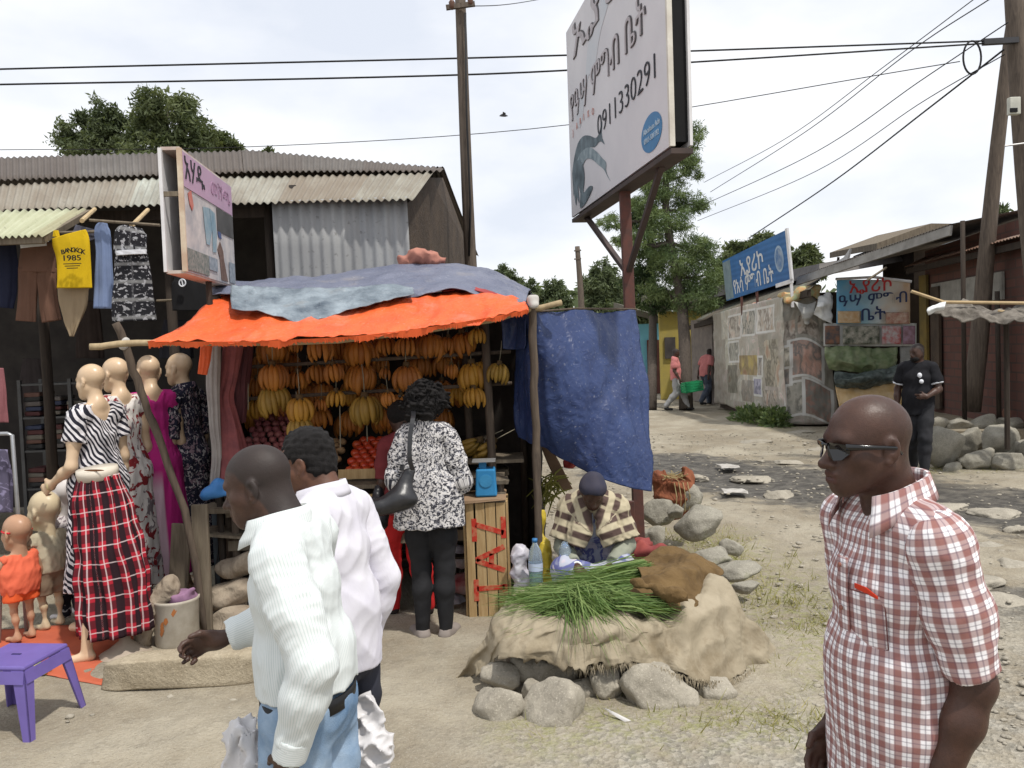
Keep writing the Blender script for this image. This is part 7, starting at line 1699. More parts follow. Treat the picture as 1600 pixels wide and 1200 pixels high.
# sunglasses
sg = thing('sunglasses', 'black wraparound sunglasses worn by the bald man', 'sunglasses', m1.h(0, .1, 0)); hh = m1.h
M_gl = M('black_gloss_plastic', (.006, .006, .007), rough=.12, bump=0, spec=.6)
for g_ in (-1, 1):
    pts = [hh(g_ * x_, y_, z_) for x_, y_, z_ in ((.008, .106, .014), (.020, .1075, .019), (.045, .101, .018), (.063, .084, .014), (.062, .083, -.006), (.050, .094, -.020), (.030, .1035, -.023), (.014, .107, -.012))]
    G().prism(pts, -m1.hf * .003).obj('lens', M_gl, sg)
    G().tube([hh(g_ * .060, .088, .010), hh(g_ * .074, .060, .009), hh(g_ * .082, .01, .005), hh(g_ * .084, -.02, .002), hh(g_ * .078, -.038, -.014)], [.0055, .0045, .0032, .003, .0025], 8, flat=1.5).obj('temple_arm', M_gl, sg, smooth=True)
G().tube([hh(-.012, .106, .012), hh(0, .109, .014), hh(.012, .106, .012)], .003, 6).obj('bridge', M_gl, sg)
# ---------------------------------------------------------------- man in striped shirt, seen from behind
A2 = math.pi - R_(15)
O2 = at(468, 1000, 2.3)
m2 = Fig('person', 'close cropped man in green striped white shirt and faded jeans walking past', 'person', (O2.x + .015, 2.32, 0), A2, 1.625, bulk=.90, head=(8, -14, 0), headk=1.04,
         J=dict(pelvis=(0, .0, .97), chest=(0, .03, 1.29), upper=(0, .05, 1.42), neck=(0, .065, 1.485), head=(0, .14, 1.60), shL=(-.165, -.01, 1.415), shR=(.16, .045, 1.415), elL=(-.21, -.135, 1.14), wrL=(-.205, -.05, .885), elR=(.20, .13, 1.16), wrR=(.09, .36, 1.08)))
m2.body(SK2, .0048, {'L': (Vector((0, 0, -1)) + m2.f * .35, m2.r, .45), 'R': (m2.f * .9 - m2.r * .35 + Vector((0, 0, -.18)), Vector((0, 0, -.5)) - m2.r, .7)}, style='buzz', cover=('torso', 'legs', 'arms'))
def pat_stripe(x, v, s):
    c = x.mix(band(x, s[0], .0064, .30, 0, .12), (.68, .71, .71), (.52, .59, .58))
    return x.mix(x.ramp(x.noise(v, 5, 4), [(.4, 0.), (.8, .25)]), c, (.60, .64, .66))
M_stripe = mat_cloth('striped_cloth', None, pat=pat_stripe)
m2.shirt(M_stripe, .0052, sleeve=1.90, off=.018, low=.996, amp=.0058, seed=5, loose=.006, fs=20, hemflare=.002)
m2.collar(M_stripe, gap=20, r=.079, flap=.066, tip=.025, drop=.045, up=.022)
A = SDF(); el, wr = m2.W['elL'], m2.W['wrL']; A.cap(el.lerp(wr, .80), el.lerp(wr, 1.06), .050, .046, .01); A.cut(el.lerp(wr, 1.06), wr - el); A.cut(el.lerp(wr, .80), el - wr); V, F = A.mesh(.005)
pcq = m2.pcs(V, [el, wr], .05); pcq = pcq[:, [1, 0, 2]]; obj('cuff', V, F, M_stripe, m2.root, pc=pcq)
x_ = NB('faded_denim', .85, 0, .2); v_ = x_.coord(); nn = x_.noise(v_, 5, 6, .6)
x_.color(x_.mix(x_.ramp(nn, [(.32, 0.), (.62, 1.)]), (.10, .19, .33), (.33, .43, .55))); x_.bump(x_.math('ADD', x_.noise(v_, 300, 2), x_.math('MULTIPLY', x_.noise(v_, 22, 4), 1.5)), .35, .006); M_jean = x_.m
m2.trousers(M_jean, .007, off=.014, loose=.02, top=.972, amp=.008, seed=9)
def belt(fig, z_, mat, th=.021, grow=.0, name='belt', dz=0):
    q = fig.s; a = .158 * fig.b * q + .016 + grow; b_ = a * .745; c = fig.w((0, 0, z_)); V = []; n = 64
    for j in range(n):
        p = 2 * math.pi * j / n; d = fig.r * math.cos(p) * a + fig.f * math.sin(p) * b_
        dn = (fig.r * math.cos(p) / a + fig.f * math.sin(p) / b_).normalized()
        for o_, zz in ((0, -th), (.004, -th), (.004, th), (0, th)): V.append(c + d + dn * o_ + Vector((0, 0, zz)))
    F = [(j * 4 + k_, ((j + 1) % n) * 4 + k_, ((j + 1) % n) * 4 + (k_ + 1) % 4, j * 4 + (k_ + 1) % 4) for j in range(n) for k_ in range(4)]
    return obj(name, V, F, mat, fig.root)
belt(m2, .962, M('black_leather', (.012, .012, .013), rough=.4), grow=.012)
# back pocket seams
def surf_loop(fig, pts, r_, mat, name):
    G().tube(pts, r_, 5).obj(name, mat, fig.root, smooth=True)
# ---------------------------------------------------------------- man in lilac white shirt behind him
A3 = math.pi - R_(22)
O3 = at(530, 1000, 2.75)
m3 = Fig('person', 'man in plain lilac white shirt walking beyond the striped shirt man', 'person', (O3.x, 2.78, 0), A3, 1.615, bulk=.86, head=(8, -12, 0), headk=1.02,
         J=dict(chest=(0, .02, 1.29), upper=(0, .03, 1.42), neck=(0, .045, 1.49), head=(0, .115, 1.61), shL=(-.16, .0, 1.415), shR=(.16, .02, 1.415), elL=(-.20, -.06, 1.14), wrL=(-.18, .04, .90), elR=(.21, -.06, 1.14), wrR=(.20, .02, .88)))
m3.body(SK3, .0055, {'L': ((0, 0, -1), m3.r, .6), 'R': ((0, 0, -1), -m3.r, 1.0)}, cover=('torso', 'legs', 'arms'))
M_lilac = mat_cloth('lilac_white_cloth', (.66, .65, .70), (.58, .565, .64))
m3.shirt(M_lilac, .006, sleeve=1.9, off=.016, low=.87, amp=.0055, seed=15, loose=.004, fs=20, hemflare=.018)
m3.collar(M_lilac, gap=20, r=.076, flap=.052, tip=.025, drop=.045, up=.026)
m3.trousers(M('dark_trouser', (.03, .032, .045)), .009)
S_ = SDF(); Rm = np.array([list(m3.hr), list(m3.hf), list(m3.hu)]).T; q = m3.hk
S_.ell(m3.h(0, -.016, .045), (.081 * q, .098 * q, .088 * q), .02, Rm); S_.ell(m3.h(0, -.05, -.01), (.072 * q, .062 * q, .065 * q), .02, Rm)
S_.cut(m3.h(0, .058, .06), m3.hf + m3.hu * -.25); S_.cut(m3.h(0, 0, -.055), -m3.hu)
for g_ in (-1, 1): S_.ell(m3.h(g_ * .085, .02, -.03), (.03 * q, .05 * q, .045 * q), .01, Rm, 's')
S_.disp = lambda p: snoise(p, 260, 3) * .0022 + snoise(p, 120, 5) * .0015; S_.dmax = .009
M_hair = M('black_hair', (.018, .016, .016), (.010, .009, .009), .8, 30, .9, 260, dist=.01)
V, F = S_.mesh(.0036); obj('hair', V, F, M_hair, m3.root)
# white plastic bag in his far hand, a second one carried low
def bag(label, p, w_, h_, seed):
    S_ = SDF(); p = Vector(p); S_.ell(p + Vector((0, 0, -h_ * .62)), (w_, w_ * .75, h_ * .45), .05); S_.cap(p, p + Vector((0, 0, -h_ * .4)), .018, w_ * .6, .05)
    S_.disp = lambda q: snoise(q, 40, seed) * .010 + (np.abs(snoise(q * np.float32([1, 1, .5]), 75, seed + 2, 4)) - .6) * .026 + (np.abs(snoise(q, 130, seed + 5, 4)) - .6) * .009; S_.dmax = .04
    V, F = S_.mesh(.006); tag(obj('plastic_bag', V, F, M('thin_white_plastic', (.66, .65, .66), (.52, .5, .5), .35)), label, 'bag')
bag('white plastic carrier bag swinging behind the faded jeans', at(578, 1092, 2.72), .062, .30, 3)
bag('white plastic bag just showing before the striped shirt man', at(382, 1135, 2.6), .07, .22, 8)
# ---------------------------------------------------------------- woman at the stall
O4 = gp(678, 1003)
M_flor = mat_cloth('floral_cloth', None, pat=noise_pat((.58, .56, .55), (.035, .035, .045), 58, .48, .53, c3=(.30, .30, .33), s3=70))
m4 = Fig('person', 'woman in black and white floral blouse and black leggings facing the stall', 'person', (O4.x, O4.y + .05, 0), math.pi / 2 - .05, 1.63, True, bulk=1.06, head=(-6, -12, 0),
         J=dict(pelvis=(.0, -.01, .97), anL=(-.075, -.02, .085), anR=(.085, -.02, .085), toL=(-.15, .13, .03), toR=(.12, .15, .03), knL=(-.075, .01, .5), knR=(.09, .01, .5), elL=(-.225, -.01, 1.12), wrL=(-.17, .17, 1.0), elR=(.23, -.02, 1.11), wrR=(.20, .12, .93)))
m4.body(SK2, .008, {'L': (m4.f + Vector((0, 0, -.3)), m4.r, .8), 'R': (m4.f * .5 + Vector((0, 0, -1)), -m4.r, .5)})
m4.shirt(M_flor, .008, sleeve=1.28, off=.016, low=.80, amp=.012, seed=6, loose=.020, fs=13, hemflare=.03, girth=(.18, .155, .152, .122))
m4.trousers(M('black_legging', (.012, .012, .014), (.02, .02, .022), .8), .008, off=.006, loose=.004, amp=.003)
m4.shoes(M('taupe_canvas', (.27, .235, .215), (.22, .19, .17)), .007, M('cream_rubber', (.55, .50, .42)))
S_ = SDF(); Rm = np.array([list(m4.hr), list(m4.hf), list(m4.hu)]).T
S_.ell(m4.h(0, -.035, .035), (.118, .118, .112), .03, Rm); S_.ell(m4.h(-.02, -.06, -.045), (.105, .085, .075), .04, Rm); S_.ell(m4.h(.07, -.02, .02), (.07, .08, .08), .04, Rm); S_.ell(m4.h(-.075, -.01, -.01), (.065, .08, .08), .04, Rm)
S_.cut(m4.h(0, .075, 0), m4.hf)
S_.disp = lambda p: snoise(p, 70, 3) * .012 + (1 - 2 * np.abs(snoise(p, 120, 5))) * .008; S_.dmax = .035
V, F = S_.mesh(.0065); hr_ = obj('hair', V, F, M_hair, m4.root)
g = G()
for k in range(420):
    d_ = Vector((rnd.gauss(0, 1), rnd.gauss(0, 1), rnd.gauss(0, 1))).normalized(); b_ = m4.h(d_.x * .125, -.035 + d_.y * .12, .02 + d_.z * .125)
    if (b_ - m4.hc).dot(m4.hf) > .06: continue
    o_ = (b_ - m4.h(0, -.03, 0)).normalized(); t_ = o_.orthogonal(); t_.rotate(Matrix.Rotation(rnd.uniform(0, 6), 3, o_)); l_ = rnd.uniform(.014, .03)
    g.tube([b_ - o_ * .01, b_ + o_ * l_ * .6, b_ + o_ * l_ * .7 + t_ * l_ * .7, b_ + o_ * l_ * .2 + t_ * l_], .0026, 4)
g.obj('curls', M_hair, hr_)
hb = thing('handbag', 'black leather shoulder bag hanging at the left hip of the floral woman', 'handbag', at(618, 790, 5.0))
M_lea = M('black_leather_soft', (.013, .013, .015), (.025, .025, .028), .35, 10, .3, 50, spec=.5)
S_ = SDF(); S_.cap(at(594, 792, 4.98), at(628, 782, 5.02), .088, .085, .05, .62, (1, 0, 0)); S_.cap(at(628, 775, 5.02), at(640, 738, 5.06), .07, .035, .06, .7, (1, 0, 0))
S_.disp = lambda p: snoise(p, 24, 3) * .006; S_.dmax = .012; V, F = S_.mesh(.007); obj('body', V, F, M_lea, hb)
sp_ = [at(645, 735, 5.02), at(640, 715, 5.0), at(641, 680, 5.02), at(645, 655, 5.06), at(646, 645, 5.14), at(644, 640, 5.24), at(640, 655, 5.38), at(632, 700, 5.42), at(628, 735, 5.15)]
Pq = catmull([tuple(p) for p in sp_], 40); g = G()
for i in range(39):
    a, b = Vector(Pq[i]), Vector(Pq[i + 1]); w_ = Vector((.014, 0, 0)); g.add([a - w_, a + w_, b + w_, b - w_], [(0, 1, 2, 3)])
o_ = g.obj('strap', M_lea, hb); s_ = o_.modifiers.new('solid', 'SOLIDIFY'); s_.thickness = .004
lump('plastic_bag', 'thin black carrier bag hanging beside the red trousers', 'bag', [(at(590, 770, 5.35), at(592, 815, 5.3), .03, .08), (at(588, 800, 5.3), (.09, .05, .09))], .012, M('black_plastic', (.015, .015, .018), rough=.35), .012, 25, 6)
# ---------------------------------------------------------------- person in red trousers before her
O5 = gp(622, 968)
m5 = Fig('person', 'person in bright red trousers hidden behind the floral woman, reaching to the shelves', 'person', (O5.x + .06, O5.y + .08, 0), math.pi / 2 + .5, 1.50, True, head=(0, -15, 0),
         J=dict(anL=(-.10, .10, .085), toL=(-.12, .26, .03), anR=(.14, -.08, .085), toR=(.17, .08, .03), knL=(-.10, .10, .5), knR=(.11, .0, .5), elR=(.30, .16, 1.30), wrR=(.52, .30, 1.22)))
m5.body(SK2, .011, {'R': ((1, .2, -.1), (0, 0, -1), .4)})
m5.shirt(M('maroon_knit', (.20, .035, .04)), .011, sleeve=.9, low=.86, amp=.006, seed=3)
m5.trousers(M('red_cotton', (.52, .022, .022), (.43, .018, .02)), .011, off=.012, loose=.016, amp=.008)
m5.shoes(M('dark_shoe', (.03, .022, .02)), .009)
S_ = SDF(); S_.ell(m5.h(0, -.015, .04), (.085, .1, .09), .02); S_.cut(m5.h(0, .06, 0), m5.hf); V, F = S_.mesh(.01); obj('hair', V, F, M_hair, m5.root)
# ---------------------------------------------------------------- seated vendor bent over the greens
O6 = at(932, 900, 5.62)
m6 = Fig('person', 'seated vendor in striped shawl and dark headscarf sorting greens', 'person', (O6.x, 5.62, 0), -math.pi / 2 - .12, 1.60, True, bulk=1.05, head=(6, -43, 0),
         J=dict(pelvis=(0, 0, .36), waist=(0, .05, .50), chest=(0, .13, .70), upper=(0, .20, .84), neck=(0, .235, .92), head=(0, .34, 1.00), shL=(-.15, .19, .84), shR=(.15, .19, .84), elL=(-.23, .24, .60), elR=(.235, .24, .60), wrL=(-.10, .46, .50), wrR=(.12, .46, .50),
                hipL=(-.10, .02, .32), hipR=(.10, .02, .32), knL=(-.20, .40, .46), knR=(.20, .40, .46), anL=(-.18, .36, .085), anR=(.18, .36, .085), toL=(-.2, .5, .03), toR=(.2, .5, .03)))
m6.body(SK2, .008, {'L': (m6.f + m6.r * .4 + Vector((0, 0, -.5)), Vector((0, 0, -1)), .7), 'R': (m6.f - m6.r * .4 + Vector((0, 0, -.5)), Vector((0, 0, -1)), .7)}, cover=('torso', 'legs', 'arms'))
M_dress = mat_cloth('pale_blue_print_cloth', None, pat=noise_pat((.40, .42, .50), (.12, .13, .30), 12, .5, .56, c3=(.48, .44, .50), s3=9))
S_ = SDF(); m6.torso(S_, .012)
for a in 'LR': m6.leg(S_, a, .02, loose=.02)
S_.cap(m6.W['knL'], m6.W['knR'], .05, .05, .08); S_.cap(m6.W['knL'] - Vector((0, 0, .1)), m6.W['knR'] - Vector((0, 0, .1)), .06, .06, .08); S_.cut(m6.w((0, 0, .1)), (0, 0, -1))
m6.garment('dress', M_dress, [(S_, .010, [m6.w((0, 0, 0)), m6.w((0, .1, 1))], .2, .010, 14, 3, (1, 1, .6))])
parts = []
for i, a in enumerate('LR'):
    A = SDF(); m6.arm(A, a, .010, 1.0, loose=.010); A.cut(m6.W['el' + a].lerp(m6.W['wr' + a], .8), m6.W['wr' + a] - m6.W['el' + a]); parts.append((A, .009, [m6.W['sh' + a], m6.W['el' + a], m6.W['wr' + a]], .05, .007, 18, 4 + i, (1, 1, 1)))
m6.garment('sleeves', M('sage_cotton', (.27, .28, .22), (.20, .21, .17)), parts)
def pat_shawl(x, v, s): return x.mix(x.math('MULTIPLY', band(x, s[1], .085, .5, 0, .05), x.ramp(band(x, s[0], .11, .80, 0, .03), [(0, .35), (1, 1.)])), (.44, .385, .27), (.09, .06, .052))
parts = []
for i, a in enumerate('LR'):
    sg = -1 if a == 'L' else 1; S_ = SDF(); sh, el = m6.W['sh' + a], m6.W['el' + a]
    S_.cap(m6.W['neck'] - m6.f * .03 + m6.r * (sg * .03), sh + Vector((0, 0, .015)), .07, .088, .05); S_.cap(sh, sh.lerp(el, .85), .088, .098, .06)
    S_.cap(m6.w((sg * .05, .27, .90)), m6.w((sg * .10, .33, .72)), .055, .065, .06); S_.cap(m6.w((sg * .10, .33, .72)), m6.w((sg * .13, .36, .60)), .065, .05, .05)
    S_.cap(m6.W['neck'] - m6.f * .06, m6.w((sg * .08, .08, .66)), .09, .12, .06)
    S_.cut(sh.lerp(el, .85), el - sh)
    parts.append((S_, .009, [m6.W['neck'], sh, el], .12, .010, 26, 8 + i, (1, 1, 1)))
m6.garment('shawl', mat_cloth('striped_shawl', None, pat=pat_shawl), parts)
S_ = SDF(); Rm = np.array([list(m6.hr), list(m6.hf), list(m6.hu)]).T
S_.ell(m6.h(0, -.012, .045), (.083, .104, .088), .02, Rm); S_.ell(m6.h(0, -.09, .03), (.05, .045, .045), .03, Rm); S_.cut(m6.h(0, .070, .045), m6.hf * .9 - m6.hu * .5); S_.cut(m6.h(0, 0, -.04), -m6.hu)
S_.disp = lambda p: snoise(p, 50, 3) * .005; S_.dmax = .008; V, F = S_.mesh(.007); obj('headscarf', V, F, M('headscarf_dark', (.03, .032, .055), (.05, .045, .06)), m6.root)
w0 = m6.W['wrR']; G().tube([w0 + Vector((.027 * math.cos(a), .01 * math.sin(a), .027 * math.sin(a))) for a in np.linspace(0, 6.28, 16)], .008, 6).obj('bracelet', M('white_plastic', (.75, .77, .77)), m6.root, smooth=True)
G().box(m6.w((0, -.02, .12)), (.34, .28, .24)).obj('low_seat', M_wood_dark, m6.root)
# ---------------------------------------------------------------- man in black by the terrace
O7 = gp(1442, 742); O7.z = 0
m7 = Fig('person', 'bearded man in black shirt and trousers walking past the banners', 'person', (O7.x - .05, O7.y, 0), math.pi + 1.0, 1.74, head=(-35, -6, 0),
         J=dict(elL=(-.25, .02, 1.14), wrL=(-.13, .24, 1.06), elR=(.25, -.04, 1.14), wrR=(.25, .05, .89), anL=(-.08, .14, .085), toL=(-.10, .31, .03), knL=(-.09, .12, .5), anR=(.09, -.18, .12), toR=(.10, -.02, .03), knR=(.09, .02, .5)))
m7.body(SK2, .015, {'L': (m7.f * .4 + m7.r, -m7.f, .5), 'R': ((0, 0, -1), -m7.r, .4)}, style='buzz')
def pat_black(x, v, s): return x.mix(x.ramp(x.noise(v, 5), [(.3, 0.), (.7, 1.)]), (.012, .012, .014), (.02, .02, .024))
m7.shirt(mat_cloth('black_jersey', None, pat=pat_black), .015, sleeve=.72, off=.014, low=.80, amp=.008, seed=4, loose=.02)
m7.trousers(M('black_denim', (.016, .017, .02), (.028, .028, .032)), .015, off=.012, loose=.012, amp=.006)
m7.shoes(M('black_shoe', (.012, .011, .011), rough=.5), .012)
for a in 'LR':
    A = SDF(); sh, el = m7.W['sh' + a], m7.W['el' + a]; p = sh.lerp(el, .72); A.cap(p - (el - sh).normalized() * .01, p + (el - sh).normalized() * .012, .082, .082, .01); A.cut(p + (el - sh).normalized() * .012, el - sh); A.cut(p - (el - sh).normalized() * .012, sh - el); V, F = A.mesh(.012); obj('sleeve_band', V, F, M('white_cotton', (.75, .77, .82)), m7.root)
for i, (z_, r_) in enumerate(((1.33, .035), (1.25, .03))): S_ = SDF(); S_.ell(m7.w((-.04 - .02 * i, surf_y(m7, -.05, z_) + .008, z_)), (.03, .02, r_)); V, F = S_.mesh(.008); obj('chest_print', V, F, M('white_cotton', (.75,) * 3), m7.root)
S_ = SDF(); Rm = np.array([list(m7.hr), list(m7.hf), list(m7.hu)]).T; S_.ell(m7.h(0, .05, -.075), (.06, .055, .045), .02, Rm); S_.cut(m7.h(0, 0, -.045), m7.hu); V, F = S_.mesh(.012); obj('beard', V, F, M_hair, m7.root)
# ---------------------------------------------------------------- two men in pink shirts with a crate
M_pink = mat_cloth('pink_cloth', (.56, .21, .20), (.48, .17, .17))
def porter(px_, py_, lab, ang, J, tr):
    O = gp(px_, py_); f = Fig('person', lab, 'person', (O.x, O.y, 0), ang, 1.70, head=(0, -14, 0), J=J); f.body(SK2, .022, {'L': ((0, 0, -1), f.r, 1.), 'R': ((0, 0, -1), -f.r, 1.)}, style='buzz')
    f.shirt(M_pink, .02, sleeve=.8, off=.018, low=.86, amp=.01, seed=int(px_), loose=.03); f.trousers(tr, .02, off=.014, loose=.02, amp=.01); f.shoes(M('black_shoe', (.012,) * 3), .018); return f
pA = porter(1057, 641, 'porter in pink shirt and pale grey trousers at the rear of the green crate', R_(-14), dict(anL=(-.08, .32, .085), toL=(-.08, .47, .03), knL=(-.09, .20, .5), anR=(.08, -.28, .14), toR=(.09, -.12, .04), knR=(.09, .02, .5), wrL=(-.2, .12, .86), wrR=(.24, .14, .86)), M('pale_grey_trouser', (.34, .34, .34), (.26, .26, .26)))
pB = porter(1103, 632, 'porter in pink shirt and dark jeans leading the green crate', R_(30), dict(anL=(-.08, .20, .085), toL=(-.08, .35, .03), knL=(-.09, .22, .5), anR=(.08, -.25, .14), toR=(.09, -.10, .04), knR=(.09, .05, .5), wrL=(-.22, -.1, .86), wrR=(.24, -.1, .86), chest=(0, .06, 1.28), upper=(0, .1, 1.40), neck=(0, .13, 1.48), head=(0, .2, 1.58), shL=(-.17, .09, 1.41), shR=(.17, .09, 1.41)), M('dark_jeans', (.04, .05, .075), (.07, .085, .11)))
gc = thing('plastic_crate', 'green plastic crate carried between two porters in pink shirts', 'crate', at(1081, 612, 22.6))
q = at(1081, 604, 22.6); M_gcr = M('green_plastic', (.02, .25, .10), (.015, .2, .08), .5)
cx_, cy_ = Vector((.97, .2, .12)).normalized(), Vector((-.2, .97, 0)).normalized(); cz_ = cx_.cross(cy_)
for sg in (-1, 1):
    for k in range(4): G().box(q + cy_ * (sg * .17) + cz_ * (-.10 + k * .068), (.50, .02, .045), cx_, cy_, cz_).obj('slat', M_gcr, gc); G().box(q + cx_ * (sg * .25) + cz_ * (-.10 + k * .068), (.02, .34, .045), cx_, cy_, cz_).obj('slat', M_gcr, gc)
    for k in (-.24, -.08, .08, .24): G().box(q + cy_ * (sg * .165) + cx_ * k, (.03, .02, .27), cx_, cy_, cz_).obj('rib', M_gcr, gc)
G().box(q + cz_ * -.13, (.5, .34, .015), cx_, cy_, cz_).obj('base', M_gcr, gc)
# ================================================================== mannequins of the clothes shop
x = NB('mannequin_plastic', .32, 0, .45); v = x.coord()
x.color(x.mix(x.ramp(x.noise(v, 4, 4), [(.4, 0.), (.7, 1.)]), (.60, .44, .29), (.54, .385, .25))); M_man = x.m
M_man_child = M('child_mannequin_plastic', (.46, .27, .17), (.40, .235, .15), .35, 4, .05)
M_man_pale = M('pale_mannequin_plastic', (.60, .50, .33), (.52, .43, .29), .35, 4, .05)
def dress(f, mat, h, hem=.32, flare=.26, waist=.0, sleeve=.5, amp=.008, pleats=9, seed=1, back_v=None, neckcut=.0, wst=None):
    q = f.s; S = SDF(); f.torso(S, .012, k=.035)
    p0 = f.W['pelvis']; z0 = f.o.z
    S.cap(f.W['waist'], p0, .135 * q, .180 * q, .05, .8, f.r); S.cap(p0, Vector((p0.x, p0.y, z0 + hem - .05)), .180 * q, flare * q, .06, .85, f.r)
    S.cut(Vector((p0.x, p0.y, z0 + hem)), (0, 0, -1)); S.cut(f.W['neck'] + Vector((0, 0, neckcut)), Vector((0, 0, 1)) - f.f * .1)
    if back_v: S.cap(*back_v, k=.01, op='s')
    parts = [(S, h, [Vector((p0.x, p0.y, z0)), f.W['neck']], .17 * q, amp, 20, seed, (1.6, 1.6, .35))]
    if sleeve:
        for i, a in enumerate('LR'):
            A = SDF(); f.arm(A, a, .012, .5, loose=.012); sh, el = f.W['sh' + a], f.W['el' + a]; A.cut(sh.lerp(el, sleeve), el - sh); A.cut(sh.lerp(f.W['upper'], .7), f.W['upper'] - sh)
            parts.append((A, h, [sh, el], .06 * q, amp, 28, seed + 2, (1, 1, 1)))
    return f.garment('dress', mat, parts)
def stand(f, r=.16):
    G().lathe(Vector((f.o.x, f.o.y, 0)), [(.0, 0), (r, 0), (r, .012), (r * .5, .05), (.03, .075), (.0, .08)], 28).obj('base', M('base_cream', (.44, .36, .28), (.36, .30, .24), .5), f.root, smooth=True)
def mann(label, px_, Y, ang, H, J=None, head=(0, -4, 0), py_=590, mat=None, headk=1.0, h=.009, fem=True, grp='shop mannequins', z=.05, bulk=.92):
    O = at(px_, py_, Y); return Fig('mannequin', label, 'mannequin', (O.x, Y, z), ang, H, fem, J, head, headk, bulk, group=grp)
DN = {'L': ((0, 0, -1), (1, 0, 0), .25), 'R': ((0, 0, -1), (-1, 0, 0), .25)}
def pat_zebra(x, v, s):
    w = x.n('ShaderNodeTexWave', wave_type='BANDS', bands_direction='DIAGONAL'); x.l(v, w.inputs[0]); w.inputs['Scale'].default_value = 13; w.inputs['Distortion'].default_value = 6; w.inputs['Detail'].default_value = 1; w.inputs['Detail Scale'].default_value = .5
    return x.mix(x.ramp(w.outputs['Fac'], [(.46, 0.), (.54, 1.)]), (.02, .02, .03), (.62, .60, .62))
def pat_pink(x, v, s): return x.mix(x.math('MULTIPLY', band(x, s[0], .36, .28, .28, .02), x.ramp(s[1], [(.85, 1.), (1.0, 0.)])), x.mix(x.ramp(x.noise(v, 4), [(.4, 0.), (.7, 1.)]), (.52, .03, .22), (.40, .03, .19)), (.62, .45, .52))
d1 = mann('bald mannequin in black and white zebra striped dress, nearest of the row', 146, 5.6, math.pi - R_(24), 1.80, dict(elL=(-.215, -.02, 1.10), wrL=(-.19, .20, .98)))
d1.body(M_man, .008, {'L': (d1.f + Vector((0, 0, -.55)), d1.r, .5), 'R': DN['R']}, mann=True, cover=('torso', 'legs')); dress(d1, mat_cloth('zebra_cloth', None, pat=pat_zebra), .008, seed=3, back_v=(d1.w((.0, -.11, 1.46)), d1.w((.0, -.135, 1.32)), .085, .02), hem=.30); stand(d1)
w_ = d1.W['wrL']; G().lathe(w_ + Vector((0, 0, -.012)), [(.032, 0), (.036, .01), (.032, .022)], 14, d1.f).obj('bangle', M('bangle_gold', (.55, .45, .25), rough=.35), d1.root, smooth=True)
d2 = mann('bald mannequin in white dress with red flowers behind the zebra one', 184, 5.95, math.pi - R_(26), 1.84)
d2.body(M_man, .009, DN, mann=True); dress(d2, mat_cloth('red_flower_cloth', None, pat=noise_pat((.64, .61, .58), (.24, .03, .035), 13, .54, .57, c3=(.20, .17, .18), s3=9)), .009, seed=13, sleeve=0, flare=.25, hem=.2, back_v=(d2.w((.0, -.10, 1.49)), d2.w((.0, -.12, 1.42)), .075, .04)); stand(d2)
d3 = mann('bald mannequin in pink dress with pale panel, seen from behind', 234, 6.25, math.pi - R_(48), 1.85)
d3.body(M_man, .009, DN, mann=True); dress(d3, mat_cloth('pink_dress_cloth', None, pat=pat_pink), .009, seed=23, sleeve=0, flare=.27, hem=.2, back_v=(d3.w((.0, -.09, 1.50)), d3.w((.0, -.10, 1.46)), .075, .05)); stand(d3)
d4 = mann('bald mannequin in navy flowered collared dress, farthest of the row', 285, 6.5, math.pi - R_(16), 1.86)
M_navyf = mat_cloth('navy_flower_cloth', None, pat=noise_pat((.022, .022, .04), (.26, .18, .21), 24, .56, .60, c3=(.45, .42, .42), s3=34))
d4.body(M_man, .009, DN, mann=True); dress(d4, M_navyf, .009, seed=33, sleeve=.95, flare=.24, hem=.2, neckcut=.03); d4.collar(M_navyf, r=.072); stand(d4)
# half mannequin with the tartan skirt
def pat_tartan(x, v, s):
    P = .105; a = band(x, s[0], P, .5, 0, .02); b = band(x, s[1], P, .5, 0, .02)
    c = x.mix(a, (.38, .02, .035), (.025, .012, .016)); c = x.mix(x.math('MULTIPLY', b, .75), c, (.025, .012, .016))
    for ss, ph in ((s[0], .5), (s[1], .5)): c = x.mix(x.math('MULTIPLY', band(x, ss, P, .055, ph, .02), .75), c, (.70, .58, .58))
    return c
Ysk = 5.2; skb = at(178, 985, Ysk); sk = thing('skirt_mannequin', 'headless waist form wearing a long red and black tartan skirt', 'mannequin', (skb.x, Ysk, 0), 'shop mannequins')
loft('skirt', [(at(153, 742, Ysk), .128, .105), (at(155, 765, Ysk), .15, .125), (at(162, 810, Ysk), .175, .145), (at(172, 870, Ysk), .205, .17), (at(178, 930, Ysk), .225, .185), (at(184, 985, Ysk), .225, .195)], mat_cloth('tartan_cloth', None, pat=pat_tartan), sk, n=150, nv=60, fold=.024, fn=11, seed=4, pcr=.22)
G().lathe(at(153, 742, Ysk), [(.118, -.02), (.124, .02), (.120, .045), (.0, .047)], 36, (-.06, -.10, 1)).obj('waist_form', M('cream_plastic', (.66, .60, .50), (.58, .52, .44), .4, bump=0), sk, smooth=True)
G().prism([at(139 + 16 * math.cos(a) + 8, 735 + 1.6 * math.sin(a), Ysk - .118) for a in np.linspace(0, 6.28, 15)[:-1]], (0, .002, 0)).obj('chip', M('chipped_brown', (.16, .07, .03)), sk)
fo = Vector((at(130, 985, 5.1).x, 5.05, 0)); S_ = SDF(); S_.cap(fo + Vector((.05, .05, .30)), fo + Vector((.03, .02, .09)), .045, .032, .02); S_.cap(fo + Vector((.05, .02, .045)), fo + Vector((-.10, -.04, .03)), .032, .026, .03); V, F = S_.mesh(.009); obj('foot', V, F, M_man, sk)
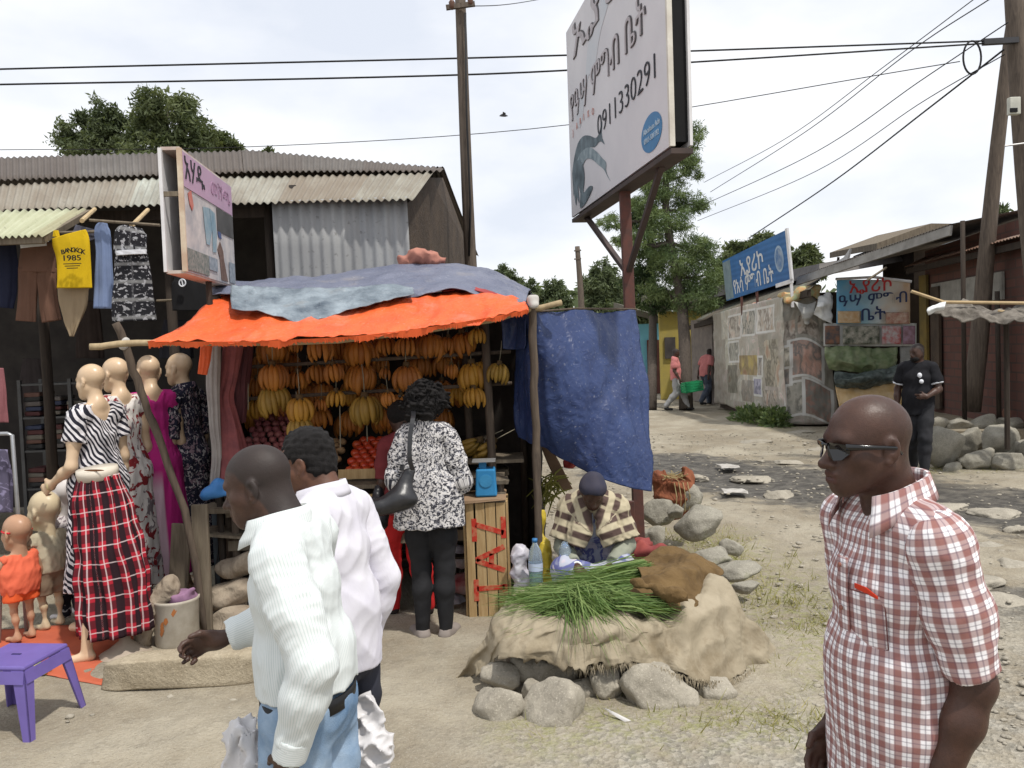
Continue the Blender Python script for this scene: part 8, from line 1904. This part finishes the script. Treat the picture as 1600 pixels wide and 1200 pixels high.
G().lathe(Vector((at(192, 1008, 5.15).x, 5.18, 0)), [(.0, .0), (.17, .0), (.168, .012), (.10, .05), (.035, .10), (.02, .24), (0, .24)], 32).obj('base', M('base_cream', (.44, .36, .28)), sk, smooth=True)
# children
def kid(label, px_, py_, ang, H, J, mat, headk=2.15, head=(0, -2, 0)):
    O = gp(px_, py_); J0 = dict(head=(0, .02, 1.46), shL=(-.19, 0, 1.13), shR=(.19, 0, 1.13), neck=(0, -.01, 1.19), upper=(0, 0, 1.10), chest=(0, .01, .99), waist=(0, .01, .89), pelvis=(0, 0, .79), elL=(-.26, 0, .92), elR=(.26, 0, .92), wrL=(-.29, .06, .74), wrR=(.29, .06, .74), hipL=(-.10, 0, .74), hipR=(.10, 0, .74), knL=(-.11, .01, .41), knR=(.11, .01, .41)); J0.update(J)
    f = Fig('child_mannequin', label, 'mannequin', (O.x, O.y, .02), ang, H, False, J0, head, headk, 1.2, group='shop mannequins'); f.body(mat, .008, {'L': ((0, 0, -1) if 'wrL' not in J else f.f, f.r, .3), 'R': ((0, 0, -1), -f.r, .3)}, mann=True, hk=1.1); return f
M_orc = mat_cloth('neon_orange_cloth', (.75, .16, .085), (.66, .13, .07))
k1 = kid('small brown child mannequin in neon orange outfit with red glasses', 38, 1004, math.pi - R_(28), .86, dict(elL=(-.34, .10, .98), wrL=(-.44, .26, .88)), M_man_child)
k1.shirt(M_orc, .008, sleeve=.12, off=.008, low=.66, amp=.006, seed=3, hemflare=.012, neckcut=-.012, fs=40, loose=.004); k1.trousers(mat_cloth('orange_short_cloth', (.80, .13, .04)), .008, off=.010, loose=.012, top=.80, cutz=.56, name='shorts', amp=.004)
G().tube([k1.h(math.sin(a) * .078, math.cos(a) * .098 - .005, .018 + .006 * math.cos(a)) for a in np.linspace(-2.0, 2.0, 24)], .006, 6).obj('red_glasses', M('red_gloss', (.65, .02, .03), rough=.25, bump=0), k1.root, smooth=True)
k2 = kid('pale child mannequin in beige top and khaki shorts behind the orange one', 82, 985, math.pi - R_(26), .98, {}, M_man_pale)
k2.shirt(mat_cloth('beige_cloth', (.46, .41, .30)), .009, sleeve=.3, off=.010, low=.72, amp=.006, seed=5, fs=40); k2.trousers(mat_cloth('khaki_cloth', (.26, .20, .14)), .009, off=.014, loose=.016, top=.82, cutz=.44, name='shorts', amp=.005)
k3 = kid('little white mannequin in lace top beside the tartan skirt', 112, 968, math.pi - R_(20), 1.06, {}, M('white_mannequin', (.66, .62, .60), (.58, .54, .52), .35, bump=.05), headk=1.9)
k3.shirt(mat_cloth('white_lace_cloth', None, pat=noise_pat((.60, .56, .56), (.22, .18, .2), 60, .52, .58)), .009, sleeve=.9, off=.012, low=.66, amp=.006, seed=7, fs=40); k3.trousers(mat_cloth('black_white_legging', None, pat=noise_pat((.02, .02, .03), (.5, .5, .52), 18, .56, .60)), .009, off=.010, loose=.008)
# ------------------------------------------------------------------ clothes hanging under the eave
def hung(name, label, rows, Y, mat, cat, dep=.22, fold=.010, fn=6, seed=0, parent=None, **k):
    o = loft(name, pxrows(rows, Y, dep, .012), mat, parent, fold=fold, fn=fn, seed=seed, n=56, nv=44, **k)
    if label: tag(o, label, cat, 'clothes hung under the shop eave')
    return o
def trousers_h(label, y0, y1, yk, xl, xr, xm, Y, mat, bl, br, seed):
    t = thing('trousers', label, 'trousers', at((xl + xr) / 2, y1, Y), 'clothes hung under the shop eave')
    loft('seat', pxrows(((y0, xl + 4, xr - 4), ((y0 + yk) / 2, xl + 1, xr - 1), (yk, xl, xr)), Y, .2, .02), mat, t, fold=.006, seed=seed)
    loft('leg', pxrows(((yk - 6, xl, xm + 1), ((yk + y1) / 2, xl, xm - 1), (y1, *bl)), Y, .3, .02), mat, t, fold=.008, seed=seed + 1)
    loft('leg', pxrows(((yk - 6, xm - 1, xr), ((yk + y1) / 2, xm + 1, xr), (y1, *br)), Y, .3, .02), mat, t, fold=.008, seed=seed + 2); return t
M_brn = mat_cloth('brown_trouser_cloth', (.14, .075, .052), (.11, .06, .042))
tq = trousers_h('brown trousers with white waistband hanging at the far end', 378, 502, 425, 29, 88, 59, 6.3, M_brn, (27, 56), (66, 96), 3)
loft('waistband', pxrows(((373, 30, 76), (386, 33, 76)), 6.29, .25, .02), M('white_cotton', (.75,) * 3), tq, fold=.004)
hung('overalls', 'dark blue garment hanging beside the brown trousers', ((375, -20, 24), (420, -24, 26), (480, -26, 22)), 6.45, M('navy_cloth', (.018, .022, .05)), 'garment', seed=5)
yt = thing('vest', 'yellow sleeveless top printed BANGKOK 1985 hanging under the eave', 'top', at(112, 450, 6.15), 'clothes hung under the shop eave')
M_yel = mat_cloth('yellow_jersey', (.60, .40, .012), (.50, .33, .012))
loft('body', pxrows(((366, 80, 134), (378, 82, 139), (400, 88, 141), (430, 89, 142), (450, 89, 143)), 6.15, .16, .02), M_yel, yt, fold=.007, seed=2)
for a_, b_ in ((82, 93), (124, 136)): loft('strap', pxrows(((360, a_ + 2, b_ - 2), (370, a_, b_)), 6.15, .3, .012), M_yel, yt, fold=.003)
sx_v = Vector((1, 0, -.01)).normalized(); M_tx = M('black_print', (.015, .015, .012), rough=.7, bump=0)
for i, ch in enumerate('BANGKOK'):
    t_ = (i - 3) / 3; lettering('lettering', ch, M_tx, yt, at(115 + t_ * 15.5, 394 + 3.2 * t_ * t_, 6.06), Vector((1, 0, -.16 * t_)).normalized(), Vector((.16 * t_, 0, 1)).normalized(), .048, off=.004, grow=.02, align='CENTER')
lettering('lettering', '1985', M_tx, yt, at(100, 407.5, 6.06), sx_v, (0, 0, 1), .056, .125, off=.004, grow=.012)
for yy, w_ in ((412, .13), (415.5, .11), (419, .08)): G().box(at(113, yy, 6.058), (w_, .003, .006)).obj('print_line', M_tx, yt)
hung('shorts', 'khaki tapered shorts hanging below the yellow top', ((448, 90, 138), (475, 92, 136), (500, 99, 126), (526, 110, 114)), 6.22, mat_cloth('khaki_cloth2', (.30, .23, .15)), 'shorts', seed=4)
hung('denim_dress', 'pale blue denim garment hanging next to the yellow top', ((348, 156, 168), (362, 147, 172), (400, 150, 174), (440, 148, 176), (482, 146, 178)), 6.25, mat_cloth('pale_denim', (.20, .26, .42), (.15, .20, .34)), 'garment', seed=6)
def pat_bw(x, v, s): return x.mix(x.ramp(x.noise(v, 40, 2), [(.56, 0.), (.6, 1.)]), x.mix(x.math('MULTIPLY', band(x, s[1], .13, .18, .3), .35), (.018, .018, .022), (.5, .5, .5)), (.34, .34, .36))
hung('dress', 'black and white patterned dress with white belt on a hanger', ((354, 192, 222), (366, 180, 230), (392, 179, 229), (396, 182, 230), (440, 178, 238), (485, 177, 242), (502, 177, 244)), 6.1, mat_cloth('black_white_cloth', None, pat=pat_bw), 'dress', seed=8, fn=9)
tag(loft('belt', pxrows(((391, 181, 229), (398, 182, 229)), 6.07, .3, .03), M('white_cotton', (.75,) * 3), None, fold=.003), 'white belt cinched round the black patterned dress', 'belt')
hung('top', 'small grey top hanging behind the yellow one', ((355, 118, 150), (368, 114, 148), (378, 122, 146)), 6.35, M('grey_violet', (.10, .10, .13)), 'top', seed=9)
ts = thing('tshirt', 'black T-shirt with round white mark hanging behind the sign box', 'T-shirt', at(298, 490, 6.9), 'clothes hung under the shop eave')
loft('body', pxrows(((432, 272, 324), (445, 268, 330), (486, 270, 328)), 6.9, .15, .02), M('black_jersey2', (.016, .016, .018)), ts, fold=.006)
G().tube([at(285 + 5 * math.cos(a), 442 + 5.5 * math.sin(a), 6.83) for a in np.linspace(0, 6.28, 16)], .006, 5).obj('print', M('white_cotton', (.75,) * 3), ts); G().bar(at(284, 437, 6.83), at(286, 447, 6.83), .008, .008).obj('print', _M['white_cotton'], ts)
for a_, b_, Y in (((-60, 368), (150, 362), 6.3), ((140, 344), (250, 352), 6.2), ((245, 470), (420, 462), 7.0)):
    tag(G().tube([at(*a_, Y), at(*b_, Y)], .012, 6).obj('rail', M_wood_grey, None), {6.3: 'wooden rail carrying the brown trousers and yellow top', 6.2: 'wooden rail carrying the patterned dress and denim', 7.0: 'low wooden rail beneath the black T-shirt'}[Y], 'rail')
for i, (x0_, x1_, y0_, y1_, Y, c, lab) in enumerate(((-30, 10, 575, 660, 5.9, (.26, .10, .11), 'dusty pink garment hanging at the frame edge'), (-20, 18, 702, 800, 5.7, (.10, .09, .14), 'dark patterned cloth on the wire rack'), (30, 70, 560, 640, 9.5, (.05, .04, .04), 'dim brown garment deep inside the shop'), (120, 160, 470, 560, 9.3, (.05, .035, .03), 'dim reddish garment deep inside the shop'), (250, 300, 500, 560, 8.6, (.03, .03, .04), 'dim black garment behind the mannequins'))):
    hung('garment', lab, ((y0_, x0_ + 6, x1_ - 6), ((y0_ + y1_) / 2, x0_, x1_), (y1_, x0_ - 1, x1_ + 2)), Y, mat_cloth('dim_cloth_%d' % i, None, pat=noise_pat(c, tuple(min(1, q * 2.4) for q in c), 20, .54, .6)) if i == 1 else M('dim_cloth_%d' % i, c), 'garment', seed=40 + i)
# wire rack and shelves
rk = thing('clothes_rack', 'grey metal clothes rack standing by the frame edge', 'rack', (at(22, 790, 5.6).x, 5.65, 0))
q = at(19, 680, 5.6); b_ = at(26, 800, 5.6)
M_tube = M('grey_tube', (.36, .37, .39), (.28, .29, .3), .35, metal=.5)
G().tube([Vector((q.x + .02, 5.6, 0)), q, q + Vector((-.03, 0, .012)), q + Vector((-.9, 0, .02))], .014, 8).obj('frame', M_tube, rk, smooth=True)
G().tube([Vector((q.x + .02 - .1, 5.45, 0)), Vector((q.x - .13, 5.6, .5)), Vector((q.x - .3, 5.7, .9))], .012, 8).obj('brace', M_tube, rk, smooth=True)
su = thing('shelf_unit', 'dark metal shelf unit with folded clothes inside the shop', 'shelf', (at(95, 760, 8.8).x, 8.8, 0))
xa, xb = at(45, 700, 8.8).x, at(200, 700, 8.8).x
for x_ in (xa, (xa + xb) / 2, xb):
    for y_ in (8.7, 9.1): G().box((x_, y_, .85), (.035, .035, 1.7)).obj('upright', M('grey_angle_iron', (.10, .10, .10), rough=.5), su)
for z_ in (.15, .55, .95, 1.3, 1.65): G().box(((xa + xb) / 2, 8.9, z_), (xb - xa, .42, .02)).obj('shelf', _M['grey_angle_iron'], su)
cols = [(.20, .18, .15), (.12, .05, .05), (.06, .07, .12), (.16, .14, .13), (.05, .05, .05), (.18, .1, .08)]; k = 0
for z_ in (.17, .57, .97, 1.32):
    for f in (.1, .3, .52, .72, .9):
        n_ = rnd.randint(2, 5); xx = xa + (xb - xa) * f
        for j in range(n_):
            o = G().box((xx + rnd.uniform(-.01, .01), 8.88, z_ + .025 + j * .05), (.17, .3, .045), jit=.006).obj('folded_garment', M('fold_%d' % (k % 6), cols[k % 6]), None, bevel=.012); k += 1
            tag(o, 'dim folded garment stacked on the dark shop shelves', 'garment', 'folded clothes on the shop shelves')
tag(G().prism([at(75, 792, 6.6), at(92, 792, 6.6), at(93, 822, 6.6), at(76, 824, 6.6)], (0, .05, 0)).obj('panel', M('orange_plastic', (.62, .09, .02)), None), 'small orange plastic panel behind the beige child mannequin', 'panel')
